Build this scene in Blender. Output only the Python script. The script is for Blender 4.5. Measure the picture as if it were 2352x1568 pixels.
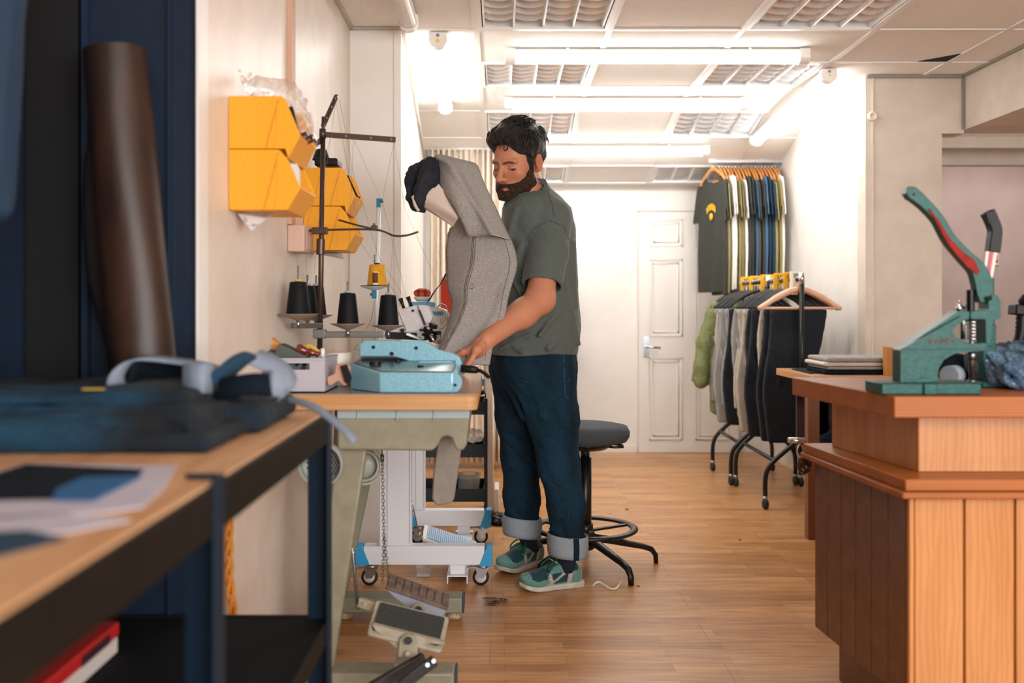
import bpy, bmesh, math, random
import numpy as np
from mathutils import Vector, Matrix, Euler
for o in list(bpy.data.objects): bpy.data.objects.remove(o)
SC = bpy.context.scene; COL = SC.collection
PI = math.pi; R = math.radians
F = 2287.0; EH = 1.12; CX = 1147.0; CY = 699.0        # 35 mm lens, eye height, vanishing point of the room
def P(px, py, Y): return Vector(((px-CX)*Y/F, Y, EH-(py-CY)*Y/F))
def YF(py): return EH*F/(py-CY)                        # depth of a floor point
# ---------- camera, world, daylight, exposure ----------
cd = bpy.data.cameras.new('camera'); cam = bpy.data.objects.new('camera', cd); COL.objects.link(cam)
cam.location = (0, 0, EH); cam.rotation_euler = (PI/2, 0, 0)
cd.lens = 35; cd.sensor_width = 36; cd.shift_x = 29/2352; cd.shift_y = -85/2352
cd.dof.use_dof = True; cd.dof.focus_distance = 3.95; cd.dof.aperture_fstop = 2.1
cd.clip_start = .05
SC.camera = cam
w = bpy.data.worlds.new('world'); SC.world = w; w.use_nodes = True
w.node_tree.nodes['Background'].inputs[0].default_value = (.78, .88, 1, 1)
w.node_tree.nodes['Background'].inputs[1].default_value = 1.0
SC.view_settings.view_transform = 'Standard'; SC.view_settings.look = 'None'
SC.view_settings.exposure = 0.9; SC.view_settings.gamma = 1; SC.view_settings.use_curve_mapping = False
LAMP_W = 14.0          # emission strength of the lit batten diffusers
DAY_W = 95
def area(name, loc, target, sx, sy, power, col):
    l = bpy.data.lights.new(name, 'AREA'); l.shape = 'RECTANGLE'; l.size = sx; l.size_y = sy; l.energy = power; l.color = col
    o = bpy.data.objects.new(name, l); COL.objects.link(o); o.location = loc
    d = Vector(target)-Vector(loc); o.rotation_euler = d.to_track_quat('-Z', 'Y').to_euler(); return o
area('daylight_through_shop_window', (2.0, -1.42, 1.45), (.9, 3.2, .9), 3.4, 1.7, DAY_W, (1, .96, .91))
area('next_room_fill_light', (3.3, 6.35, 2.27), (3.3, 6.6, 0), 1.2, .2, 5, (1, .93, .88))  # added fill that brightens the mauve room; no fitting is modelled
# ---------- helpers ----------
def lin(c):
    if isinstance(c, str): c = [int(c[i:i+2], 16)/255 for i in (0, 2, 4)]
    return tuple((x/12.92 if x <= .04045 else ((x+.055)/1.055)**2.4) for x in c[:3])+(1,)
MATS = {}
def mat(name, col='888888', rough=.6, metal=0., col2=None, nscale=20., nstretch=(1, 1, 1), bump=0., bscale=None, detail=3., contrast=(.35, .65),
        emit=None, estr=1., coat=0., sheen=0., trans=0., alpha=1., attr=None, spec=None, wave=None, weave=None, ior=None):
    if name in MATS: return MATS[name]
    m = bpy.data.materials.new(name); m.use_nodes = True; nt = m.node_tree; N = nt.nodes; L = nt.links
    b = N['Principled BSDF']; b.inputs['Roughness'].default_value = rough; b.inputs['Metallic'].default_value = metal
    b.inputs['Base Color'].default_value = lin(col)
    if coat: b.inputs['Coat Weight'].default_value = coat; b.inputs['Coat Roughness'].default_value = .15
    if sheen: b.inputs['Sheen Weight'].default_value = sheen
    if trans: b.inputs['Transmission Weight'].default_value = trans
    if ior: b.inputs['IOR'].default_value = ior
    if alpha < 1: b.inputs['Alpha'].default_value = alpha
    if spec is not None: b.inputs['Specular IOR Level'].default_value = spec
    if emit: b.inputs['Emission Color'].default_value = lin(emit); b.inputs['Emission Strength'].default_value = estr
    tc = N.new('ShaderNodeTexCoord'); mp = N.new('ShaderNodeMapping'); mp.inputs['Scale'].default_value = nstretch
    L.new(tc.outputs['Object'], mp.inputs[0])
    base = None
    if attr:
        a = N.new('ShaderNodeAttribute'); a.attribute_name = attr; base = a.outputs['Color']
    if col2 or attr:
        n = N.new('ShaderNodeTexNoise'); n.inputs['Scale'].default_value = nscale; n.inputs['Detail'].default_value = detail
        L.new(mp.outputs[0], n.inputs['Vector'])
        r = N.new('ShaderNodeMapRange'); r.inputs[1].default_value = contrast[0]; r.inputs[2].default_value = contrast[1]
        L.new(n.outputs['Fac'], r.inputs[0])
        mx = N.new('ShaderNodeMix'); mx.data_type = 'RGBA'; L.new(r.outputs[0], mx.inputs['Factor'])
        if attr:
            L.new(base, mx.inputs['A'])
            g = N.new('ShaderNodeMix'); g.data_type = 'RGBA'; g.blend_type = 'MULTIPLY'; g.inputs['Factor'].default_value = 1
            L.new(base, g.inputs['A']); g.inputs['B'].default_value = lin(col2 or 'D8C8C0'); L.new(g.outputs['Result'], mx.inputs['B'])
        else:
            mx.inputs['A'].default_value = lin(col); mx.inputs['B'].default_value = lin(col2)
        out = mx.outputs['Result']
        if weave:       # two crossed fine waves of threads
            for ax, sc_ in (('X', weave[0]), ('Z', weave[1])):
                wv = N.new('ShaderNodeTexWave'); wv.bands_direction = ax; wv.inputs['Scale'].default_value = sc_; wv.inputs['Distortion'].default_value = 3; wv.inputs['Detail'].default_value = 2
                L.new(tc.outputs['Object'], wv.inputs['Vector'])
                m2 = N.new('ShaderNodeMix'); m2.data_type = 'RGBA'; m2.blend_type = 'MULTIPLY'
                mr = N.new('ShaderNodeMath'); mr.operation = 'MULTIPLY'; mr.inputs[1].default_value = weave[2]; L.new(wv.outputs['Fac'], mr.inputs[0])
                L.new(mr.outputs[0], m2.inputs['Factor']); L.new(out, m2.inputs['A']); m2.inputs['B'].default_value = lin(weave[3]); out = m2.outputs['Result']
        if wave:        # wood figure: bands along an axis
            wv = N.new('ShaderNodeTexWave'); wv.bands_direction = wave[0]; wv.inputs['Scale'].default_value = wave[1]; wv.inputs['Distortion'].default_value = wave[2]; wv.inputs['Detail'].default_value = 3
            wv.inputs['Detail Scale'].default_value = 1.2
            L.new(mp.outputs[0], wv.inputs['Vector'])
            m2 = N.new('ShaderNodeMix'); m2.data_type = 'RGBA'; m2.blend_type = 'MULTIPLY'
            mr = N.new('ShaderNodeMath'); mr.operation = 'MULTIPLY'; mr.inputs[1].default_value = wave[3]; L.new(wv.outputs['Fac'], mr.inputs[0])
            L.new(mr.outputs[0], m2.inputs['Factor']); L.new(out, m2.inputs['A']); m2.inputs['B'].default_value = lin(wave[4]); out = m2.outputs['Result']
        L.new(out, b.inputs['Base Color'])
    if bump:
        n = N.new('ShaderNodeTexNoise'); n.inputs['Scale'].default_value = bscale or nscale; n.inputs['Detail'].default_value = 4
        L.new(mp.outputs[0], n.inputs['Vector']); bp = N.new('ShaderNodeBump'); bp.inputs['Strength'].default_value = bump; bp.inputs['Distance'].default_value = .01
        L.new(n.outputs['Fac'], bp.inputs['Height']); L.new(bp.outputs[0], b.inputs['Normal'])
    MATS[name] = m; return m

def rootloc(o):
    while o.parent: o = o.parent
    return o.location.copy()
def thing(name, label, cat, loc=(0, 0, 0), group=None):
    o = bpy.data.objects.new(name, None); COL.objects.link(o); o.location = loc; o.empty_display_size = .05
    o['label'] = label; o['category'] = cat
    if group: o['group'] = group
    return o
def tag(o, label, cat, group=None, kind=None):
    o['label'] = label; o['category'] = cat
    if group: o['group'] = group
    if kind: o['kind'] = kind
    return o
def frame(d, up=Vector((0, 0, 1))):
    d = Vector(d).normalized(); up = Vector(up)
    if abs(d.dot(up)) > .99: up = Vector((0, 1, 0))
    s = d.cross(up).normalized(); u = s.cross(d).normalized(); return s, u, d
class MB:
    def __init__(s): s.v = []; s.f = []; s.sm = []; s.T = None
    def add(s, vs, fs, smooth=False):
        n = len(s.v)
        if s.T is not None: vs = [s.T @ Vector(q) for q in vs]
        s.v += [tuple(q) for q in vs]; s.f += [tuple(i+n for i in f) for f in fs]; s.sm += [smooth]*len(fs)
        return s
    def box(s, lo, hi):
        a, b = lo, hi
        vs = [(x, y, z) for x in (a[0], b[0]) for y in (a[1], b[1]) for z in (a[2], b[2])]
        return s.add(vs, [(0, 1, 3, 2), (4, 6, 7, 5), (0, 4, 5, 1), (2, 3, 7, 6), (0, 2, 6, 4), (1, 5, 7, 3)])
    def cbox(s, c, sz, rot=(0, 0, 0)):
        M = Matrix.Translation(c) @ Euler(rot).to_matrix().to_4x4()
        vs = [M @ Vector((x*sz[0]/2, y*sz[1]/2, z*sz[2]/2)) for x in (-1, 1) for y in (-1, 1) for z in (-1, 1)]
        return s.add(vs, [(0, 1, 3, 2), (4, 6, 7, 5), (0, 4, 5, 1), (2, 3, 7, 6), (0, 2, 6, 4), (1, 5, 7, 3)])
    def bar(s, p0, p1, w, h, up=(0, 0, 1)):          # rectangular bar: w sideways, h along up
        p0 = Vector(p0); p1 = Vector(p1); sd, u, d = frame(p1-p0, up)
        vs = [p+sd*(a*w/2)+u*(b*h/2) for p in (p0, p1) for a, b in ((-1, -1), (1, -1), (1, 1), (-1, 1))]
        return s.add(vs, [(0, 1, 2, 3), (7, 6, 5, 4), (0, 4, 5, 1), (1, 5, 6, 2), (2, 6, 7, 3), (3, 7, 4, 0)])
    def tube(s, pts, r, n=10, caps=True, squash=1., up=(0, 0, 1)):
        pts = [Vector(q) for q in pts]; k = len(pts)
        if not isinstance(r, (list, tuple)): r = [r]*k
        vs = []; fs = []; prev = None
        for i, q in enumerate(pts):
            d = (pts[min(i+1, k-1)]-pts[max(i-1, 0)])
            if d.length < 1e-9: d = Vector((0, 0, 1))
            d.normalize()
            if prev is None: sd, u, _ = frame(d, up)
            else:
                sd = prev - d*prev.dot(d)
                sd = sd.normalized() if sd.length > 1e-6 else frame(d, up)[0]
                u = sd.cross(d)
            prev = sd
            for j in range(n):
                a = 2*PI*j/n; vs.append(q+sd*(math.cos(a)*r[i])+u*(math.sin(a)*r[i]*squash))
        for i in range(k-1):
            for j in range(n):
                a = i*n+j; b = i*n+(j+1) % n; fs.append((a, b, b+n, a+n))
        s.add(vs, fs, True)
        if caps: s.add(vs[:n], [tuple(range(n))[::-1]]); s.add(vs[-n:], [tuple(range(n))])
        return s
    def cyl(s, p0, p1, r0, r1=None, n=20): return s.tube([p0, p1], [r0, r0 if r1 is None else r1], n)
    def lathe(s, prof, o=(0, 0, 0), ax=(0, 0, 1), n=28, smooth=True):   # prof: list of (radius, height)
        o = Vector(o); sd, u, d = frame(ax); vs = []; fs = []
        for r, h in prof:
            for j in range(n):
                a = 2*PI*j/n; vs.append(o+d*h+sd*(math.cos(a)*max(r, 1e-5))+u*(math.sin(a)*max(r, 1e-5)))
        for i in range(len(prof)-1):
            for j in range(n):
                a = i*n+j; b = i*n+(j+1) % n; fs.append((a, b, b+n, a+n))
        return s.add(vs, fs, smooth)
    def prism(s, pts, o, ux, uy, depth):             # outline in the plane (ux,uy) pushed along ux x uy by depth (centred)
        o = Vector(o); ux = Vector(ux).normalized(); uy = Vector(uy).normalized(); w_ = ux.cross(uy); n = len(pts)
        vs = [o+ux*a+uy*b-w_*depth/2 for a, b in pts]+[o+ux*a+uy*b+w_*depth/2 for a, b in pts]
        fs = [tuple(range(n))[::-1], tuple(range(n, 2*n))]+[(i, (i+1) % n, (i+1) % n+n, i+n) for i in range(n)]
        return s.add(vs, fs)
    def ball(s, c, r, n=14, m=9):
        if not isinstance(r, (tuple, list, Vector)): r = (r, r, r)
        c = Vector(c); vs = []; fs = []
        for i in range(m+1):
            t = PI*i/m
            for j in range(n):
                a = 2*PI*j/n; vs.append(c+Vector((math.sin(t)*math.cos(a)*r[0], math.sin(t)*math.sin(a)*r[1], math.cos(t)*r[2])))
        for i in range(m):
            for j in range(n):
                a = i*n+j; b = i*n+(j+1) % n; fs.append((a, a+n, b+n, b))
        return s.add(vs, fs, True)
    def grid(s, fn, nu, nv, thick=0., closed_u=False, smooth=True):  # fn(u,v)->Vector ; shell when thick
        pts = [[Vector(fn(i/(nu-1) if not closed_u else i/nu, j/(nv-1))) for j in range(nv)] for i in range(nu)]
        vs = [q for row in pts for q in row]; fs = []
        iu = nu if closed_u else nu-1
        for i in range(iu):
            for j in range(nv-1):
                a = i*nv+j; b = ((i+1) % nu)*nv+j; fs.append((a, b, b+1, a+1))
        if thick:
            off = []
            for i in range(nu):
                for j in range(nv):
                    if closed_u: du = pts[(i+1) % nu][j]-pts[(i-1) % nu][j]
                    else: du = pts[min(i+1, nu-1)][j]-pts[max(i-1, 0)][j]
                    dv = pts[i][min(j+1, nv-1)]-pts[i][max(j-1, 0)]
                    nn = du.cross(dv); nn = nn.normalized() if nn.length > 1e-12 else Vector((0, 0, 1)); off.append(pts[i][j]-nn*thick)
            n0 = len(vs); vs = vs+off; fs2 = [tuple(reversed([k+n0 for k in f])) for f in fs]
            rim = []
            if not closed_u:
                for j in range(nv-1): rim += [(j, j+1, n0+j+1, n0+j), ((nu-1)*nv+j+1, (nu-1)*nv+j, n0+(nu-1)*nv+j, n0+(nu-1)*nv+j+1)]
            for i in range(iu):
                a = i*nv; b = ((i+1) % nu)*nv; rim += [(b, a, n0+a, n0+b), (a+nv-1, b+nv-1, n0+b+nv-1, n0+a+nv-1)]
            fs = fs+fs2+rim
        return s.add(vs, fs, smooth)
    def build(s, name, m, parent=None, loc=None, bevel=0., seg=2, sub=0):
        me = bpy.data.meshes.new(name)
        off = rootloc(parent) if parent is not None else Vector(loc or (0, 0, 0))
        vs = [(q[0]-off.x, q[1]-off.y, q[2]-off.z) for q in s.v]
        me.from_pydata(vs, [], s.f); me.polygons.foreach_set('use_smooth', s.sm); me.update()
        bm = bmesh.new(); bm.from_mesh(me); bmesh.ops.remove_doubles(bm, verts=bm.verts, dist=1e-6); bmesh.ops.recalc_face_normals(bm, faces=bm.faces); bm.to_mesh(me); bm.free()
        o = bpy.data.objects.new(name, me); COL.objects.link(o); me.materials.append(m)
        if parent is not None: o.parent = parent
        else: o.location = off
        if bevel:
            b = o.modifiers.new('bevel', 'BEVEL'); b.width = bevel; b.segments = seg; b.limit_method = 'ANGLE'; b.angle_limit = R(35)
            for p in me.polygons: p.use_smooth = True
            me.set_sharp_from_angle(angle=R(35))
        if sub:
            b = o.modifiers.new('sub', 'SUBSURF'); b.levels = sub; b.render_levels = sub
        return o
def struct(name, mb, m, **k):
    o = mb.build(name, m, **k)
    if o.parent is None: o['kind'] = 'structure'
    return o
def wallbox(name, lo, hi, m, **k):
    c = ((lo[0]+hi[0])/2, (lo[1]+hi[1])/2, lo[2]); return struct(name, MB().box(lo, hi), m, loc=c, **k)
def children(o): return [c for c in bpy.data.objects if c.parent == o]
def copy_tree(o, loc=None, label=None, rotz=None, parent=None):
    c = o.copy(); COL.objects.link(c)
    if parent is not None: c.parent = parent
    if loc is not None: c.location = loc
    if rotz is not None: c.rotation_euler = (0, 0, rotz)
    if label: c['label'] = label
    for ch in children(o): copy_tree(ch, parent=c)
    return c
def rpt(pts, r, n=5, closed=True):                    # round the corners of a 2D outline
    out = []; k = len(pts)
    for i in range(k):
        p = Vector(pts[i]); a = Vector(pts[i-1]); b = Vector(pts[(i+1) % k])
        if not closed and i in (0, k-1): out.append(tuple(p)); continue
        rr = min(r, (a-p).length*.45, (b-p).length*.45); p0 = p+(a-p).normalized()*rr; p1 = p+(b-p).normalized()*rr
        for j in range(n+1):
            t = j/n; q = p0*(1-t)**2+p*2*t*(1-t)+p1*t*t; out.append((q.x, q.y))
    return out
def spline(pts, n=8):
    pts = [Vector(q) for q in pts]; out = []
    for i in range(len(pts)-1):
        p0 = pts[max(i-1, 0)]; p1 = pts[i]; p2 = pts[i+1]; p3 = pts[min(i+2, len(pts)-1)]
        for j in range(n):
            t = j/n; out.append(.5*((2*p1)+(p2-p0)*t+(2*p0-5*p1+4*p2-p3)*t*t+(3*p1-p0-3*p2+p3)*t**3))
    out.append(pts[-1]); return out
# ---------- signed distance modelling (organic shapes as one continuous skin) ----------
def smin(a, b, k):
    h = np.clip(.5+.5*(b-a)/k, 0, 1); return b*(1-h)+a*h-k*h*(1-h)
def smax(a, b, k): return -smin(-a, -b, k)
def s_ell(p, c, r, M=None):
    q = p-np.array(c, np.float32)
    if M is not None: q = q @ M
    r = np.array(r, np.float32); k0 = np.sqrt(((q/r)**2).sum(-1)); k1 = np.sqrt(((q/(r*r))**2).sum(-1))+1e-9
    return k0*(k0-1)/k1
def s_cap(p, a, b, ra, rb=None, sq=None):
    rb = ra if rb is None else rb
    a = np.array(a, np.float32); b = np.array(b, np.float32); ab = b-a
    t = np.clip(((p-a)@ab)/max(float(ab@ab), 1e-9), 0, 1); q = p-a-t[..., None]*ab
    if sq is not None: q = q*np.array(sq, np.float32)
    return np.sqrt((q*q).sum(-1))-(ra+(rb-ra)*t)
def s_chain(p, pts, rs, k=.02):
    d = None
    for i in range(len(pts)-1):
        e = s_cap(p, pts[i], pts[i+1], rs[i], rs[i+1]); d = e if d is None else smin(d, e, k)
    return d
def sdf_obj(name, fn, lo, hi, res, m, parent=None, loc=None, col=None, sub=0):
    lo = np.array(lo, np.float32); hi = np.array(hi, np.float32)
    n = np.ceil((hi-lo)/res).astype(int)+1
    ax = [lo[i]+res*np.arange(n[i], dtype=np.float32) for i in range(3)]
    B = 8; nb = (n+B-1)//B; V = np.empty(tuple(nb*B), np.float32)      # evaluate only the blocks near the surface
    bc = [lo[i]+res*(B*np.arange(nb[i])+B/2-.5) for i in range(3)]
    g = np.stack(np.meshgrid(*bc, indexing='ij'), -1).astype(np.float32); dc = fn(g)
    V[:] = np.repeat(np.repeat(np.repeat(np.where(dc < 0, -1, 1), B, 0), B, 1), B, 2)
    act = np.argwhere(np.abs(dc) < res*B*1.9+.006); oo = np.stack(np.meshgrid(*[np.arange(B)]*3, indexing='ij'), -1)
    for k in range(0, len(act), 200):
        a_ = act[k:k+200]; ix = a_[:, None, None, None, :]*B+oo; p_ = (lo+res*ix).astype(np.float32)
        V[ix[..., 0], ix[..., 1], ix[..., 2]] = fn(p_)
    V = V[:n[0], :n[1], :n[2]].copy()
    V = np.where(np.abs(V) < 1e-7, 1e-7, V)
    V[0] = V[-1] = 1; V[:, 0] = 1; V[:, -1] = 1; V[:, :, 0] = 1; V[:, :, -1] = 1
    S = V < 0; c = tuple(n-1)
    acc = np.zeros(c+(3,), np.float32); cnt = np.zeros(c, np.float32)
    sl = lambda o, d: tuple(slice(o[k], o[k]+c[k]) for k in range(3))
    for axis in range(3):
        oth = [k for k in range(3) if k != axis]
        for a in (0, 1):
            for b in (0, 1):
                o0 = [0, 0, 0]; o0[oth[0]] = a; o0[oth[1]] = b; o1 = list(o0); o1[axis] = 1
                v0 = V[sl(o0, 0)]; v1 = V[sl(o1, 0)]; x = (v0 < 0) != (v1 < 0)
                t = np.where(x, v0/np.where(x, v0-v1, 1), 0)
                for k in range(3):
                    acc[..., k] += np.where(x, (t if k == axis else o0[k]), 0)
                cnt += x
    act = cnt > 0; idx = -np.ones(c, np.int64); idx[act] = np.arange(act.sum())
    ii = np.argwhere(act).astype(np.float32); pos = lo+res*(ii+acc[act]/cnt[act][:, None])
    faces = []
    for axis in range(3):
        u, v = [(1, 2), (2, 0), (0, 1)][axis]
        s0 = [slice(1, c[k]) for k in range(3)]; s0[axis] = slice(0, c[axis])
        s1 = list(s0); s1[axis] = slice(1, c[axis]+1)
        A = S[tuple(s0)]; B = S[tuple(s1)]; E = np.argwhere(A != B)
        if not len(E): continue
        off = np.ones(3, int); off[axis] = 0; E = E+off
        inside = S[tuple(E.T)]
        def cell(du, dv):
            q = E.copy(); q[:, u] -= du; q[:, v] -= dv; return idx[tuple(q.T)]
        q = np.stack([cell(1, 1), cell(0, 1), cell(0, 0), cell(1, 0)], 1); q[~inside] = q[~inside][:, ::-1]
        faces.append(q)
    faces = np.concatenate(faces); faces = faces[(faces >= 0).all(1)]
    off = rootloc(parent) if parent is not None else Vector(loc or (0, 0, 0))
    me = bpy.data.meshes.new(name); me.from_pydata((pos-np.array(off, np.float32)).tolist(), [], faces.tolist())
    me.polygons.foreach_set('use_smooth', [True]*len(me.polygons))
    if col is not None:
        cc = col(pos); at = me.color_attributes.new('col', 'FLOAT_COLOR', 'POINT')
        at.data.foreach_set('color', np.concatenate([cc, np.ones((len(cc), 1))], 1).astype(np.float32).ravel())
    me.update(); o = bpy.data.objects.new(name, me); COL.objects.link(o); me.materials.append(m)
    if parent is not None: o.parent = parent
    else: o.location = off
    return o
def wob(p, f, s=0.):                                   # cheap smooth 3D noise, about -1..1
    x, y, z = p[..., 0]*f, p[..., 1]*f, p[..., 2]*f
    return (np.sin(x*1.7+y*.9+s)*np.cos(z*1.3-y*1.1+s*2)+np.sin(y*2.3-z*1.9+s*3)*np.cos(x*2.1+z*.7-s)+.5*np.sin(z*3.7+x*3.1+s)*np.cos(y*3.3+s))/2.2
rng = random.Random(7)
# ================= the room =================
CP = [(-2, 1.246), (5.68, 1.243), (6.2, 1.206), (6.65, 1.114), (7.08, .9875), (7.4, .906), (7.7, .895)]
def cz(y): return EH+float(np.interp(y, [a for a, b in CP], [b for a, b in CP]))
M_wall = mat('warm_white_wall_paint', 'E2D6CB', .42, col2='DACDC1', nscale=9, bump=.05, bscale=60)
M_white = mat('white_wall_paint', 'EDE9E4', .6, col2='E8E3DC', nscale=5, bump=.04, bscale=80)
M_cream = mat('cream_wall_paint', 'DACEC2', .6, col2='D0C4B7', nscale=7, bump=.04, bscale=60)
M_mauve = mat('mauve_wall_paint', 'C0AEAA', .8, col2='B8A5A1', nscale=5)
M_tile = mat('ceiling_tile_fibre', 'F6F3EE', .9, col2='EAE5DD', nscale=260, bump=.12, bscale=300, contrast=(.4, .6))
M_tbar = mat('white_metal_grid', 'E9E7E4', .45)
M_navy = mat('navy_painted_boarding', '051E36', .5, col2='041A30', nscale=30)
M_door = mat('cream_door_paint', 'E9E5E0', .45)
M_shadow = mat('ceiling_gap_dark_sheet', '101418', .9)
# floor: laminate boards running across the room
def floor_mat():
    m = bpy.data.materials.new('oak_laminate_floor'); m.use_nodes = True; nt = m.node_tree; N = nt.nodes; L = nt.links; b = N['Principled BSDF']
    tc = N.new('ShaderNodeTexCoord')
    br = N.new('ShaderNodeTexBrick'); br.inputs['Scale'].default_value = 1; br.inputs['Brick Width'].default_value = .52; br.inputs['Row Height'].default_value = .066
    br.inputs['Mortar Size'].default_value = .0006; br.inputs['Mortar Smooth'].default_value = .3; br.inputs['Bias'].default_value = 0; br.offset = .37; br.offset_frequency = 2
    br.inputs['Color1'].default_value = lin('B98450'); br.inputs['Color2'].default_value = lin('D6A26A'); br.inputs['Mortar'].default_value = lin('7E5C34')
    L.new(tc.outputs['Object'], br.inputs['Vector'])
    b2 = N.new('ShaderNodeTexBrick'); b2.inputs['Scale'].default_value = 1; b2.inputs['Brick Width'].default_value = 1.28; b2.inputs['Row Height'].default_value = .198
    b2.inputs['Mortar Size'].default_value = .0011; b2.offset = .43; b2.inputs['Color1'].default_value = (1, 1, 1, 1); b2.inputs['Color2'].default_value = (.86, .84, .8, 1); b2.inputs['Mortar'].default_value = (.35, .3, .25, 1)
    L.new(tc.outputs['Object'], b2.inputs['Vector'])
    mx = N.new('ShaderNodeMix'); mx.data_type = 'RGBA'; mx.blend_type = 'MULTIPLY'; mx.inputs['Factor'].default_value = 1
    L.new(br.outputs['Color'], mx.inputs['A']); L.new(b2.outputs['Color'], mx.inputs['B'])
    mp = N.new('ShaderNodeMapping'); mp.inputs['Scale'].default_value = (2.2, 30, 1); L.new(tc.outputs['Object'], mp.inputs[0])
    n = N.new('ShaderNodeTexNoise'); n.inputs['Scale'].default_value = 2.2; n.inputs['Detail'].default_value = 6; n.inputs['Distortion'].default_value = .6; L.new(mp.outputs[0], n.inputs['Vector'])
    r = N.new('ShaderNodeMapRange'); r.inputs[1].default_value = .38; r.inputs[2].default_value = .7; L.new(n.outputs['Fac'], r.inputs[0])
    m2 = N.new('ShaderNodeMix'); m2.data_type = 'RGBA'; m2.blend_type = 'MULTIPLY'; L.new(r.outputs[0], m2.inputs['Factor'])
    L.new(mx.outputs['Result'], m2.inputs['A']); m2.inputs['B'].default_value = (.66, .55, .46, 1)
    L.new(m2.outputs['Result'], b.inputs['Base Color'])
    n3 = N.new('ShaderNodeTexNoise'); n3.inputs['Scale'].default_value = 4; n3.inputs['Detail'].default_value = 5; L.new(tc.outputs['Object'], n3.inputs['Vector'])
    r3 = N.new('ShaderNodeMapRange'); r3.inputs[3].default_value = .24; r3.inputs[4].default_value = .42; L.new(n3.outputs['Fac'], r3.inputs[0]); L.new(r3.outputs[0], b.inputs['Roughness'])
    b.inputs['Specular IOR Level'].default_value = .6
    bp = N.new('ShaderNodeBump'); bp.inputs['Strength'].default_value = .25; bp.inputs['Distance'].default_value = .001; bp.invert = True
    L.new(b2.outputs['Fac'], bp.inputs['Height']); L.new(bp.outputs[0], b.inputs['Normal'])
    return m
FX0, FX1, FY0, FY1 = -1.9, 4.4, -1.6, 8.2
wallbox('floor', (FX0, FY0, -.05), (FX1, FY1, 0), floor_mat())
ZT = 2.55
# ceiling: profile falls towards the back, cells left open for the recessed lights
YL = [-1.6, -.9, -.3, .3, .9, 1.5, 2.1, 2.7, 3.3, 3.9, 4.5, 5.11, 5.68, 6.2, 6.65, 7.08, 7.4, 7.7]
XL = [-1.9, -1.305, -.705, -.105, .5, 1.10, 1.70, 2.3, 2.9, 3.5, 4.4]
FIX = {(3, 9), (5, 9), (3, 11), (5, 11), (3, 13), (5, 13), (3, 15), (5, 15)}
ce = MB()
for i in range(len(XL)-1):
    for j in range(len(YL)-1):
        if (i, j) in FIX: continue
        x0, x1, y0, y1 = XL[i], XL[i+1], YL[j], YL[j+1]; a, b = cz(y0), cz(y1)
        ce.add([(x0, y0, a), (x1, y0, a), (x1, y1, b), (x0, y1, b), (x0, y0, a+.03), (x1, y0, a+.03), (x1, y1, b+.03), (x0, y1, b+.03)],
               [(3, 2, 1, 0), (4, 5, 6, 7), (0, 1, 5, 4), (1, 2, 6, 5), (2, 3, 7, 6), (3, 0, 4, 7)])
struct('ceiling', ce, M_tile, loc=(1, 3, EH+1.2))
tb = MB()
for x in XL[1:-1]:
    for j in range(len(YL)-1): tb.bar((x, YL[j], cz(YL[j])-.002), (x, YL[j+1], cz(YL[j+1])-.002), .026, .008)
for y in YL[1:-1]: tb.bar((FX0, y, cz(y)-.002), (FX1, y, cz(y)-.002), .022, .007)
struct('trim_1', tb, M_tbar, loc=(1, 3, EH+1.2))
# walls
wallbox('wall_left', (-.79, 2.27, 0), (-.67, 4.47, ZT), M_wall)
wallbox('wall_navy', (-1.9, 2.22, 0), (-.6705, 2.27, ZT), M_navy)
wallbox('wall_far_left', (-2.0, -1.6, 0), (-1.9, 2.27, ZT), M_navy)
pl = MB().prism([(-.79, 4.47), (-.442, 4.47), (-.535, 7.3), (-.79, 7.3)], (0, 0, ZT/2), (1, 0, 0), (0, 1, 0), ZT)
struct('wall_pier_left', pl, M_white, loc=(-.6, 5.8, 0))
wallbox('wall_back', (-.9, 7.56, 0), (2.1, 7.7, ZT), M_white)
# right side: pier, white side wall, opening to the next room, beam
zb = EH+.947
pr = MB().prism([(1.986, 0), (2.40, 0), (2.40, zb-.02), (2.52, zb-.02), (2.52, ZT), (1.986, ZT)], (0, 5.46, 0), (1, 0, 0), (0, 0, 1), .12)
struct('wall_pier_right', pr, M_cream, loc=(2.2, 5.46, 0))
wallbox('wall_right', (1.986, 5.5201, 0), (2.08, 7.56, ZT), M_white)
wallbox('wall_beam', (2.521, .2, zb), (4.4, 5.52, ZT), M_cream)
wallbox('wall_lintel', (2.401, 5.54, zb-.075), (4.4, 5.62, zb-.012), M_cream)
wallbox('wall_lintel_rail', (2.401, 5.9, zb-.12), (4.4, 5.98, zb+.05), M_cream)
wallbox('wall_next_room', (2.08, 7.0, 0), (4.4, 7.08, ZT), M_mauve)
wallbox('wall_far_right', (4.4, -1.6, 0), (4.5, 7.1, ZT), M_cream)
wallbox('ceiling_next_room', (2.401, 5.521, zb+.22), (4.4, 7.0, zb+.28), M_cream)
# front wall behind the camera with the shop window
fw = MB().box((-1.9, -1.7, 0), (.2, -1.6, ZT)).box((3.8, -1.7, 0), (4.4, -1.6, ZT)).box((.2, -1.7, 0), (3.8, -1.6, .55)).box((.2, -1.7, 2.35), (3.8, -1.6, ZT))
struct('wall_front', fw, M_cream, loc=(1, -1.6, 0))
wm = MB()
for x in (.2, 1.4, 2.6, 3.78): wm.box((x, -1.68, .55), (x+.04, -1.62, 2.35))
wm.box((.2, -1.68, .55), (3.82, -1.62, .59)).box((.2, -1.68, 2.31), (3.82, -1.62, 2.35)); struct('window_1', wm, M_tbar, loc=(2, -1.65, .55))
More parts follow.
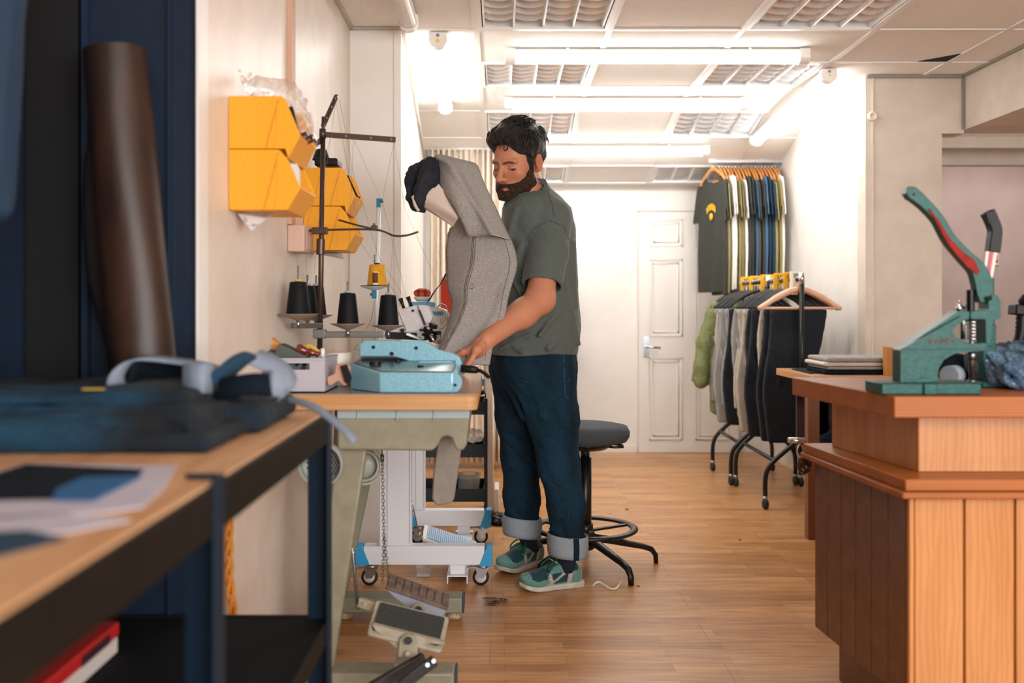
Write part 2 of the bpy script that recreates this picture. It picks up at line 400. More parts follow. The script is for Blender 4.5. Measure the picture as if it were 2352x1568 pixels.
# small trims: pale board edge where the navy boarding stops, vertical joints
wallbox('trim_2', (-.6705, 2.2, 0), (-.664, 2.2695, ZT), M_tbar)
nb = MB().box((-.735, 2.205, 0), (-.728, 2.221, ZT)).box((-.93, 2.2, 0), (-.91, 2.221, ZT)); struct('trim_3', nb, mat('navy_boarding_joint', '07223A', .5), loc=(-.8, 2.21, 0))
wallbox('trim_4', (2.02, 5.392, 0), (2.026, 5.3995, cz(5.4)), M_wall)
wallbox('trim_5', (-.475, 4.4645, 0), (-.472, 4.4695, cz(4.47)), M_wall)
ca = MB(); ca.bar((-.665, 4.0, cz(4)-.008), (-.665, 4.46, cz(4)-.008), .02, .012).bar((-.67, 4.462, cz(4)-.008), (-.44, 4.462, cz(4)-.008), .016, .012)
ca.bar((-.434, 4.47, cz(4.47)-.008), (-.53, 7.2, cz(7.2)-.008), .02, .012)
struct('trim_6', ca, mat('grey_ceiling_angle', 'B9B2A6', .5), loc=(-.5, 4.4, 2.3))
cb = MB().bar((1.99, 5.388, cz(5.4)-.01), (2.5, 5.388, cz(5.4)-.01), .018, .016).bar((2.512, 3.0, cz(3)-.008), (2.512, 5.39, cz(5)-.008), .016, .012)
cb.bar((2.512, 5.392, zb+.0), (2.512, 5.392, 2.35), .012, .012, (0, 1, 0)); struct('trim_7', cb, mat('grey_ceiling_angle_right', '8F897E', .6), loc=(2.2, 5.3, 2.3))
tg = MB().add([(2.14, 5.09, cz(5)-.003), (2.29, 4.93, cz(5)-.003), (2.29, 5.09, cz(5)-.003), (2.14, 5.09, cz(5)+.002), (2.29, 4.93, cz(5)+.002), (2.29, 5.09, cz(5)+.002)], [(0, 1, 2), (5, 4, 3), (0, 1, 4, 3), (1, 2, 5, 4), (2, 0, 3, 5)])
struct('trim_8', tg, M_shadow, loc=(2.2, 5, 2.3))  # dark sheet below the tiles, painted as the unlit gap at a broken corner
# door in the back wall, six moulded panels
dx0, dx1, dz1 = P(1468, 0, 7.5).x, P(1698, 0, 7.5).x, P(0, 487, 7.55).z
dd = MB().box((dx0, 7.515, .003), (dx1, 7.5595, dz1)); D = struct('door_1', dd, M_door, loc=(dx0, 7.54, 0))
wdt = dx1-dx0; px = MB()
for cxn in (.27, .73):
    for z0, z1 in ((.10, .72), (.88, 1.46), (1.56, 1.76)):
        c = dx0+wdt*cxn; hw = wdt*.165
        for t, dpt in ((0, .012), (.028, .008)):
            a, b, e, g = c-hw+t, c+hw-t, z0+t, z1-t
            for lo, hi in (((a, e), (b, e+.012)), ((a, g-.012), (b, g)), ((a, e), (a+.012, g)), ((b-.012, e), (b, g))):
                px.box((lo[0], 7.515-dpt*.5, lo[1]), (hi[0], 7.516, hi[1]))
px.build('door_panel', M_door, D, bevel=.003)
hx = dx0+.055; hz = P(0, 796, 7.5).z
MB().box((hx-.02, 7.505, hz-.075), (hx+.02, 7.515, hz+.075)).tube([(hx, 7.515, hz), (hx, 7.46, hz), (hx+.02, 7.45, hz), (hx+.10, 7.45, hz-.008)], .009).build('door_handle', mat('chrome', 'C8D4DC', .18, 1.), D)
df = MB().box((dx0-.006, 7.555, dz1+.001), (dx1+.006, 7.5595, dz1+.010))
struct('trim_9', df, mat('door_head_shadow_line', '9A8668', .8), loc=(dx0, 7.55, 0))  # thin brown strip painted as the shadow line over the door
wallbox('baseboard_back', (-.5, 7.55, 0), (dx0-.01, 7.5598, .05), M_white)

# ================= ceiling lights =================
M_mirror = mat('polished_louvre_metal', 'F4F8FB', .16, .45)
M_case = mat('white_light_housing', 'EEEAE6', .4)
M_lit = mat('lit_diffuser', 'FFFFFF', .5, emit='FFFCF8', estr=LAMP_W)
M_off = mat('unlit_diffuser', 'DAD2C8', .35)
cname = {3: 'left', 5: 'right'}; rname = {9: 'nearest row', 11: 'second row from the camera', 13: 'third row from the camera', 15: 'farthest row by the back wall'}
for (i, j) in sorted(FIX):
    x0, x1, y0, y1 = XL[i]+.016, XL[i+1]-.016, YL[j]+.014, YL[j+1]-.014
    t = thing('louvre_ceiling_light', 'square recessed ceiling light with mirrored louvre grid, %s column, %s' % (cname[i], rname[j]), 'ceiling light', ((x0+x1)/2, (y0+y1)/2, cz((y0+y1)/2)), 'recessed louvre lights')
    q = lambda x, y, dz: (x, y, cz(y)+dz)
    fr = MB()
    for a, b in (((x0, y0), (x1, y0)), ((x0, y1), (x1, y1)), ((x0, y0), (x0, y1)), ((x1, y0), (x1, y1))):
        ny = 1 if a[0] != b[0] else 4
        for s_ in range(ny):
            p = [a[k]+(b[k]-a[k])*s_/ny for k in (0, 1)]; r_ = [a[k]+(b[k]-a[k])*(s_+1)/ny for k in (0, 1)]
            fr.bar(q(p[0], p[1], -.001), q(r_[0], r_[1], -.001), .022, .012)
    fr.build('rim', M_case, t)
    hs = MB(); a, b = cz(y0), cz(y1); H = .085
    hs.add([(x0, y0, a), (x1, y0, a), (x1, y1, b), (x0, y1, b), (x0, y0, a+H), (x1, y0, a+H), (x1, y1, b+H), (x0, y1, b+H)],
           [(4, 5, 6, 7), (0, 1, 5, 4), (1, 2, 6, 5), (2, 3, 7, 6), (3, 0, 4, 7)])
    hs.build('housing', mat('louvre_housing', 'EDEEEE', .4, .0), t)
    lv = MB()
    for k in range(5):              # long dividers, tapered: wide at the top
        x = x0+.02+(x1-x0-.04)*k/4
        n = 4
        for s_ in range(n):
            ya, yb = y0+(y1-y0)*s_/n, y0+(y1-y0)*(s_+1)/n
            lv.add([q(x-.004, ya, .0), q(x+.004, ya, .0), q(x+.013, ya, .05), q(x-.013, ya, .05), q(x-.004, yb, .0), q(x+.004, yb, .0), q(x+.013, yb, .05), q(x-.013, yb, .05)],
                   [(0, 1, 5, 4), (1, 2, 6, 5), (0, 4, 7, 3)], False)
    for k in range(1, 6):           # cross blades, dipping lower between dividers
        y = y0+(y1-y0)*k/6; wy = (y1-y0)*.055
        for c in range(4):
            xa = x0+.02+(x1-x0-.04)*c/4+.004; xb = x0+.02+(x1-x0-.04)*(c+1)/4-.004
            def fn(u, v):
                x = xa+(xb-xa)*u; s2 = 4*(u-.5)**2; an = v*2-1
                return Vector(q(x, y+an*(wy*(.5+.5*s2)+.016*abs(an)), .004+.012*(1-s2)*0+.036*abs(an)**1.5+.014*s2))
            lv.grid(fn, 9, 7)
    lv.build('louvre', M_mirror, t)
def batten(x0, y0, x1, y1, label, lit=True):
    t = thing('batten_light', label, 'strip light', ((x0+x1)/2, (y0+y1)/2, cz((y0+y1)/2)), 'surface batten lights')
    zz = min(cz(y0), cz(y1)) if abs(y1-y0) < .3 else None
    n = 1 if zz else 6
    def pt(s_, dz): x = x0+(x1-x0)*s_; y = y0+(y1-y0)*s_; return Vector((x, y, (cz(y0)*(1-s_)+cz(y1)*s_)-dz))
    def seg(s0, s1, prof, m, nm):
        a, b = pt(s0, 0), pt(s1, 0); sd, u, d = frame(b-a); mb = MB(); k = len(prof)
        vs = [p+sd*px_+u*pz for p in (a, b) for px_, pz in prof]
        mb.add(vs, [tuple(range(k))[::-1], tuple(range(k, 2*k))]); mb.add(vs, [(i, (i+1) % k, (i+1) % k+k, i+k) for i in range(k)], False); return mb.build(nm, m, t)
    base = [(-.034, -.012), (.034, -.012), (.034, -.034), (-.034, -.034)]
    dif = [(-.036, -.034)]+[(-.036*math.cos(a), -.042-.03*math.sin(a)) for a in [PI*k/10 for k in range(11)]]+[(.036, -.034)]
    cap = [(-.04, -.008), (.04, -.008)]+[(.042*math.cos(a), -.04-.038*math.sin(a)) for a in [PI*k/10 for k in range(11)]]
    seg(.02, .98, base, M_case, 'tray'); seg(.03, .97, dif, M_lit if lit else M_off, 'diffuser')
    seg(0, .032, cap, M_case, 'end_cap'); seg(.968, 1, cap, M_case, 'end_cap')
    a, b = pt(.2, .006), pt(.21, .006); c, d = pt(.8, .006), pt(.81, .006)
    MB().bar(a, b, .05, .012).build('mounting_clip', M_case, t); MB().bar(c, d, .05, .012).build('mounting_clip', M_case, t); return t
batten(.03, 4.84, 1.50, 4.84, 'lit white batten light across the ceiling, nearest of the crosswise ones')
batten(.03, 5.90, 1.47, 5.90, 'lit white batten light across the ceiling, middle of the crosswise ones')
batten(.03, 6.76, 1.42, 6.76, 'lit white batten light across the ceiling, farthest of the crosswise ones')
bl = batten(-.280, 4.52, -.325, 6.02, 'lit batten light running lengthwise above the left pier, yellow sticker on its end')
br_ = batten(1.73, 5.22, 1.70, 6.62, 'lit batten light running lengthwise along the right white wall')
batten(-.392, 2.9, -.388, 4.28, 'unlit batten light running lengthwise at the upper left of the ceiling', lit=False)
for t, x, y in ((bl, -.280, 4.519), (br_, 1.73, 5.219)):
    MB().cyl((x, y-.003, cz(y)-.022), (x, y+.002, cz(y)-.022), .008).build('screw_cover', mat('grey_screw_cover', '8C8C92', .4), t)
    MB().cyl((x, y-.003, cz(y)-.048), (x, y+.002, cz(y)-.048), .009).build('sticker', mat('yellow_sticker', 'F2C82A', .5), t)
# small round fitting on the right pier
c = P(2004, 267, 5.395); t = thing('wall_socket_ring', 'small round cream cable outlet high on the right pier', 'cable outlet', c)
MB().lathe([(0.0, .004), (.012, .004), (.013, .012), (.022, .012), (.026, .004), (.027, -.003)], c, (0, -1, 0)).build('ring', mat('cream_plastic', 'E8DCC8', .4), t)
# ================= left foreground: workbench and what lies on it =================
def onz(px, py, z):
    Y = (EH-z)*F/(py-CY); return Vector(((px-CX)*Y/F, Y, z))
def ribbon(mb, pts, wid, thick=.0025, n=8, wv=None):   # band swept along a path; wv: its width direction (constant or per point)
    sp = spline(pts, n); k = len(sp); wvs = wv if isinstance(wv, list) else [wv or (0, 0, 1)]*len(pts); ws = spline(wvs, n)
    return mb.grid(lambda u, v: sp[min(int(round(u*(k-1))), k-1)]+ws[min(int(round(u*(k-1))), k-1)].normalized()*(wid*(v-.5)), k, 3, thick)
M_bsteel = mat('dark_painted_angle_steel', '12100B', .6, col2='0D0B08', nscale=12, spec=.2)
M_bsteel2 = mat('navy_painted_steel', '041E30', .5, spec=.25)
M_deck = mat('light_pine_board', 'DDB288', .55, col2='C9986C', nscale=2.5, nstretch=(14, 1, 1), wave=('X', 6, 6, .25, 'A87448'))
M_denim = mat('dark_indigo_denim', '0C1B28', .9, col2='07121C', nscale=420, contrast=(.3, .7), bump=.12, bscale=500, spec=.2)
M_denimblue = mat('teal_blue_denim_face', '153E58', .9, col2='103048', nscale=300, bump=.15, bscale=300)
M_denimgrey = mat('grey_blue_denim_reverse', '8C98AA', .85, col2='78869A', nscale=400, bump=.15, bscale=400)
ZB = .885; BX = -.376; BY0, BY1 = .25, 2.205
b = thing('workbench', 'long workbench with pine top on dark steel posts in the left foreground', 'workbench', (-.76, 1.3, 0))
MB().box((-1.16, BY0, ZB-.02), (BX-.004, BY1-.004, ZB)).build('bench_top', M_deck, b, bevel=.002)
for nm, lo, hi in (('rail', (BX-.006, BY0, ZB-.066), (BX+.004, BY1, ZB-.003)), ('rail', (-1.17, BY0, ZB-.066), (-1.16, BY1, ZB-.003)), ('rail', (-1.16, BY1-.003, ZB-.066), (BX, BY1+.006, ZB-.003)),
                   ('lower_rail', (BX-.006, BY0, .385), (BX+.002, BY1, .432)), ('lower_rail', (-1.16, BY1-.003, .385), (BX, BY1+.006, .432))):
    MB().box(lo, hi).build(nm, M_bsteel, b, bevel=.0015)
MB().box((-1.155, BY0, .412), (BX-.007, BY1-.004, .428)).build('lower_shelf', mat('dark_shelf_board', '060C12', .8, spec=.2), b)
for y in (.42, 1.34, BY1-.01):
    for x, s_ in ((BX, 1), (-1.16, -1)):
        top = ZB+(.008 if y == 1.34 and s_ == 1 else 0)
        lg = MB().box((x-.046 if s_ > 0 else x, y-.004, 0), (x+.006 if s_ > 0 else x+.046, y, top)).box((x+.002 if s_ > 0 else x-.006, y-.046, 0), (x+.007 if s_ > 0 else x-.001, y, top))
        for z in (.2, .33, .7): lg.cyl((x-.02*s_, y-.0055, z), (x-.02*s_, y-.003, z), .004, n=10)
        lg.build('leg', M_bsteel2, b, bevel=.001)
# folded jeans pile
def f_pile(p):
    x, y, z = p[..., 0], p[..., 1], p[..., 2]
    xr = -.432+.035*(y-1.8)                            # right end drifts
    def slab(x0, x1, y0, y1, z0, z1, r):
        q = np.stack([np.abs(x-(x0+x1)/2)-(x1-x0)/2+r, np.abs(y-(y0+y1)/2)-(y1-y0)/2+r, np.abs(z-(z0+z1)/2)-(z1-z0)/2+r], -1)
        return np.sqrt((np.maximum(q, 0)**2).sum(-1))+np.minimum(q.max(-1), 0)-r
    wv = .006*np.sin(x*13+y*7)+.004*np.sin(x*29-y*11)
    d = slab(-1.15, -.455, 1.56, 2.10, ZB, ZB+.03+0*x, .013)
    d = smin(d, slab(-1.15, -.50, 1.62, 2.06, ZB+.024, ZB+.058, .016)+wv, .008)
    d = smin(d, slab(-1.15, -.425, 1.80, 2.12, ZB+.0, ZB+.052, .022)+wv*.5, .008)
    d = smin(d, slab(-1.15, -.54, 1.72, 2.10, ZB+.05, ZB+.082, .016)+wv, .008)
    # big soft roll along the near edge, opening into a fold at its right end
    d = smin(d, s_chain(p, [(-1.14, 1.575, ZB+.026), (-.85, 1.57, ZB+.028), (-.6, 1.60, ZB+.03), (-.49, 1.68, ZB+.024)], [.026, .027, .028, .02], .01), .01)
    d = smax(d, -s_chain(p, [(-.78, 1.60, ZB+.062), (-.62, 1.585, ZB+.05), (-.52, 1.61, ZB+.03)], [.004, .013, .010], .01), .012)
    for (a, b_, r) in (((-1.1, 1.72, ZB+.06), (-.66, 1.68, ZB+.058), .006), ((-1.0, 1.86, ZB+.084), (-.6, 1.80, ZB+.08), .005), ((-.62, 1.95, ZB+.08), (-.46, 1.86, ZB+.05), .005), ((-1.1, 1.64, ZB+.046), (-.8, 1.66, ZB+.048), .006)):
        d = smin(d, s_cap(p, a, b_, r), .012)
    return np.maximum(d+.0015*wob(p, 40), ZB+.001-z)
def c_pile(v):
    t = np.clip(.5+.9*wob(v, 9, 2.), 0, 1)[:, None]; near = np.clip((1.86-v[:, 1])/.08, 0, 1)[:, None]*np.clip((-.58-v[:, 0])/.07, 0, 1)[:, None]
    a = np.array(lin('0A121A')[:3]); b_ = np.array(lin('114764')[:3]); return a+(b_-a)*(t*.25+.75*near*(t*.4+.6))
M_pile = mat('folded_denim_cloth', attr='col', rough=.92, col2='B8B8B8', nscale=260, bump=.2, bscale=300)
o = sdf_obj('folded_jeans', f_pile, (-1.17, 1.52, ZB-.01), (-.40, 2.16, ZB+.11), .006, M_pile, loc=(-.8, 1.85, ZB), col=c_pile)
tag(o, 'pile of dark folded denim jeans lying on the pine workbench', 'folded jeans')
tag(MB().cbox(onz(215, 893, ZB+.088)+Vector((0, 0, .0)), (.036, .012, .003)).build('fabric_label', mat('mustard_label', 'B79A35', .7), loc=onz(215, 893, ZB+.085)), 'small mustard yellow label on the folded jeans', 'label')
# waistband strips looping on top of the pile
t = thing('waistband_strip', 'looped grey-blue denim waistband strip on top of the folded jeans', 'fabric strip', P(400, 900, 1.93))
q = lambda x, y, Y=1.93: P(x, y, Y)
mb = MB(); ribbon(mb, [q(420, 905, 1.86), q(350, 912, 1.84), q(300, 905, 1.82), q(264, 880, 1.84), q(280, 842, 1.88), q(325, 821, 1.92), q(400, 826, 1.95), q(470, 838, 1.96), q(500, 850, 1.98)], .05, .003, 8, (.25, 1, .1))
mb.build('band', M_denimgrey, t)
mb = MB(); ribbon(mb, [q(300, 865, 1.9), q(330, 842, 1.96), (q(390, 848, 2.0)), q(440, 862, 2.0), q(480, 868, 1.97)], .045, .003, 6, (0, .3, 1)); mb.build('band', M_denim, t)
mb = MB(); ribbon(mb, [q(418, 868, 1.84), q(440, 869, 1.82), q(470, 868, 1.82), q(490, 868, 1.86)], .055, .004, 6, (0, .1, 1)); mb.build('fold', M_denimgrey, t)
t = thing('waistband_strip', 'curled navy denim waistband with grey outer face nearer the end of the bench', 'fabric strip', P(590, 890, 1.95))
mb = MB(); ribbon(mb, [q(490, 880, 1.86), q(520, 852, 1.88), q(555, 824, 1.92), q(580, 816, 1.96), q(600, 822, 2.0)], .055, .003, 8, (.5, 1, -.3)); mb.build('band', M_denimblue, t)
mb = MB(); ribbon(mb, [q(580, 816, 1.96), q(615, 830, 1.97), q(650, 855, 1.98), q(664, 885, 1.98), q(655, 905, 1.95)], .06, .003, 8, (.4, 1, .4)); mb.build('band', M_denimgrey, t)
mb = MB(); ribbon(mb, [q(500, 893, 1.86), q(540, 885, 1.84), q(590, 880, 1.84), q(640, 888, 1.86)], .04, .008, 6, (0, .4, 1)); mb.build('fold', M_denim, t)
mb = MB(); ribbon(mb, [q(600, 885, 1.88), q(625, 880, 1.85), q(655, 882, 1.87)], .05, .006, 6, (0, .1, 1)); mb.build('fold', M_denimgrey, t)
mb = MB(); ribbon(mb, [P(648, 915, 2.06), P(690, 922, 2.0), P(735, 942, 1.94), P(790, 985, 1.88), P(815, 1012, 1.86)], .022, .002, 8, (.3, 1, .5))
tag(mb.build('tape_end', M_denimgrey, loc=P(700, 925, 2.0)), 'pale grey tape hanging off the end of the workbench', 'tape')
# flat cuttings and paper
def flat(name, pts, z, th, m, label, cat, up=0):
    v = [onz(x, y, z) for x, y in pts]; c = sum(v, Vector())/len(v); n = len(v); mb = MB()
    mb.add([tuple(a) for a in v]+[(a.x, a.y, a.z+th) for a in v], [tuple(range(n))[::-1], tuple(range(n, 2*n))]+[(i, (i+1) % n, (i+1) % n+n, i+n) for i in range(n)])
    return tag(mb.build(name, m, loc=c), label, cat)
M_paper = mat('lilac_white_paper', 'C6C3D2', .7, col2='BDB9CB', nscale=6)
flat('pattern_paper', [(-60, 1100), (60, 1066), (405, 1072), (380, 1120), (330, 1165), (250, 1178), (-60, 1195)], ZB, .0015, M_paper, 'large pale paper sheet under denim cuttings on the workbench', 'paper')
flat('denim_cutting', [(-40, 1100), (60, 1068), (330, 1080), (310, 1096), (215, 1145), (-40, 1150)], ZB+.0016, .002, M_denim, 'dark denim cutting on the pale paper sheet', 'fabric')
flat('denim_cutting', [(130, 1125), (190, 1098), (325, 1094), (215, 1148), (120, 1146)], ZB+.0037, .002, mat('bright_blue_denim', '1F5F96', .8), 'brighter blue denim strip lying over the dark cutting', 'fabric')
flat('pattern_paper', [(-60, 1190), (150, 1182), (300, 1196), (170, 1222), (-60, 1238)], ZB, .0015, M_paper, 'narrow pale paper strip nearest the camera on the workbench', 'paper')
flat('denim_cutting', [(-60, 1228), (60, 1222), (150, 1238), (-60, 1290)], ZB+.0016, .002, M_denimblue, 'blue denim scrap at the near left edge of the workbench', 'fabric')
# red and white box on the lower shelf
bx = thing('product_box', 'red and white cardboard box on the lower shelf of the workbench', 'box', (-.9, 1.5, .428))
MB().box((-1.06, 1.05, .4285), (-.758, 1.98, .462)).build('box_base', mat('white_card', 'D8CFCB', .6), bx, bevel=.004)
MB().box((-1.062, 1.048, .4622), (-.756, 1.982, .49)).build('box_lid', mat('red_card', 'C01F22', .5), bx, bevel=.004)
MB().box((-.7555, 1.80, .464), (-.7545, 1.93, .482)).build('box_label', mat('dark_print', '3A1A22', .6), bx)
MB().box((-.7575, 1.35, .436), (-.7565, 1.45, .456)).build('box_print', mat('blue_grey_print', '7C86A4', .6), bx)
# boarding, roll and garment in the dark corner
wallbox('door_2', (P(60, 0, 2.2).x, 2.2, ZB+.01), (P(186, 0, 2.2).x, 2.2195, ZT), mat('black_flat_panel', '03060A', .8))  # flat black panel set against the navy boarding
M_brown = mat('brown_waxed_cloth', '3A2216', .45, col2='22140E', nscale=14, nstretch=(1, 1, .3), bump=.2, bscale=14)
rl = thing('fabric_roll', 'tall roll of dark brown waxed cloth leaning on the navy boarding', 'fabric roll', (P(335, 0, 2.1).x, 2.1, ZB))
a0 = Vector((P(343, 0, 2.1).x, 2.09, ZB+.004)); a1 = Vector((P(262, 0, 2.12).x, 2.125, P(0, 118, 2.12).z)); sd, u, d = frame(a1-a0)
def froll(uu, v):
    p = a0+(a1-a0)*v; an = uu*2*PI; rr = .066*(1+.03*math.sin(an*2+v*5)+.02*math.sin(an*3-v*9)); return p+sd*(math.cos(an)*rr)+u*(math.sin(an)*rr)
mb = MB().grid(froll, 40, 24, closed_u=True); mb.build('roll', M_brown, rl)
mb = MB().lathe([(0.03, 0), (.064, .001), (.066, .002)], a1-d*.004, d, 30)
for k in range(5): mb.lathe([(.02+.009*k, .0), (.0225+.009*k, .006+.002*(k % 2)), (.025+.009*k, .0)], a1-d*.003, d, 26)
mb.build('roll_end', mat('frayed_tan_edge', '5E3A1C', .8), rl)
fl = [(.0, -.07), (.2, -.078), (.38, -.105), (.55, -.105), (.72, -.088), (.8, -.066)]
def fflap(uu, v):
    off = float(np.interp(v*.8, [q_[0] for q_ in fl], [q_[1] for q_ in fl])); p = a0+(a1-a0)*(v*.8)
    return p+sd*(-(-off)*uu*(-1 if sd.x < 0 else 1)*1.0)+Vector((0, -.02*math.sin(uu*3)+.015, 0))
MB().grid(fflap, 10, 24, .003).build('loose_flap', mat('dark_brown_cloth_reverse', '16130F', .7), rl)
def f_coat(p):
    d = s_chain(p, [(P(-10, 0, 1.7).x, 1.7, 2.2), (P(-5, 0, 1.7).x, 1.7, 1.75), (P(-18, 0, 1.7).x, 1.7, 1.29)], [.035, .05, .034], .03)
    return d+.004*wob(p*np.array([1, 1, .2], np.float32), 60)
o = sdf_obj('hanging_garment', f_coat, (-1.0, 1.6, 1.2), (-.74, 1.8, 2.35), .008, mat('navy_cloth', '0E2C44', .8), loc=(-.86, 1.7, 2.35)); tag(o, 'dark navy garment hanging at the far left edge above the bench', 'garment')

# ================= left wall: bins, trunking =================
M_yel = mat('yellow_moulded_plastic', 'F0A820', .42, col2='EAA01A', nscale=120, bump=.03, bscale=200)
M_slot = mat('bin_groove', 'D18A14', .6)
def bin_stack(Y, dz, who, grp):
    k = 2.46/2287; W = .215
    def q(px, py): return ((px-CX)*k, EH-(py-CY)*k+dz)
    outs = [[(524, 220), (645, 220), (655, 227), (690, 310), (661, 363), (655, 341), (524, 341)],
            [(524, 342.5), (637, 343), (643, 345), (661, 365), (690, 431), (660, 482), (529, 482), (524, 470)]]
    lips = [((655, 227), (690, 310), (661, 363), (655, 341)), ((661, 365), (690, 431), (660, 482), (529, 482))]
    for n_, (ou, lp) in enumerate(zip(outs, lips)):
        c = q(590, 341 if n_ == 0 else 482); X0 = max(q(524, 0)[0], -.669)
        t = thing('storage_bin', ('upper' if n_ == 0 else 'lower')+' yellow plastic storage bin of the '+who, 'storage bin', (X0, Y, c[1]), grp)
        pr_ = [(max(q(*a)[0], -.669), q(*a)[1]) for a in ou]
        for yy in (Y, Y+W-.004):
            mb = MB(); nn = len(pr_); mb.add([(a, yy, z) for a, z in pr_]+[(a, yy+.004, z) for a, z in pr_], [tuple(range(nn)), tuple(range(nn, 2*nn))[::-1]]+[(i, i+nn, (i+1) % nn+nn, (i+1) % nn) for i in range(nn)])
            mb.build('side_panel', M_yel, t, bevel=.0015)
        mb = MB()
        A = [q(*a) for a in lp]
        def slab(a, b_): mb.add([(a[0], Y+.0041, a[1]), (b_[0], Y+.0041, b_[1]), (b_[0], Y+W-.0041, b_[1]), (a[0], Y+W-.0041, a[1]), (a[0]-.003, Y+.0041, a[1]+.003), (b_[0]-.003, Y+.0041, b_[1]+.003), (b_[0]-.003, Y+W-.0041, b_[1]+.003), (a[0]-.003, Y+W-.0041, a[1]+.003)],
                         [(0, 1, 2, 3), (7, 6, 5, 4), (0, 4, 5, 1), (1, 5, 6, 2), (2, 6, 7, 3), (3, 7, 4, 0)])
        slab(A[1], A[2]); mb.build('front_lip', M_yel, t)
        mb = MB(); z0 = q(0, 341 if n_ == 0 else 481)[1]; mb.box((-.669, Y+.0041, z0), (A[2][0], Y+W-.0041, z0+.003))
        mb.build('bin_floor', M_yel, t)
        MB().box((-.6695, Y+.0041, z0+.0031), (-.666, Y+W-.0041, q(0, 225 if n_ == 0 else 350)[1])).build('back_panel', M_yel, t)
        if n_ == 0: MB().box((-.6655, Y+.0041, q(0, 224)[1]), (q(640, 0)[0], Y+W-.0041, q(0, 221.5)[1])).build('top_edge', M_yel, t)
        t0 = 230 if n_ == 0 else 351; t1 = 341 if n_ == 0 else 481
        g = MB().bar((q(639, 0)[0], Y-.0002, q(0, t0)[1]), (q(610 if n_ == 0 else 606, 0)[0], Y-.0002, q(0, t1)[1]), .0015, .0035, (1, 0, 0)); g.build('groove', M_slot, t)
        MB().bar((q(637, 0)[0], Y-.0004, q(0, t0+8)[1]), (q(632, 0)[0], Y-.0004, q(0, t1)[1]), .002, .002, (1, 0, 0)).build('rib', M_yel, t)
    return q
q1 = bin_stack(2.46, 0, 'stack nearest the camera on the left wall', 'yellow wall bins')
q2 = bin_stack(3.40, -.048, 'farther stack behind the thread stand', 'yellow wall bins')
M_slip = mat('printed_white_paper', 'D9D9DE', .7, col2='A8AAB4', nscale=60, contrast=(.55, .62))
def slip(pts, Y, label, m=M_slip, name='paper_slip', cat='paper'):
    v = [P(x, y, Y+dy) for x, y, dy in pts]; n = len(v); c = sum(v, Vector())/n
    mb = MB().add([tuple(a) for a in v]+[(a.x, a.y+.0015, a.z) for a in v], [tuple(range(n))[::-1], tuple(range(n, 2*n))]+[(i, (i+1) % n, (i+1) % n+n, i+n) for i in range(n)])
    return tag(mb.build(name, m, loc=c), label, cat)
slip([(545, 490, .02), (578, 530, .0), (612, 502, .03), (640, 484, .1), (560, 484, .1)], 2.5, 'white printed paper hanging out under the nearest yellow bins')
slip([(735, 584, .02), (775, 588, .02), (792, 596, .05), (785, 580, .1), (740, 578, .1)], 3.42, 'white paper hanging out under the farther yellow bins')
M_film = mat('clear_plastic_film', 'F4F2F0', .12, trans=.75, alpha=.45)
def f_bag(p):
    d = s_chain(p, [P(560, 190, 2.55), P(600, 205, 2.55), P(650, 222, 2.58), P(695, 245, 2.6)], [.006, .03, .04, .012], .02)
    d = smin(d, s_chain(p, [P(546, 150, 2.5), P(562, 192, 2.55), P(575, 165, 2.5)], [.002, .006, .002], .004), .004)
    d = smin(d, s_chain(p, [P(672, 235, 2.6), P(690, 285, 2.6), P(700, 320, 2.6)], [.03, .03, .012], .02), .02)
    return np.maximum(d+.006*wob(p, 90), .0)*1.0+np.where(d > 0, 0, d*0)-(.0) if False else d+.007*wob(p, 85)
o = sdf_obj('plastic_bag', f_bag, P(530, 350, 2.7)-Vector((0, .3, 0)), P(735, 135, 2.7)+Vector((0, .08, 0)), .005, M_film, loc=P(620, 222, 2.57)); tag(o, 'crumpled clear plastic bag sticking out of the top of the nearest yellow bins', 'plastic bag')
M_black = mat('black_plastic', '0B0C0F', .45, spec=.3)
bt = thing('bottle', 'small dark capped bottle poking out of the upper yellow bin', 'bottle', P(700, 330, 2.57))
MB().cyl(P(688, 320, 2.57), P(708, 310, 2.57), .012).cyl(P(700, 325, 2.57), P(716, 318, 2.57), .01).build('bottle_body', mat('brown_glass', '4A2A20', .2), bt)
MB().cyl(P(716, 318, 2.57), P(724, 314, 2.57), .011).build('cap', mat('steel_cap', 'A8A8AC', .3, 1.), bt)
tg = thing('tool_handles', 'dark tool handle beside the bottle in the upper yellow bin', 'tool', P(672, 250, 2.57))
MB().cyl(P(666, 245, 2.56), P(690, 330, 2.58), .007).build('handle', M_black, tg)
for (x0, y0, x1, y1, rr, lab) in ((690, 395, 676, 350+20, .012, 'crumpled white wrapper in the lower yellow bin of the nearest stack'),):
    o = sdf_obj('wrapper', lambda p: s_cap(p, P(668, 375, 2.57), P(687, 420, 2.57), .016)+.005*wob(p, 110), P(650, 440, 2.65)-Vector((0, .16, 0)), P(705, 355, 2.65)+Vector((0, 0, 0)), .004, mat('white_wrapper', 'DDDADA', .4), loc=P(678, 400, 2.57)); tag(o, lab, 'wrapper')
tag(MB().box((-.64, 3.44, P(0, 385.5, 3.5).z), (-.56, 3.56, P(0, 368, 3.5).z)).build('black_box', M_black, loc=(-.6, 3.5, P(0, 385.5, 3.5).z), bevel=.006), 'black box lying on top of the farther yellow bins', 'box')
tag(MB().lathe([(.032, 0), (.02, .035), (.008, .04), (0, .04)], P(738, 367.5, 3.5), (0, 0, 1)).build('thread_cone', M_black, loc=P(738, 368, 3.5)), 'black thread cone standing on the black box on the farther bins', 'thread cone')
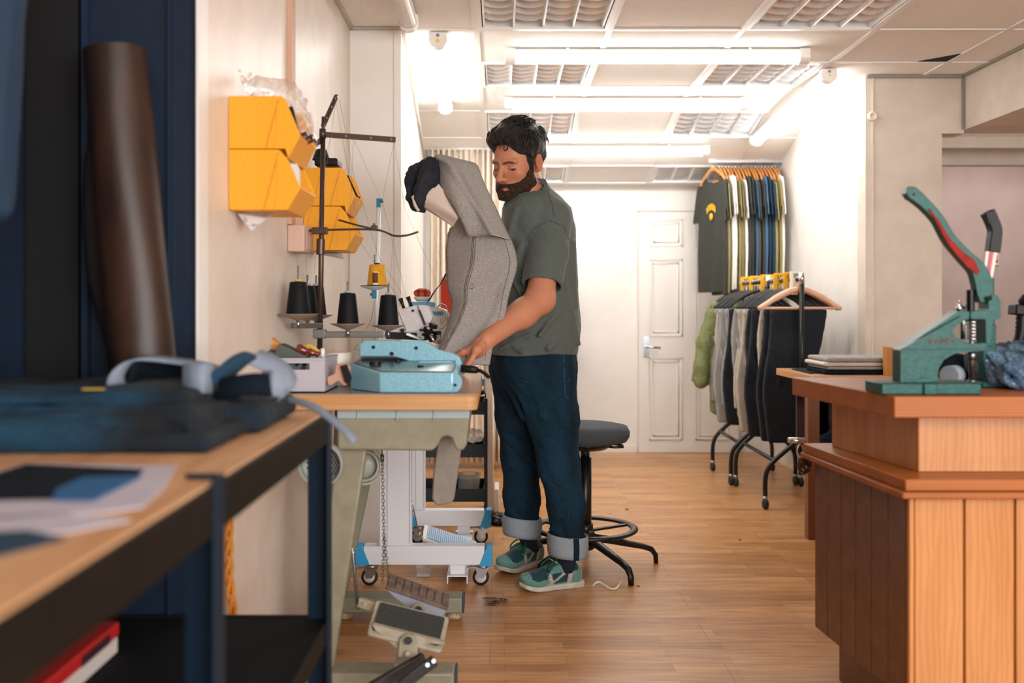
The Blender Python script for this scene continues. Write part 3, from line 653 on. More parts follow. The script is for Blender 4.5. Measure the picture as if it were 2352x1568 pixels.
tag(slip([(795, 402, 0), (800, 402, 0), (822, 450, 0), (828, 452, 0), (822, 462, 0), (812, 440, .0)], 3.5, '', M_black, 'black_strap', 'strap'), 'black strap hanging out of the farther yellow bins', 'strap')
# trunking and junction box on the wall
wallbox('trim_10', (-.6695, 3.14, P(0, 518, 3.2).z), (-.655, 3.20, ZT-.2), mat('pink_beige_trunking', 'C9A28C', .6))
MB_ = thing('junction_box', 'square beige electrical box on the left wall below the trunking', 'junction box', (-.6, 3.17, P(0, 580, 3.2).z))
MB().box((-.6695, 3.14, P(0, 580, 3.2).z), (-.615, 3.30, P(0, 519, 3.2).z)).build('box_body', mat('pink_beige_plastic', 'CFAE9E', .5), MB_, bevel=.004)
MB().box((-.6149, 3.16, P(0, 574, 3.2).z), (-.612, 3.28, P(0, 525, 3.2).z)).build('box_cover', mat('pink_beige_plastic', 'CFAE9E', .5), MB_, bevel=.002)
# orange rope hanging by the bench
mb = MB()
for k in range(3): mb.tube([Vector((-.652+.008*math.sin(s_*.9+k*2.1)+(0 if s_ < 14 else .002*(s_-14)), 2.40+.006*math.cos(s_*.9+k*2.1), .75-.02*s_)) for s_ in range(30)], .0045, 6)
tag(mb.build('orange_rope', mat('orange_cord', 'C77A1E', .8), loc=(-.652, 2.4, .75)), 'twisted orange rope hanging against the left wall beside the bench post', 'rope')
# ================= sewing station on the left =================
M_ply = mat('plywood_edge', 'DDAE78', .5, col2='CC9A62', nscale=3, nstretch=(1, 1, 30), wave=('Z', 22, 1.5, .6, '96602F'))
M_lam = mat('grey_brown_laminate', 'A79A92', .18, col2='9C8F87', nscale=20)
ZS = .868
t1 = thing('sewing_table', 'industrial sewing table with thick plywood top and beige pressed-steel legs', 'table', (-.35, 3.3, 0))
def rbox(x0, x1, y0, y1, r): return rpt([(x0, y0), (x1, y0), (x1, y1), (x0, y1)], r)
TX0, TX1, TY0, TY1 = -.655, -.062, 2.80, 3.60
def plate(mb, out, z0, z1):
    n = len(out); mb.add([(x, y, z0) for x, y in out]+[(x, y, z1) for x, y in out], [tuple(range(n))[::-1], tuple(range(n, 2*n))]+[(i, (i+1) % n, (i+1) % n+n, i+n) for i in range(n)]); return mb
plate(MB(), rbox(TX0, TX1, TY0, TY1, .03), ZS-.046, ZS-.0025).build('table_top', M_ply, t1, bevel=.003)
plate(MB(), rbox(TX0, TX1-.001, TY0+.001, TY1, .03), ZS-.0024, ZS).build('laminate', M_lam, t1)
M_beige = mat('beige_enamel', '8E8A78', .45, col2='847F6C', nscale=25, bump=.04, bscale=90)
M_green = mat('worn_grey_green_enamel', '80806F', .5, col2='7C7A68', nscale=30, contrast=(.55, .75), bump=.05, bscale=80)
for Y, w in ((2.87, 0), (3.56, 1)):                     # two slanted pressed legs with long foot bars
    if w == 0: outl = [(P(775, 0, Y).x, .71), (P(842, 0, Y).x, .71), (P(800, 0, Y).x, .36), (P(764, 0, Y).x, .06), (P(700, 0, Y).x, .06), (P(735, 0, Y).x, .36)]
    else: outl = [(P(770, 0, Y).x, .82), (P(875, 0, Y).x, .82), (P(845, 0, Y).x, .45), (P(795, 0, Y).x, .08), (P(735, 0, Y).x, .08), (P(760, 0, Y).x, .45)]
    MB().prism([(a, b_) for a, b_ in outl], (0, Y+.02, 0), (1, 0, 0), (0, 0, 1), .03).build('leg', M_beige if w == 0 else M_green, t1, bevel=.006)
    xr = P(1045, 0, 2.80).x if w == 0 else P(1066, 0, 3.62).x; zf = 0. if w == 0 else .028; hh = .073 if w == 0 else .055
    MB().box((TX0, Y-.045, zf), (xr-.003, Y+.05, zf+hh)).build('foot_bar', M_beige if w == 0 else M_green, t1, bevel=.006)
    MB().box((xr-.0028, Y-.044, zf+.002), (xr+.003, Y+.049, zf+hh-.002)).build('foot_cap', mat('dark_teal_cap', '2C3F45', .5), t1, bevel=.002)
    for x in ((xr-.035, TX0+.1) if w else ()): MB().lathe([(.02, 0), (.03, .004), (.026, .012), (.022, .027)], (x, Y, 0), (0, 0, 1)).build('adjusting_foot', mat('rusty_cream_foot', 'B9A584', .5, col2='8A7350', nscale=60), t1)
# oil pan under the top
def pan_out(s_): return [(P(775+s_, 0, 2.84).x, ZS-.047), (P(1080-s_, 0, 2.84).x, ZS-.047), (P(1079-s_, 0, 2.84).x, .80), (P(1072-s_, 0, 2.84).x, .72), (P(1064-s_, 0, 2.84).x, .704), (P(1050, 0, 2.84).x, .702), (P(1043, 0, 2.84).x, .715), (P(1038, 0, 2.84).x, .738), (P(1028, 0, 2.84).x, .745),
    (P(1014, 0, 2.84).x, .74), (P(1006, 0, 2.84).x, .72), (P(996, 0, 2.84).x, .704), (P(985, 0, 2.84).x, .702), (P(775+s_, 0, 2.84).x, .705)]
pn = MB().prism(pan_out(0), (0, 2.97, 0), (1, 0, 0), (0, 0, 1), .26); pn.build('oil_pan', M_beige, t1, bevel=.008, seg=3)
rm = MB().box((P(775, 0, 2.84).x, 2.836, .795), (P(1078, 0, 2.84).x, 2.842, ZS-.048))
for x in (820, 910, 995): rm.box((P(x, 0, 2.84).x, 2.832, .79), (P(x+3, 0, 2.84).x, 2.837, ZS-.048))
rm.build('pan_rim', mat('pale_blue_grey_rim', '9FB0B4', .35), t1, bevel=.003)
dk = [(1000, 1000), (1052, 1008), (1056, 1040), (1038, 1168), (1030, 1177), (997, 1183), (985, 1168), (988, 1105), (997, 1042)]
MB().prism(rpt([(P(x, y, 3.0).x, P(x, y, 3.0).z) for x, y in dk], .008), (0, 3.0+.16, 0), (1, 0, 0), (0, 0, 1), .05).build('waste_chute', mat('warm_grey_chute', '8E877E', .55, col2='857D74', nscale=40), t1, bevel=.006)
# handwheel and guard, linkage rod
cw = P(836, 1068, 3.15); rg = MB()
for r0, r1, yy in ((.055, .062, 0), (.043, .05, -.008)): rg.lathe([(r0, -.01), (r1, -.012), (r1, .012), (r0, .01), (r0, -.01)], cw+Vector((0, yy, 0)), (0, 1, 0), 36)
rg.lathe([(0, 0), (.044, 0), (.044, .004), (0, .004)], cw, (0, 1, 0), 30); rg.build('hand_wheel', mat('pale_grey_wheel', 'A9ABA0', .4), t1)
gd = MB().lathe([(0, .0), (.055, 0), (.06, .01), (.06, .05), (.055, .05), (.055, .012)], P(742, 1062, 2.72), (0, -1, 0), 36)
gd.build('wheel_guard', mat('grey_guard', '8C9490', .45), t1)
hd = MB(); gc = P(742, 1062, 2.72)
for i in range(-5, 6):
    for j in range(-5, 6):
        x = (i+.5*(j % 2))*.0085; z = j*.0075
        if x*x+z*z < .047**2: hd.cyl(gc+Vector((x, -.0005, z)), gc+Vector((x, -.0012-.0005, z)), .0026, n=8)
hd.build('guard_holes', mat('black_hole', '15181A', .8), t1)
MB().tube([P(798, 1165, 2.95), P(808, 1250, 2.93), P(822, 1392, 2.90)], [.0035, .0045, .006], 8).ball(P(811, 1268, 2.93), .008).ball(P(822, 1392, 2.90), .009).build('linkage_rod', mat('dull_steel', '8E979C', .35, .9), t1)
# chain
ch = MB()
def chain(p0, p1, n):
    p0 = Vector(p0); p1 = Vector(p1)
    for i in range(n):
        c = p0+(p1-p0)*((i+.5)/n); L_ = (p1-p0).length/n*.72; ww = .0042; pts = []
        for k in range(12):
            a = 2*PI*k/12; e = Vector((math.cos(a)*ww, 0, 0)) if i % 2 else Vector((0, math.cos(a)*ww, 0)); pts.append(c+e+(p1-p0).normalized()*(math.sin(a)*L_))
        pts.append(pts[0]); ch.tube(pts, .0011, 5, caps=False)
chain(P(878, 1060, 3.0), P(882, 1232, 3.0), 22); chain(P(882, 1232, 3.0), P(879, 1340, 3.0), 14); chain(P(882, 1228, 3.0), P(893, 1336, 3.0), 15)
ch.tube([P(876, 1030, 3.0), P(878, 1048, 3.0)], .003, 8).cyl(P(878, 1044, 3.0), P(878, 1060, 3.0), .006)
ch.build('pedal_chain', mat('tarnished_chain', '6A6152', .4, .8), t1)
# pedals
def pedal(name, pts_top, Y0, Y1, m, mt, ridges, label):
    pass
M_ped = mat('grey_blue_cast_pedal', '8F97A6', .45); M_rub = mat('worn_brown_rubber', '77675E', .8, col2='5E4C44', nscale=40)
pa, pb = P(885, 1352, 2.98), P(1028, 1402, 2.98)
pdl = thing('foot_pedal', 'upper grey-blue foot pedal with worn brown rubber blocks, hung from the chain', 'foot pedal', (pa+pb)/2-Vector((0, 0, .05)))
d = (pb-pa).normalized(); n_ = Vector((-d.z, 0, d.x)); n_ = n_ if n_.z > 0 else -n_
tl = (pb-pa).length; yw = .085; up_ = (n_+Vector((0, 0, 0))).normalized(); side = Vector((0, 1, .22)).normalized()
bd = MB(); ol = [(0, 0), (tl, 0), (tl-.005, -.03), (tl*.55, -.042), (.03, -.018)]
bd.prism(rpt(ol, .006), pa+side*(yw/2)-up_*.004, d, up_, .075).build('pedal_body', M_ped, pdl, bevel=.004)
pd = MB().prism(rpt([(0, -yw/2), (tl, -yw/2), (tl, yw/2), (0, yw/2)], .006), pa+side*(yw/2)+up_*.003, d, side, .01); pd.build('rubber_pad', M_rub, pdl, bevel=.002)
rb = MB()
for k in range(8): rb.prism(rpt([(tl*(k+.12)/8, -.032), (tl*(k+.8)/8, -.032), (tl*(k+.8)/8, .032), (tl*(k+.12)/8, .032)], .004, 3), pa+side*(yw/2)+up_*.0095, d, side, .006)
o = rb.build('tread_blocks', M_rub, pdl, bevel=.001); o['label'] = 'row of raised worn rubber blocks'
MB().lathe([(.012, 0), (.02, 0), (.02, .006), (.012, .006), (.012, 0)], P(960, 1400, 2.94), (0, -1, 0), 24).cyl(P(960, 1400, 2.955), P(960, 1400, 2.96), .013).build('pivot_ring', M_beige, pdl)
MB().cyl(P(960, 1400, 2.945), P(960, 1400, 3.03), .009).build('pivot_shaft', M_black, pdl)
MB().bar(P(960, 1400, 3.03), P(960, 1400, 3.03)-Vector((0, -.02, .18)), .03, .02).build('pivot_post', M_ped, pdl)
M_cped = mat('cream_cast_pedal', 'AFA896', .5, col2='9A927F', nscale=30)
pa, pb = P(868, 1386, 2.83), P(1026, 1424, 2.83)
tr = thing('foot_treadle', 'lower cream foot treadle with ridged black rubber, on a bracket over the foot bar', 'foot pedal', P(938, 1520, 2.83))
d = (pb-pa).normalized(); side = Vector((-.14, -1, -.62)).normalized(); up_ = d.cross(side).normalized(); up_ = up_ if up_.z > 0 else -up_
tl = (pb-pa).length; yw = .105
MB().prism(rpt([(-.008, -.008), (tl+.006, -.008), (tl+.004, yw+.01), (-.006, yw+.008)], .012), pa, d, side, .014).build('treadle_plate', M_cped, tr, bevel=.004)
MB().prism(rpt([(.006, .002), (tl-.006, .002), (tl-.008, yw-.006), (.004, yw-.006)], .008), pa+up_*.0095, d, side, .005).build('rubber_mat', mat('black_ridged_rubber', '262A2B', .7), tr)
rb = MB()
for k in range(34): x = .008+(tl-.016)*k/33; rb.bar(pa+d*x+side*.006+up_*.013, pa+d*(x-.002)+side*(yw-.01)+up_*.013, .0022, .003, up_)
rb.build('ridges', mat('dusty_rubber_ridge', '4A4C48', .8), tr)
sk = [(855, 1432), (1024, 1475), (1018, 1479), (985, 1476), (945, 1495), (915, 1490), (862, 1445)]
MB().prism(rpt([(P(x, y, 2.74).x, P(x, y, 2.74).z) for x, y in sk], .004), (0, 2.745, 0), (1, 0, 0), (0, 0, 1), .02).build('treadle_skirt', M_cped, tr, bevel=.003)
bk = [(918, 1470), (925, 1460), (937, 1456), (949, 1460), (957, 1472), (960, 1508), (914, 1508)]
MB().prism([(P(x, y, 2.72).x, P(x, y, 2.72).z) for x, y in bk], (0, 2.722, 0), (1, 0, 0), (0, 0, 1), .014).build('pivot_bracket', M_cped, tr, bevel=.002)
MB().cyl(P(938, 1471, 2.71), P(938, 1471, 2.70), .0105).build('pivot_hole', M_black, tr)
MB().bar(P(910, 1512, 2.79), P(962, 1512, 2.79), .12, .012).cyl(P(937, 1502, 2.70), P(937, 1502, 2.696), .008).build('bracket_base', M_cped, tr, bevel=.002)
ar = MB().bar(P(868, 1396, 2.84), P(825, 1382, 2.86), .016, .026).cyl(P(838, 1388, 2.83), P(838, 1388, 2.826), .004); ar.build('lever_arm', M_cped, tr, bevel=.002)
M_lev = mat('black_steel_lever', '1B1C1E', .4)
lv_ = thing('control_levers', 'pair of black steel levers resting over the nearest foot bar', 'lever', P(930, 1550, 2.62))
MB().bar(P(845, 1585, 2.6), P(975, 1510, 2.66), .02, .03).build('lever', M_lev, lv_, bevel=.002)
MB().bar(P(915, 1580, 2.56), P(998, 1516, 2.60), .012, .03).build('lever', M_lev, lv_, bevel=.002)
for x, y in ((996, 1518), (982, 1527)): MB().cyl(P(x, y, 2.59), P(x, y, 2.58), .0055).build('bolt', mat('zinc_bolt', 'B8BCC0', .3, 1.), lv_)

# ---- things on the sewing table ----
M_teal = mat('light_blue_hammertone', '8CC0D4', .28, .15, col2='7EB4CA', nscale=160, bump=.08, bscale=150)
M_steelbr = mat('brushed_steel_plate', '8E9490', .25, .85, col2='7A817E', nscale=30)
bm_ = thing('pressing_machine', 'light blue metal trimming machine at the near edge of the sewing table', 'machine', (-.22, 2.92, ZS))
X = lambda px, Y: (px-CX)*Y/F
Zp = lambda py, Y: EH-(py-CY)*Y/F
out = [(X(873, 2.83), 2.83), (X(1040, 2.83), 2.83), (X(1052, 2.83), 2.845), (X(1056, 2.9), 2.90), (X(1048, 3.0), 3.0), (X(845, 3.1), 3.10), (X(806, 2.96), 2.95)]
n = len(out); topz = [.927, .927, .927, .93, .95, .962, .945]
MB().add([(a, b_, ZS+.001) for a, b_ in out]+[(a, b_, z) for (a, b_), z in zip(out, topz)], [tuple(range(n))[::-1], tuple(range(n, 2*n))]+[(i, (i+1) % n, (i+1) % n+n, i+n) for i in range(n)]).build('machine_base', M_teal, bm_, bevel=.004)
ns = MB().tube([(X(1038, 2.85), 2.835, .897), (X(1040, 2.95), 2.96, .905)], .030, 24); ns.build('base_nose', M_teal, bm_, bevel=.002)
tp = [(out[0][0]+.004, out[0][1]+.004, .9285), (out[1][0], out[1][1]+.004, .9285), (X(1048, 3.0), 3.0, .9515), (X(848, 3.1), 3.09, .9635), (X(812, 2.96), 2.955, .9465)]
MB().add(tp+[(a, b_, z+.002) for a, b_, z in tp], [(4, 3, 2, 1, 0), (5, 6, 7, 8, 9)]+[(i, (i+1) % 5, (i+1) % 5+5, i+5) for i in range(5)]).build('top_plate', M_steelbr, bm_)
fp = [(827, 812), (827, 792), (836, 782), (968, 782), (985, 788), (1008, 803), (1042, 811), (1056, 820), (1062, 836), (1060, 872), (1050, 872), (1048, 848), (1036, 842), (950, 842), (940, 828), (905, 818), (827, 818)]
MB().prism(rpt([(X(a, 3.0), Zp(b_, 3.0)) for a, b_ in fp], .004, 3), (0, 3.005, 0), (1, 0, 0), (0, 0, 1), .028).build('upper_arm', M_teal, bm_, bevel=.004)
MB().prism(rpt([(X(a, 2.96), Zp(b_, 2.96)) for a, b_ in [(962, 830), (1035, 829), (1052, 840), (1050, 862), (1040, 846), (1025, 840), (966, 840)]], .003, 3), (0, 2.965, 0), (1, 0, 0), (0, 0, 1), .02).build('lower_arm', M_teal, bm_, bevel=.003)
MB().prism(rpt([(X(a, 3.05), Zp(b_, 3.05)) for a, b_ in [(830, 800), (1040, 815), (1045, 850), (832, 845)]], .003, 3), (0, 3.04, 0), (1, 0, 0), (0, 0, 1), .02).build('back_plate', M_steelbr, bm_)
for (a, b_, Y, r_) in ((858, 797, 2.99, .005), (956, 799, 2.99, .005), (900, 812, 2.99, .006), (1046, 884, 2.829, .004)):
    MB().cyl((X(a, Y), Y, Zp(b_, Y)), (X(a, Y), Y-.004, Zp(b_, Y)), r_).build('bolt', M_black, bm_)
for (a, b_, Y, r_, h_) in ((862, 826, 2.93, .018, .018), (914, 828, 2.97, .008, .006), (966, 850, 2.90, .009, .008)):
    z0 = .935 if Y < 2.95 else .95; MB().cyl((X(a, Y), Y, z0-.005), (X(a, Y), Y, z0+h_), r_).build('knob', M_black, bm_, bevel=.001)
nz = MB().tube([P(1058, 846, 2.9), P(1085, 848, 2.9), P(1098, 850, 2.9)], [.012, .012, .010], 14); nz.tube(spline([P(1098, 850, 2.9), P(1110, 855, 2.88), P(1123, 866, 2.86)], 4), [.006]*9, 8)
nz.build('black_nozzle', M_black, bm_)
# overlock machine
M_ogrey = mat('light_grey_machine_enamel', 'C3BFC0', .35, col2='BBB7B8', nscale=50, bump=.02, bscale=120)
ov = thing('overlock_machine', 'light grey overlock sewing machine head standing behind the light blue machine', 'sewing machine', (X(945, 3.3), 3.3, ZS))
c3 = lambda x, y: (600+x/4.126, 560+y/4.126)
def px_prism(mb, pts, Y, th, conv=c3, r=.003):
    return mb.prism(rpt([(X(conv(a, b_)[0], Y), Zp(conv(a, b_)[1], Y)) for a, b_ in pts], r, 3), (0, Y+th/2, 0), (1, 0, 0), (0, 0, 1), th)
px_prism(MB(), [(1135, 885), (1135, 715), (1180, 690), (1262, 655), (1298, 640), (1372, 830), (1255, 835), (1215, 810), (1175, 830), (1165, 885)], 3.25, .10).build('rear_cover', M_ogrey, ov, bevel=.004)
px_prism(MB(), [(1302, 640), (1462, 580), (1520, 700), (1560, 850), (1500, 815), (1430, 830), (1377, 832)], 3.245, .10).build('front_cover', M_ogrey, ov, bevel=.004)
px_prism(MB(), [(1488, 580), (1575, 585), (1625, 690), (1600, 745), (1562, 770), (1530, 690)], 3.25, .09).build('face_cover', M_ogrey, ov, bevel=.004)
MB().box((X(870, 3.3), 3.27, ZS+.001), (X(1000, 3.3), 3.45, .985)).build('machine_bed', M_ogrey, ov, bevel=.008)
px_prism(MB(), [(1180, 885), (1190, 840), (1380, 845), (1560, 850), (1600, 900), (1560, 915), (1180, 900)], 3.26, .07).build('throat_mechanism', M_black, ov, bevel=.002)
px_prism(MB(), [(1375, 848), (1395, 845), (1520, 895), (1515, 910), (1500, 908), (1372, 862)], 3.225, .012).build('bright_lever', mat('white_metal_lever', 'F4F6FA', .2), ov)
px_prism(MB(), [(1488, 620), (1505, 625), (1560, 760), (1545, 765)], 3.235, .01).build('slot', M_black, ov)
gb = MB()
for a, b_, r_ in ((1272, 668, .004), (1440, 632, .004), (1160, 722, .004), (1340, 820, .007), (1515, 817, .005)):
    cx_, cy_ = c3(a, b_); gb.cyl((X(cx_, 3.245), 3.246, Zp(cy_, 3.245)), (X(cx_, 3.245), 3.238, Zp(cy_, 3.245)), r_)
gb.build('cover_screws', M_black, ov)['label'] = 'black recessed screws'
for a, b_ in (((1352, 610), (1318, 515)), ((1425, 590), (1388, 500))):
    p0 = c3(*a); p1 = c3(*b_); MB().tube([P(*p0, 3.28), P((p0[0]*.6+p1[0]*.4), (p0[1]*.6+p1[1]*.4), 3.28), P(*p1, 3.28)], [.005, .0055, .008], 10).build('tension_post', M_black, ov)
fo = MB()
for a, b_, s_ in (((1560, 800), (1610, 850), .022), ((1600, 840), (1640, 900), .02), ((1570, 870), (1625, 920), .014), ((1610, 760), (1650, 790), .018), ((1640, 850), (1690, 840), .016)):
    p0 = c3(*a); p1 = c3(*b_); fo.bar(P(*p0, 3.22), P(*p1, 3.2), s_, s_*.8)
fo.build('presser_foot_unit', M_black, ov, bevel=.002)
fs = MB()
for a, b_, r_ in ((1530, 888, .006), (1615, 868, .006), (1500, 860, .008), (1585, 800, .005)):
    cx_, cy_ = c3(a, b_); fs.cyl((X(cx_, 3.21), 3.215, Zp(cy_, 3.21)), (X(cx_, 3.21), 3.2, Zp(cy_, 3.21)), r_)
fs.tube([P(*c3(1610, 870), 3.19), P(*c3(1640, 935), 3.19)], .004, 8).build('steel_fittings', mat('bright_steel', 'D3D7DA', .2, 1.), ov)
# grey basket with odds and ends
M_basket = mat('light_grey_basket_plastic', 'B3B1BD', .5)
bs = thing('storage_basket', 'light grey plastic basket with a handle slot on the sewing table', 'basket', (-.57, 2.93, ZS))
x0, x1, y0, y1, z1 = -.652, X(746, 2.84), 2.84, 3.06, Zp(822, 2.84)
hx0, hx1, hz0, hz1 = X(652, 2.84), X(711, 2.84), Zp(849, 2.84), Zp(834, 2.84)
fm = MB(); g = .004     # front panel with a slot
for lo, hi in (((x0, ZS+.001), (x1, hz0)), ((x0, hz1), (x1, z1)), ((x0, hz0), (hx0, hz1)), ((hx1, hz0), (x1, hz1))): fm.box((lo[0], y0, lo[1]), (hi[0], y0+.003, hi[1]))
fm.box((x0, y1-.003, ZS+.001), (x1, y1, z1)).box((x0, y0+.003, ZS+.001), (x0+.003, y1-.003, z1)).box((x1-.003, y0+.003, ZS+.001), (x1, y1-.003, z1)).box((x0, y0, ZS+.001), (x1, y1, ZS+.004))
fm.build('basket_body', M_basket, bs); MB().box((x0-.003, y0-.003, z1-.006), (x1+.003, y0+.003, z1)).box((x1-.003, y0+.003, z1-.006), (x1+.003, y1+.003, z1)).build('basket_rim', M_basket, bs, bevel=.001)
M_wood = mat('light_wood', 'D79A5C', .5, col2='C4864A', nscale=6, nstretch=(1, 8, 8))
w1 = MB().bar(P(604, 770, 2.95), P(690, 838, 2.93), .03, .025); tag(w1.build('wooden_block', M_wood, loc=P(650, 810, 2.94), bevel=.002), 'long orange wooden strip leaning in the grey basket', 'wooden strip')
w2 = MB().bar(P(640, 806, 2.9), P(700, 835, 2.88), .04, .05); tag(w2.build('glass_slide', mat('dark_glass', '55605C', .15), loc=P(665, 818, 2.9), bevel=.002), 'dark glossy block leaning in the grey basket', 'block')
w3 = MB().bar(P(578, 804, 2.92), P(640, 835, 2.9), .06, .05); tag(w3.build('card_box', mat('dark_grey_card', '4A4A42', .6, col2='6A6858', nscale=20), loc=P(600, 815, 2.9), bevel=.002), 'grey card box tilted at the left of the grey basket', 'box')
kn = thing('turned_handle', 'glossy red-brown turned wooden handle in the grey basket', 'tool handle', P(705, 812, 2.88))
a_, b__ = P(682, 800, 2.88), P(735, 815, 2.88); dd_ = b__-a_
MB().lathe([(0, 0), (.013, .0), (.016, .01), (.013, .022), (.009, .03), (.012, .042), (.010, .05), (.007, .055), (.010, .062), (.006, .067), (0, .068)], a_, dd_, 22).build('handle', mat('glossy_mahogany', '6A2417', .15, coat=.6), kn)
MB().cyl(P(700, 825, 2.88), P(676, 832, 2.87), .018, .014).build('black_tip', M_black, kn)
tag(MB().bar(P(704, 795, 2.95), P(730, 812, 2.94), .02, .02).build('yellow_eraser', mat('yellow_block', 'E0B028', .5), loc=P(716, 804, 2.95), bevel=.002), 'small yellow block sticking out of the grey basket', 'block')
tag(MB().tube([P(741, 822, 2.88), P(741, 800, 2.88)], [.006, .006], 10).build('white_stick', mat('white_plastic', 'EDEBE8', .4), loc=P(741, 822, 2.88)), 'short white stick standing at the corner of the grey basket', 'stick')
rt = thing('round_tin', 'white round lidded tin behind the grey basket', 'tin', (X(776, 3.05), 3.08, ZS))
MB().lathe([(0, .001), (.041, .001), (.041, .07), (0, .07)], (X(778, 3.1), 3.1, ZS), (0, 0, 1), 32).build('tin_body', mat('ivory_tin', 'E4DACE', .4), rt)
MB().lathe([(.0425, .066), (.0425, .1), (.040, .103), (0, .103)], (X(778, 3.1), 3.1, ZS), (0, 0, 1), 32).build('lid', mat('ivory_tin', 'E4DACE', .4), rt)
wb = thing('wooden_brush', 'pinkish wooden block brush beside the light blue machine', 'brush', P(775, 884, 2.86))
MB().prism(rpt([(X(a, 2.86), Zp(b_, 2.86)) for a, b_ in [(750, 866), (768, 858), (770, 838), (795, 834), (803, 846), (798, 884), (790, 886), (776, 874), (760, 886), (752, 884)]], .003), (0, 2.88, 0), (1, 0, 0), (0, 0, 1), .035).build('brush_block', mat('pinkish_wood', 'C49A86', .5, col2='B58974', nscale=12), wb, bevel=.002)
MB().prism([(X(a, 2.86), Zp(b_, 2.86)) for a, b_ in [(783, 840), (797, 836), (808, 868), (803, 884), (793, 876)]], (0, 2.856, 0), (1, 0, 0), (0, 0, 1), .012).build('bristles', M_black, wb)

# ---- thread stands ----
M_pole = mat('dark_bronze_steel', '57463F', .35, .7)
M_pin = mat('steel_pin', 'A9B0B8', .25, .9)
M_disc = mat('tan_spool_disc', '9C8774', .5)
M_thr = mat('navy_black_thread', '03060B', .6, col2='060B14', nscale=4, nstretch=(1, 1, 120), bump=.25, bscale=3, spec=.25)
YP = 3.2
ts = thing('thread_stand', 'dark bronze thread stand with two branching arms on the sewing table', 'thread stand', (X(737, YP), YP, ZS))
MB().cyl((X(733, YP), YP, ZS+.001), (X(742, YP), YP, Zp(312, YP)), .009, .008, 14).build('pole', M_pole, ts)
MB().cyl((X(742, YP), YP, Zp(318, YP)), (X(742, YP), YP, Zp(268, YP)), .005).cyl((X(741, YP), YP, Zp(318, YP)), (X(741, YP), YP, Zp(296, YP)), .011).build('top_joint', M_pole, ts)
def arm(p0, p1, w=.012, h=.018):
    MB().bar(p0, p1, w*.25, h).bar(p0+Vector((0, w*.5, h*.45)), p1+Vector((0, w*.5, h*.45)), w, .002).build('arm', M_pole, ts)
    for k in (.3, .65, .94): c = p0+(p1-p0)*k; MB().cyl(c+Vector((0, -.004, 0)), c+Vector((0, .004, 0)), .003, n=10).build('eyelet', M_pin, ts)
arm(P(746, 309, YP), P(909, 321, YP)); arm(P(741, 292, YP), P(772, 222, YP+.06)); arm(P(738, 322, YP), P(703, 344, YP-.12))
rod = MB().tube(spline([P(700, 530, YP), P(740, 528, YP), P(860, 527, YP), P(905, 541, YP-.03), P(935, 540, YP-.05), P(961, 532, YP-.06)], 5), .0035, 8)
rod.tube([P(862, 526, YP), P(820, 517, YP+.02), P(778, 505, YP+.04)], .0032, 8); rod.build('guide_rod', M_pole, ts)
cl = MB().cbox(P(735, 530, YP), (.05, .03, .022)).cyl(P(737, 548, YP), P(736, 585, YP), .0135).cbox(P(860, 523, YP), (.02, .018, .016)).cyl(P(860, 524, YP), P(859, 512, YP), .0035); cl.build('clamp', M_pole, ts, bevel=.002)
br = MB().bar(P(735, 768, YP), P(880, 768, YP), .018, .02).build('cross_bar', mat('grey_steel_bar', '7E7C78', .4, .6), ts, bevel=.002)
MB().cbox(P(735, 766, YP), (.04, .035, .03)).build('cross_clamp', mat('grey_steel_bar', '7E7C78', .4, .6), ts, bevel=.003)
MB().bar(P(672, 748, YP-.12), P(738, 748, YP), .018, .016).build('side_bar', mat('grey_steel_bar', '7E7C78', .4, .6), ts, bevel=.002)
spots = [(685, 725, YP-.18, 1.0, 'black thread cone on the leftmost spool disc, nearest the wall bins'), (706, 727, YP+.06, .9, 'black thread cone in the middle of the left cluster of three'), (726, 727, YP+.16, .92, 'black thread cone beside the bronze pole in the left cluster'),
         (799, 747, YP-.02, .92, 'black thread cone alone on the disc right of the bronze pole'), (892, 750, YP+.05, .92, 'black thread cone half hidden behind the overlock machine')]
for i, (px_, py_, Y, s_, lab) in enumerate(spots):
    o0 = P(px_, py_, Y)
    MB().lathe([(.003, -.016), (.008, -.014), (.06*s_, .004), (.062*s_, .006), (.008, -.011), (0, -.011)], o0, (0, 0, 1), 30).build('spool_disc', M_disc, ts)
    MB().cyl(o0+Vector((0, 0, -.014)), o0+Vector((0, 0, .152*s_)), .0035, n=10).build('spool_pin', M_pin, ts)
    MB().cyl(o0+Vector((0, 0, -.035)), o0+Vector((0, 0, -.014)), .006, n=10).build('disc_nut', M_pin, ts)
    k = thing('thread_cone', lab, 'thread cone', o0+Vector((0, 0, .0)), 'black thread cones')
    r0, r1, h = .0375*s_, .0275*s_, .112*s_
    if i == 0: r0, r1, h = .036, .026, .103
    MB().lathe([(r0*.4, .0), (r0, .002), (r0*1.01, .008), (r1, h-.004), (r1*.9, h), (.009, h+.001)], o0, (0, 0, 1), 32).build('thread_winding', M_thr, k)
    MB().lathe([(.0045, h+.001), (.012, h+.002), (.010, h+.007), (.0045, h+.008)], o0, (0, 0, 1), 18).build('cone_tip', mat('yellow_tip', 'C9BE3A', .5) if i == 0 else mat('grey_tip', 'A8A8AA', .5), k)
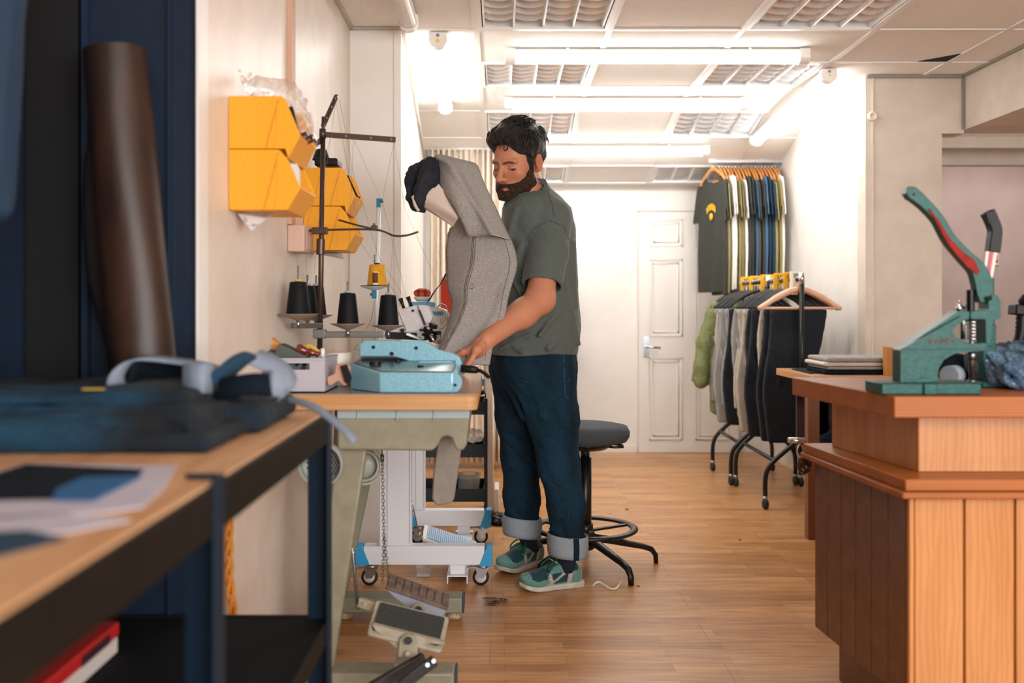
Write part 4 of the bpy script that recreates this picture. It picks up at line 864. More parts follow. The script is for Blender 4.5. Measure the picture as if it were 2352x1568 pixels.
# second stand: white pole with yellow cone
YQ = 3.74
t2 = thing('thread_stand', 'slim white-poled thread stand with teal clamps behind the overlock machine', 'thread stand', (X(866, YQ), YQ, .80))
MB().cyl((X(862, YQ), YQ, .802), (X(870, YQ), YQ, Zp(462, YQ)), .0085, .0085, 12).build('pole', mat('white_enamel', 'D8E0E6', .35), t2)
MB().cbox(P(870, 466, YQ), (.016, .02, .034)).cyl(P(874, 462, YQ-.01), P(880, 460, YQ-.01), .008).build('top_clamp', mat('teal_clamp', '2C7F95', .35, .4), t2, bevel=.002)
MB().cbox(P(860, 676, YQ), (.018, .02, .03)).cyl(P(850, 676, YQ), P(868, 676, YQ), .005).build('disc_clamp', mat('teal_clamp', '2C7F95', .35, .4), t2, bevel=.002)
yd = P(860, 661, YQ)
MB().lathe([(.004, -.012), (.05, .004), (.052, .007), (.004, -.007)], yd, (0, 0, 1), 28).build('spool_disc', mat('dark_rim_disc', 'B8C2C4', .4), t2)
MB().lathe([(.047, .006), (.053, .006), (.053, .009), (.047, .009), (.047, .006)], yd, (0, 0, 1), 28).build('disc_rim', M_black, t2)
MB().cyl(yd, yd+Vector((0, 0, .125)), .0025, n=8).build('spool_pin', M_pin, t2)
k = thing('thread_cone', 'yellow thread cone on the disc of the white-poled stand', 'thread cone', yd+Vector((0, 0, .003)))
MB().lathe([(.01, .004), (.037, .005), (.037, .012), (.029, .083), (.026, .086), (.006, .087)], P(866, 660, YQ), (0, 0, 1), 28).build('thread_winding', mat('yellow_thread', 'E9A91B', .7, col2='D99A12', nscale=4, nstretch=(1, 1, 100), bump=.4, bscale=3), k)
MB().lathe([(.0, .086), (.011, .087), (.011, .092), (0, .092)], P(866, 660, YQ), (0, 0, 1), 16).build('cone_tip', M_black, k)
k = thing('thread_spool', 'small brown thread spool in front of the yellow cone', 'thread spool', P(862, 652, YQ-.05)+Vector((0, 0, 0)))
o0 = P(862, 654, YQ-.044)
MB().lathe([(0, .006), (.0095, .007), (.0095, .045), (0, .046)], o0, (0, 0, 1), 18).build('thread_winding', mat('brown_thread', '6A3E18', .7), k)
MB().lathe([(0, .0), (.011, .0), (.011, .007), (0, .007)], o0, (0, 0, 1), 18).lathe([(0, .0), (.011, .0), (.011, .004), (0, .004)], o0+Vector((0, 0, .045)), (0, 0, 1), 18).build('spool_flange', mat('white_plastic', 'EDEBE8', .4), k)
# running threads
M_str = mat('fine_thread', '6E655C', .7)
runs = [[(685, 622), (668, 500), (743, 300)], [(703, 626), (704, 520), (760, 312)], [(722, 628), (728, 540), (772, 226)], [(800, 650), (806, 430), (812, 318)], [(895, 655), (906, 510), (905, 324)],
        [(770, 226), (830, 560), (920, 690)], [(905, 324), (870, 500), (862, 612)], [(812, 318), (880, 470), (935, 690)], [(905, 324), (930, 480), (1000, 640)], [(780, 230), (812, 400), (870, 590), (940, 700)]]
for r_ in runs:
    MB().tube([P(x, y, YP+.02*math.sin(x)) for x, y in r_], .0004, 4).build('thread', M_str, ts)
MB().tube(spline([P(860, 690, 3.5), P(852, 735, 3.4), P(836, 765, 3.3), P(828, 800, 3.2), P(815, 802, 3.2), P(822, 790, 3.2)], 5), .0008, 4).build('thread', M_str, t2)
# ================= the man =================
A3 = lambda px, py, Y: np.array(P(px, py, Y), np.float32)
man = thing('person', 'bearded man in grey-green t-shirt and cuffed dark jeans standing at the light blue machine', 'person', (.17, 4.05, 0))
HS = 1.13; yaw = R(37); pit = R(17)
hf = np.array([-math.sin(yaw)*math.cos(pit), -math.cos(yaw)*math.cos(pit), -math.sin(pit)], np.float32)
hl = np.array([math.cos(yaw), -math.sin(yaw), 0], np.float32)
hu = np.cross(hl, hf); hu = hu/np.linalg.norm(hu)
if hu[2] < 0: hu = -hu
rl_ = R(-4); hl, hu = hl*math.cos(rl_)+hu*math.sin(rl_), hu*math.cos(rl_)-hl*math.sin(rl_)
H0 = A3(1232, 377, 3.92)-hl*.078*HS
HM = np.stack([hl, hf, hu], 1)                       # world -> head axes (x left, y forward, z up)
def hloc(p): return ((p-H0) @ HM)/HS
def hw(x, y, z): return H0+HS*(hl*x+hf*y+hu*z)
def head_core(q):
    qa = q.copy(); qa[..., 0] = np.abs(qa[..., 0])
    d = s_ell(q, (0, -.012, .054), (.074, .097, .086))
    d = smin(d, s_ell(q, (0, .034, -.012), (.060, .060, .088)), .03)
    d = smin(d, s_ell(q, (0, .040, -.074), (.049, .048, .034)), .03)
    d = smin(d, s_cap(qa, (.048, .008, -.058), (.02, .070, -.093), .017, .016), .03)
    d = smin(d, s_ell(q, (0, .083, -.095), (.019, .014, .014)), .02)
    d = smin(d, s_ell(qa, (.041, .062, -.018), (.020, .020, .018)), .022)
    d = smin(d, s_cap(qa, (.008, .093, .024), (.044, .079, .025), .0090, .0080), .012)
    d = smax(d, -s_ell(qa, (.032, .102, .006), (.018, .018, .014)), .012)
    d = smin(d, s_ell(qa, (.0315, .0775, .004), (.0155, .0135, .0125)), .005)
    d = smin(d, s_cap(q, (0, .092, .018), (0, .118, -.026), .0078, .0108), .010)
    d = smin(d, s_ell(q, (0, .123, -.030), (.0112, .0100, .0092)), .007)
    d = smin(d, s_ell(qa, (.0135, .107, -.033), (.0085, .0115, .0078)), .006)
    d = smax(d, -s_ell(qa, (.0070, .112, -.0410), (.0032, .0045, .0022)), .003)
    d = smin(d, s_cap(qa, (.0, .0975, -.0585), (.021, .087, -.0625), .0052, .003), .006)
    d = smin(d, s_cap(qa, (.0, .0965, -.0705), (.018, .087, -.068), .0062, .003), .005)
    d = smax(d, -s_cap(qa, (0, .106, -.0645), (.022, .093, -.0650), .0016), .003)
    return d
def ear(q):
    e = s_ell(q, (.081, -.008, .006), (.0065, .0175, .027)); e = smin(e, s_ell(q, (.078, -.004, -.020), (.006, .010, .010)), .008)
    rim = np.abs(np.sqrt(((q[..., 1]+.008)/.0165)**2+((q[..., 2]-.004)/.027)**2)-.92)*.018
    e = smin(e, np.sqrt(rim**2+(q[..., 0]-.0865)**2)-.0035, .004)
    return smax(e, -s_ell(q, (.092, -.004, .002), (.008, .0095, .0165)), .004)
ELB = A3(1241, 688, 3.76); WR = A3(1122, 778, 3.545); SH = A3(1262, 505, 3.90)
KN = [A3(1093, 806, 3.46), A3(1085, 812, 3.485), A3(1080, 818, 3.515), A3(1080, 824, 3.545)]
def body_fn(p):
    q = hloc(p); q2 = q.copy(); q2[..., 0] = -q2[..., 0]
    d = smin(head_core(q), np.minimum(ear(q), ear(q2)), .007)
    nb = A3(1228, 462, 4.0)
    d = smin(d, s_chain(p, [hw(0, -.028, -.02), hw(0, -.035, -.07), nb, A3(1232, 520, 4.02)], [.058, .058, .068, .09], .03), .022)
    d = smax(d, -s_ell(q, (0, .03, -.125), (.03, .03, .012)), .02)
    # shoulders girdle and both arms
    d = smin(d, s_chain(p, [A3(1262, 500, 3.93), A3(1232, 520, 4.02), A3(1205, 515, 4.15)], [.055, .07, .055], .04), .04)
    arm = s_chain(p, [SH, ELB], [.060, .052], .03)
    arm = smin(arm, s_cap(p, ELB, ELB*.62+WR*.38+np.array([0, 0, -.004], np.float32), .053, .050), .03)
    arm = smin(arm, s_cap(p, ELB*.66+WR*.34, WR, .049, .0325), .03)
    d = smin(d, arm, .03)
    r_el = A3(1165, 640, 4.0); r_wr = A3(1090, 560, 3.82)
    d = smin(d, s_chain(p, [A3(1205, 515, 4.15), r_el, r_wr], [.055, .043, .028], .03), .03)
    # left hand: palm slab, four fingers pressing down, thumb
    pc = (KN[1]+KN[2])/2
    palm = smin(s_cap(p, WR, pc*.55+WR*.45, .026, .033), s_cap(p, KN[0]*.85+WR*.15, KN[3]*.85+WR*.15, .0175), .025)
    palm = smin(palm, s_cap(p, KN[0], KN[3], .0135), .02)
    for i, k in enumerate(KN):
        L1, L2, L3 = [(.040, .026, .020), (.045, .029, .022), (.042, .027, .021), (.034, .022, .018)][i]
        a = k+np.array([-.30, -.15, -.62], np.float32)/.705*L1*.95; b_ = a+np.array([-.55, -.1, -.75], np.float32)/.93*L2; c = b_+np.array([-.85, -.1, -.30], np.float32)/.9*L3
        c[2] = max(c[2], ZS+.012)
        palm = smin(palm, s_chain(p, [k, a, b_, c], [.0112, .0098, .0088, .0078], .004), .0035 if i else .006)
        palm = smin(palm, s_ell(p, k+np.array([0, -.004, .006], np.float32), (.009, .009, .008)), .008)
    t0 = WR*.6+KN[0]*.4+np.array([-.01, -.015, -.008], np.float32)
    palm = smin(palm, s_chain(p, [t0, t0+np.array([-.032, -.012, -.012], np.float32), t0+np.array([-.062, -.008, -.022], np.float32), t0+np.array([-.085, .0, -.036], np.float32)], [.016, .0125, .0105, .0085], .008), .012)
    for i in range(3):                                # tendons on the back of the hand
        palm = smin(palm, s_cap(p, WR*.7+KN[i]*.3+np.array([0, 0, .018], np.float32), KN[i]+np.array([0, 0, .008], np.float32), .003), .008)
    d = smin(d, palm, .018)
    rp = A3(1072, 540, 3.78); d = smin(d, s_ell(p, rp, (.035, .03, .04)), .02)
    for i in range(4): d = smin(d, s_chain(p, [rp+np.array([-.02, -.02+.013*i, .015], np.float32), rp+np.array([-.055, -.02+.014*i, .02-.004*i], np.float32), rp+np.array([-.07, -.015+.014*i, -.01], np.float32)], [.010, .009, .008], .004), .006)
    return d
def body_col(v):
    q = hloc(v); skin = np.array(lin('C4886A')[:3]); n = len(v); c = np.tile(skin, (n, 1))
    def bl(mask, col, s=1.):
        nonlocal c; m = np.clip(mask, 0, 1)[:, None]*s; c = c*(1-m)+np.array(lin(col)[:3])*m
    qa = q.copy(); qa[:, 0] = np.abs(qa[:, 0])
    bl(.35*np.exp(-(((qa[:, 0]-.042)/.022)**2+((q[:, 1]-.08)/.04)**2+((q[:, 2]+.02)/.02)**2)), 'C06A50')
    bl(np.exp(-((q[:, 0]/.012)**2+((q[:, 1]-.117)/.014)**2+((q[:, 2]+.030)/.012)**2)), 'C2684E', .6)
    bl(np.exp(-(((qa[:, 0]-.084)/.02)**2+((q[:, 1]+.01)/.03)**2+((q[:, 2])/.03)**2)), 'C06A52', .6)
    lips = np.where((qa[:, 0] < .021) & (q[:, 1] > .085) & (q[:, 2] > -.077) & (q[:, 2] < -.055), 1., 0.); bl(lips, 'A8604F', .7)
    crease = s_cap(q, (-.02, .094, -.0648), (.02, .094, -.0648), .0016); bl(np.clip(1-np.abs(crease)/.0022, 0, 1)*(q[:, 1] > .085), '5A2A22')
    brow = s_chain(qa, [(.012, .100, .0215), (.028, .097, .0240), (.047, .080, .0215)], [.0040, .0046, .0026], .002); bl(np.clip(.8-brow/.003, 0, 1), '3A2216', .85)
    lash = s_chain(qa, [(.018, .092, .0015), (.031, .094, -.0040), (.045, .084, -.0010)], [.0030, .0038, .003], .002); bl(np.clip(.8-lash/.002, 0, 1), '2A1814', .95)
    lid = s_chain(qa, [(.02, .09, .0125), (.032, .09, .0155), (.043, .084, .012)], [.0015, .0016, .001], .002); bl(np.clip(.8-lid/.0022, 0, 1), '6A3A2A', .8)
    m = np.clip((v[:, 2]*0+.5+.6*wob(v, 30, 1.)), 0, 1)*(v[:, 2] < 1.25); bl(m, 'C47C66', .2)
    return c
M_skin = mat('skin', attr='col', col2='F2E8E2', rough=.5, nscale=420, contrast=(.4, .8), bump=.06, bscale=350, spec=.35)
M_skin.node_tree.nodes['Principled BSDF'].inputs['Subsurface Weight'].default_value = .08
M_skin.node_tree.nodes['Principled BSDF'].inputs['Subsurface Radius'].default_value = (.01, .004, .002)
sdf_obj('body', body_fn, (-.20, 3.36, .865), (.36, 4.27, 1.90), .0027, M_skin, man, col=body_col)
# hair and beard
def hair_fn(p):
    q = hloc(p); x, y, z = q[..., 0], q[..., 1], q[..., 2]
    d = s_ell(q, (0, -.018, .064), (.086, .104, .094))
    d = smin(d, s_ell(q, (-.008, .044, .114), (.060, .054, .034)), .03)
    d = smin(d, s_ell(q, (.0, -.075, .03), (.062, .042, .07)), .03)
    d = smin(d, s_ell(q, (-.042, .060, .094), (.026, .030, .026)), .025)
    for s_ in (-1, 1): d = smin(d, s_cap(q, (s_*.071, .022, .03), (s_*.0705, .020, -.008), .011, .007), .012)
    face = s_ell(q, (0, .10, -.012), (.074, .068, .099)); d = smax(d, -face, .014)
    d = smax(d, -s_ell(q, (.085, -.004, -.004), (.03, .022, .034)), .008); d = smax(d, -s_ell(q, (-.085, -.004, -.004), (.03, .022, .034)), .008)
    d = smax(d, (-z-.052-y*.25), .012)
    w1 = np.sin(x*130+y*60*np.sin(z*25)+z*40)*np.sin(y*95+x*30+2*np.sin(z*30)); w2 = np.sin(x*260+z*90+y*60)
    return d-.0028*w1-.0016*w2
def hair_col(v): t = np.clip(.5+.7*wob(v, 70, .4), 0, 1)[:, None]; return np.array(lin('0A0908')[:3])*(1-t)+np.array(lin('1C1713')[:3])*t
M_hair = mat('black_brown_hair', attr='col', col2='909090', rough=.42, nscale=90, nstretch=(1, 1, 3), bump=.6, bscale=160)
hair = sdf_obj('hair', hair_fn, H0-np.array([.18, .18, .1], np.float32), H0+np.array([.18, .18, .24], np.float32), .0032, M_hair, man, col=hair_col)
st = MB(); rg_ = random.Random(3)
for k in range(520):
    th = rg_.uniform(0, 2*PI); ph = rg_.uniform(.05, 1.35); n3 = Vector((math.sin(ph)*math.cos(th), math.sin(ph)*math.sin(th), math.cos(ph)))
    c = Vector((0, -.018, .066))+Vector((n3.x*.092, n3.y*.108, n3.z*.096))
    if c.y > .04 and c.z < .10: continue
    if abs(c.x) > .06 and c.z < .04: continue
    sw = Vector((-.35+.5*rg_.random(), .9, -.2+.3*rg_.random())) if ph < .9 else Vector((.2*rg_.random(), .5-rg_.random()*.6, -1))
    tg_ = (sw-n3*sw.dot(n3)).normalized(); L_ = rg_.uniform(.02, .042); pts = []
    for j in range(5):
        t_ = j/4; l = c+tg_*(L_*t_)+n3*(.001+.006*math.sin(t_*PI*.7)-.006*t_*t_)+tg_.cross(n3)*(.006*math.sin(t_*3+k)); pts.append(tuple(hw(*l)))
    st.tube(pts, [.0022, .0024, .002, .0014, .0005], 4, caps=False)
st.tube([tuple(hw(*a)) for a in [(.022, .083, .096), (.032, .092, .080), (.029, .096, .068), (.020, .097, .066), (.015, .096, .074)]], [.003, .0032, .003, .0025, .001], 5, caps=False)
st.build('hair_locks', mat('black_hair_strand', '0D0B0A', .45), hair)['kind'] = 'stuff'
def beard_fn(p):
    q = hloc(p); x, y, z = np.abs(q[..., 0]), q[..., 1], q[..., 2]
    d = head_core(q)-.0055-.0028*np.sin(q[..., 0]*240+q[..., 2]*90)*np.sin(q[..., 1]*210+q[..., 2]*230)-.0005*np.clip((-z-.06)/.05, 0, 1)
    cheek = z-(-.002-.82*np.clip(y-.012, 0, .055)-.25*np.clip(y-.067, 0, 1))+.002*np.sin(y*300+x*200)
    must = s_chain(q, [(-.028, .088, -.066), (-.012, .104, -.053), (0, .106, -.052), (.012, .104, -.053), (.028, .088, -.066)], [.009, .0072, .0055, .0072, .009], .004)
    reg = np.minimum(np.maximum(cheek, -y-.002), must-.0)
    neck = np.maximum(-z-.112, reg)
    mouth = s_ell(q, (0, .099, -.0680), (.0235, .02, .0062))
    return smax(smax(d, neck, .005), -mouth, .003)
def beard_col(v): t = np.clip(.5+.8*wob(v, 120, .9), 0, 1)[:, None]; return np.array(lin('2B1A12')[:3])*(1-t)+np.array(lin('54321F')[:3])*t
sdf_obj('beard', beard_fn, H0-np.array([.17, .18, .19], np.float32), H0+np.array([.15, .14, .05], np.float32), .0026, mat('brown_beard', attr='col', col2='808080', rough=.7, nscale=300, bump=.7, bscale=380), man, col=beard_col)

# ---- t-shirt ----
TR = [(432, 1226, 36, .10), (452, 1226, 58, .150), (480, 1232, 78, .19), (520, 1236, 84, .205), (600, 1240, 84, .20), (680, 1240, 88, .195), (750, 1234, 99, .195), (800, 1227, 101, .19), (840, 1224, 97, .185)]
TZ = [Zp(t_[0], 4.05) for t_ in TR][::-1]; TC = [X(t_[1], 4.05) for t_ in TR][::-1]; TW = [t_[2]*4.05/F for t_ in TR][::-1]; TD = [t_[3] for t_ in TR][::-1]
SL0, SL1 = A3(1266, 503, 3.915), A3(1245, 655, 3.80)
def torso(p):
    z = p[..., 2]; cx_ = np.interp(z, TZ, TC); rx = np.interp(z, TZ, TW); ry = np.interp(z, TZ, TD); tw = .35*(p[..., 0]-cx_)
    u = np.abs((p[..., 0]-cx_)/rx); v = np.abs((p[..., 1]-4.035-tw*.25)/ry)
    return ((u**2.3+v**2.3)**(1/2.3)-1)*np.minimum(rx, ry)*.9
def folds(p, segs, k=.014):
    d = None
    for a, b_, r_ in segs:
        e = s_cap(p, A3(*a), A3(*b_), r_); d = e if d is None else np.minimum(d, e)
    return d
SF = [((1165, 610, 3.88), (1205, 700, 3.82), .006), ((1150, 800, 3.86), (1215, 770, 3.83), .006), ((1300, 690, 3.88), (1240, 770, 3.82), .007), ((1320, 730, 3.95), (1260, 800, 3.84), .007),
      ((1200, 560, 3.84), (1170, 640, 3.88), .006), ((1315, 560, 3.93), (1322, 700, 3.93), .008), ((1185, 480, 3.86), (1165, 560, 3.87), .006), ((1295, 650, 3.88), (1330, 790, 3.95), .006), ((1140, 770, 3.9), (1200, 806, 3.83), .005)]
SV = [((1290, 640, 3.86), (1305, 760, 3.87), .006), ((1175, 720, 3.84), (1150, 790, 3.86), .006)]
NK0, NK1 = hw(0, -.02, -.05), A3(1212, 458, 3.965)
def neck_cut(p): return s_cap(p, NK0, NK1, .066, .083)
def shirt_fn(p): return smax(shirt_base(p), -neck_cut(p), .004)
def shirt_base(p):
    d = torso(p)
    d = smin(d, s_cap(p, A3(1265, 497, 3.945), A3(1225, 470, 4.02), .068, .07), .04)
    d = smin(d, s_cap(p, A3(1205, 510, 4.15), A3(1172, 590, 4.06), .075, .07), .04)
    far_hem = (p[..., 2]-A3(0, 585, 4.06)[2])
    sl = s_chain(p, [SL0, (SL0+SL1)/2+np.array([.004, 0, 0], np.float32), SL1], [.080, .080, .0775], .02)
    ax = (SL1-SL0)/np.linalg.norm(SL1-SL0); cut = ((p-SL1)@ax)+.03*((p[..., 0]-SL1[0])); sl = smax(sl, cut-.002, .003)
    d = smin(d, sl, .014)
    d = smin(d, folds(p, SF), .020); d = smax(d, -folds(p, SV), .02)
    d = d+.0034*wob(p*np.array([1, 1, .5], np.float32), 26)+.0012*wob(p, 60, 2.)
    inside = s_cap(p, SL0*.2+SL1*.8, SL1+ax*.06, .069, .072); d = smax(d, -inside, .003)
    hem = Zp(815, 3.9)-p[..., 2]+.004*np.sin(p[..., 0]*22+p[..., 1]*9); d = smax(d, hem, .004)
    return d
M_shirt = mat('grey_green_jersey', '58615C', .9, col2='4E5753', nscale=500, contrast=(.3, .7), bump=.1, bscale=700, sheen=.12)
shirt = sdf_obj('tshirt', shirt_fn, (-.10, 3.68, .85), (.40, 4.32, 1.60), .0042, M_shirt, man)
# collar rib, seams
def ringpts(c0, ru, rv, U, V, n=40): return [Vector(c0)+Vector(U)*(ru*math.cos(2*PI*i/n))+Vector(V)*(rv*math.sin(2*PI*i/n)) for i in range(n+1)]
# ---- jeans worn ----
LN = [A3(1252, 845, 3.98), A3(1270, 960, 3.95), A3(1284, 1070, 3.92), A3(1301, 1165, 3.92), A3(1304, 1262, 3.92)]; LNR = [.118, .100, .080, .070, .069]
LF = [A3(1192, 850, 4.10), A3(1195, 960, 4.11), A3(1197, 1050, 4.13), A3(1198, 1140, 4.15), A3(1199, 1216, 4.16)]; LFR = [.118, .098, .080, .072, .070]
JF = [((1245, 955, 3.86), (1300, 985, 3.90), .008), ((1252, 1012, 3.87), (1310, 1030, 3.88), .009), ((1245, 1052, 3.88), (1300, 1060, 3.86), .008), ((1250, 1095, 3.87), (1310, 1050, 3.87), .007), ((1165, 1024, 4.06), (1220, 1045, 4.05), .007),
      ((1160, 1000, 4.05), (1235, 1075, 4.02), .007), ((1265, 1215, 3.87), (1320, 1232, 3.87), .006), ((1300, 1140, 3.86), (1308, 1225, 3.85), .007), ((1150, 850, 3.98), (1200, 960, 3.95), .010), ((1165, 840, 3.95), (1235, 1000, 3.9), .008)]
def jeans_fn(p):
    d = np.maximum(s_chain(p, LN, LNR, .03), LN[-1][2]+.03-.10*(p[..., 0]-LN[-1][0])-p[..., 2]); e = np.maximum(s_chain(p, LF, LFR, .03), LF[-1][2]+.03-.12*(p[..., 0]-LF[-1][0])-p[..., 2]); d = smin(d, e, .012)
    z = p[..., 2]; hip = s_ell(p, A3(1221, 830, 4.04), (.162, .185, .15)); d = smin(d, hip, .05)
    d = smin(d, s_ell(p, A3(1278, 850, 4.03), (.075, .14, .12)), .03)
    d = smin(d, folds(p, JF), .026)
    d = d+.0036*wob(p*np.array([1, 1, .5], np.float32), 30, 1.)+.0018*wob(p*np.array([.7, .7, 1.6], np.float32), 60, 3.)
    d = smax(d, z-Zp(812, 3.9)-.02, .005)
    zn = LN[-1][2]+.03+.16*(p[..., 0]-LN[-1][0])*-1; zf = LF[-1][2]+.03-.2*(p[..., 0]-LF[-1][0]); near = p[..., 1] < 4.03-.0*z
    cutn = np.where((p[..., 0]-.5*(LN[-1][0]+LF[-1][0])) > -(p[..., 1]-4.04)*.2+(.0), zn, zf)-z
    return d
M_worn = mat('raw_indigo_denim', '122E42', .85, col2='0B1F2E', nscale=300, nstretch=(1, 1, .25), contrast=(.3, .7), bump=.12, bscale=500, weave=(240, 200, .3, '7090A8'), spec=.2)
def jeans_col(v):
    a = np.array(lin('0B1E2C')[:3]); b_ = np.array(lin('234A62')[:3]); t = .30+.30*wob(v*np.array([1, 1, .3], np.float32), 22, .7)
    for c_, r_ in ((A3(1230, 930, 3.87), .09), (A3(1270, 1085, 3.84), .07), (A3(1180, 1060, 4.05), .06), (A3(1300, 1160, 3.85), .05)): t = t+.40*np.exp(-(((v-c_)/r_*np.array([1, 1, .6]))**2).sum(-1))
    t = t+.10*wob(v, 60, 2.)
    return a+(b_-a)*np.clip(t, 0, 1)[:, None]
M_worn2 = mat('faded_indigo_denim', attr='col', col2='B4BCC4', rough=.88, nscale=260, bump=.15, bscale=500, weave=(240, 200, .22, '6E8AA0'), spec=.2)
jeans = sdf_obj('jeans', jeans_fn, (-.08, 3.72, .10), (.42, 4.32, .99), .0045, M_worn2, man, col=jeans_col)
M_cuff = mat('pale_denim_turnup', '9AA6B0', .85, col2='7F8C98', nscale=380, contrast=(.35, .65), bump=.15, bscale=420)
for L_, rr, zt, zb_, tilt, nm in ((LN, .0785, .062, -.022, (.17, .0), 'near'), (LF, .0805, .058, -.022, (.22, .0), 'far')):
    c0 = Vector(L_[-1]); pr_ = []
    def fc(u, v, c0=c0, rr=rr, tilt=tilt, zt=zt, zb_=zb_):
        a = u*2*PI; r_ = rr*(1+.02*math.sin(a*2+v)+.012*math.sin(a*5))*(1-.0*v)+.003*math.sin(v*PI); x = math.cos(a)*r_; y = math.sin(a)*r_*1.0; z = (zb_+(zt-zb_)*v)-tilt[0]*x*.55
        return c0+Vector((x, y, z))
    MB().grid(fc, 48, 7, .006, closed_u=True).build('cuff', M_cuff, man)
    a = 1.62*PI if nm == 'near' else 1.9*PI
    if nm == 'near': MB().grid(lambda u, v: fc((a+(u-.5)*.30)/(2*PI), v)+Vector((0, -.0016, 0)), 5, 7, .002).build('cuff_seam_tape', M_worn, man)
# side seam and pocket line
def on_surf(fn, px, py, Y0=3.6, Y1=4.2):
    Ys = np.linspace(Y0, Y1, 240); pts = np.array([A3(px, py, y) for y in Ys], np.float32); d = fn(pts); k = int(np.argmax(d < 0)) if (d < 0).any() else len(Ys)//2
    return P(px, py, Ys[k]-.0015)
def seamline(fn, pts, r_, nm, m, par, Y0=3.6, Y1=4.2):
    sp = []
    for a, b_ in zip(pts[:-1], pts[1:]):
        for j in range(6): sp.append((a[0]+(b_[0]-a[0])*j/6, a[1]+(b_[1]-a[1])*j/6))
    sp.append(pts[-1]); return MB().tube([on_surf(fn, x, y, Y0, Y1) for x, y in sp], r_, 5).build(nm, m, par)
M_seam = mat('pale_stitch', '3E6078', .8)
seamline(jeans_fn, [(1296, 815), (1296, 870), (1298, 905), (1306, 916)], .0011, 'side_seam', M_seam, jeans)
seamline(jeans_fn, [(1296, 874), (1310, 874)], .0009, 'side_seam', M_seam, jeans)
seamline(jeans_fn, [(1302, 1130), (1306, 1190), (1308, 1248)], .0016, 'side_seam', mat('dark_seam', '0F2634', .8), jeans)
M_shd = mat('dark_jersey_seam', '39403F', .9)
seamline(shirt_fn, [(1258, 438), (1268, 470), (1274, 500)], .0012, 'shoulder_seam', M_shd, shirt)
seamline(shirt_fn, [(1204, 600), (1206, 555), (1225, 525), (1262, 506), (1295, 520), (1308, 555)], .0012, 'shoulder_seam', M_shd, shirt)
seamline(shirt_fn, [(1204, 642), (1245, 648), (1288, 650)], .0009, 'sleeve_stitch', M_shd, shirt)
# collar band riding on the neck opening
sdf_obj('collar', lambda p: np.maximum(np.maximum(shirt_base(p)-.0035, neck_cut(p)-.016), np.maximum(-neck_cut(p)+.0005, -shirt_base(p)-.012)), (-.02, 3.78, 1.42), (.32, 4.2, 1.62), .0032, mat('grey_green_rib', '4A534F', .9), shirt)

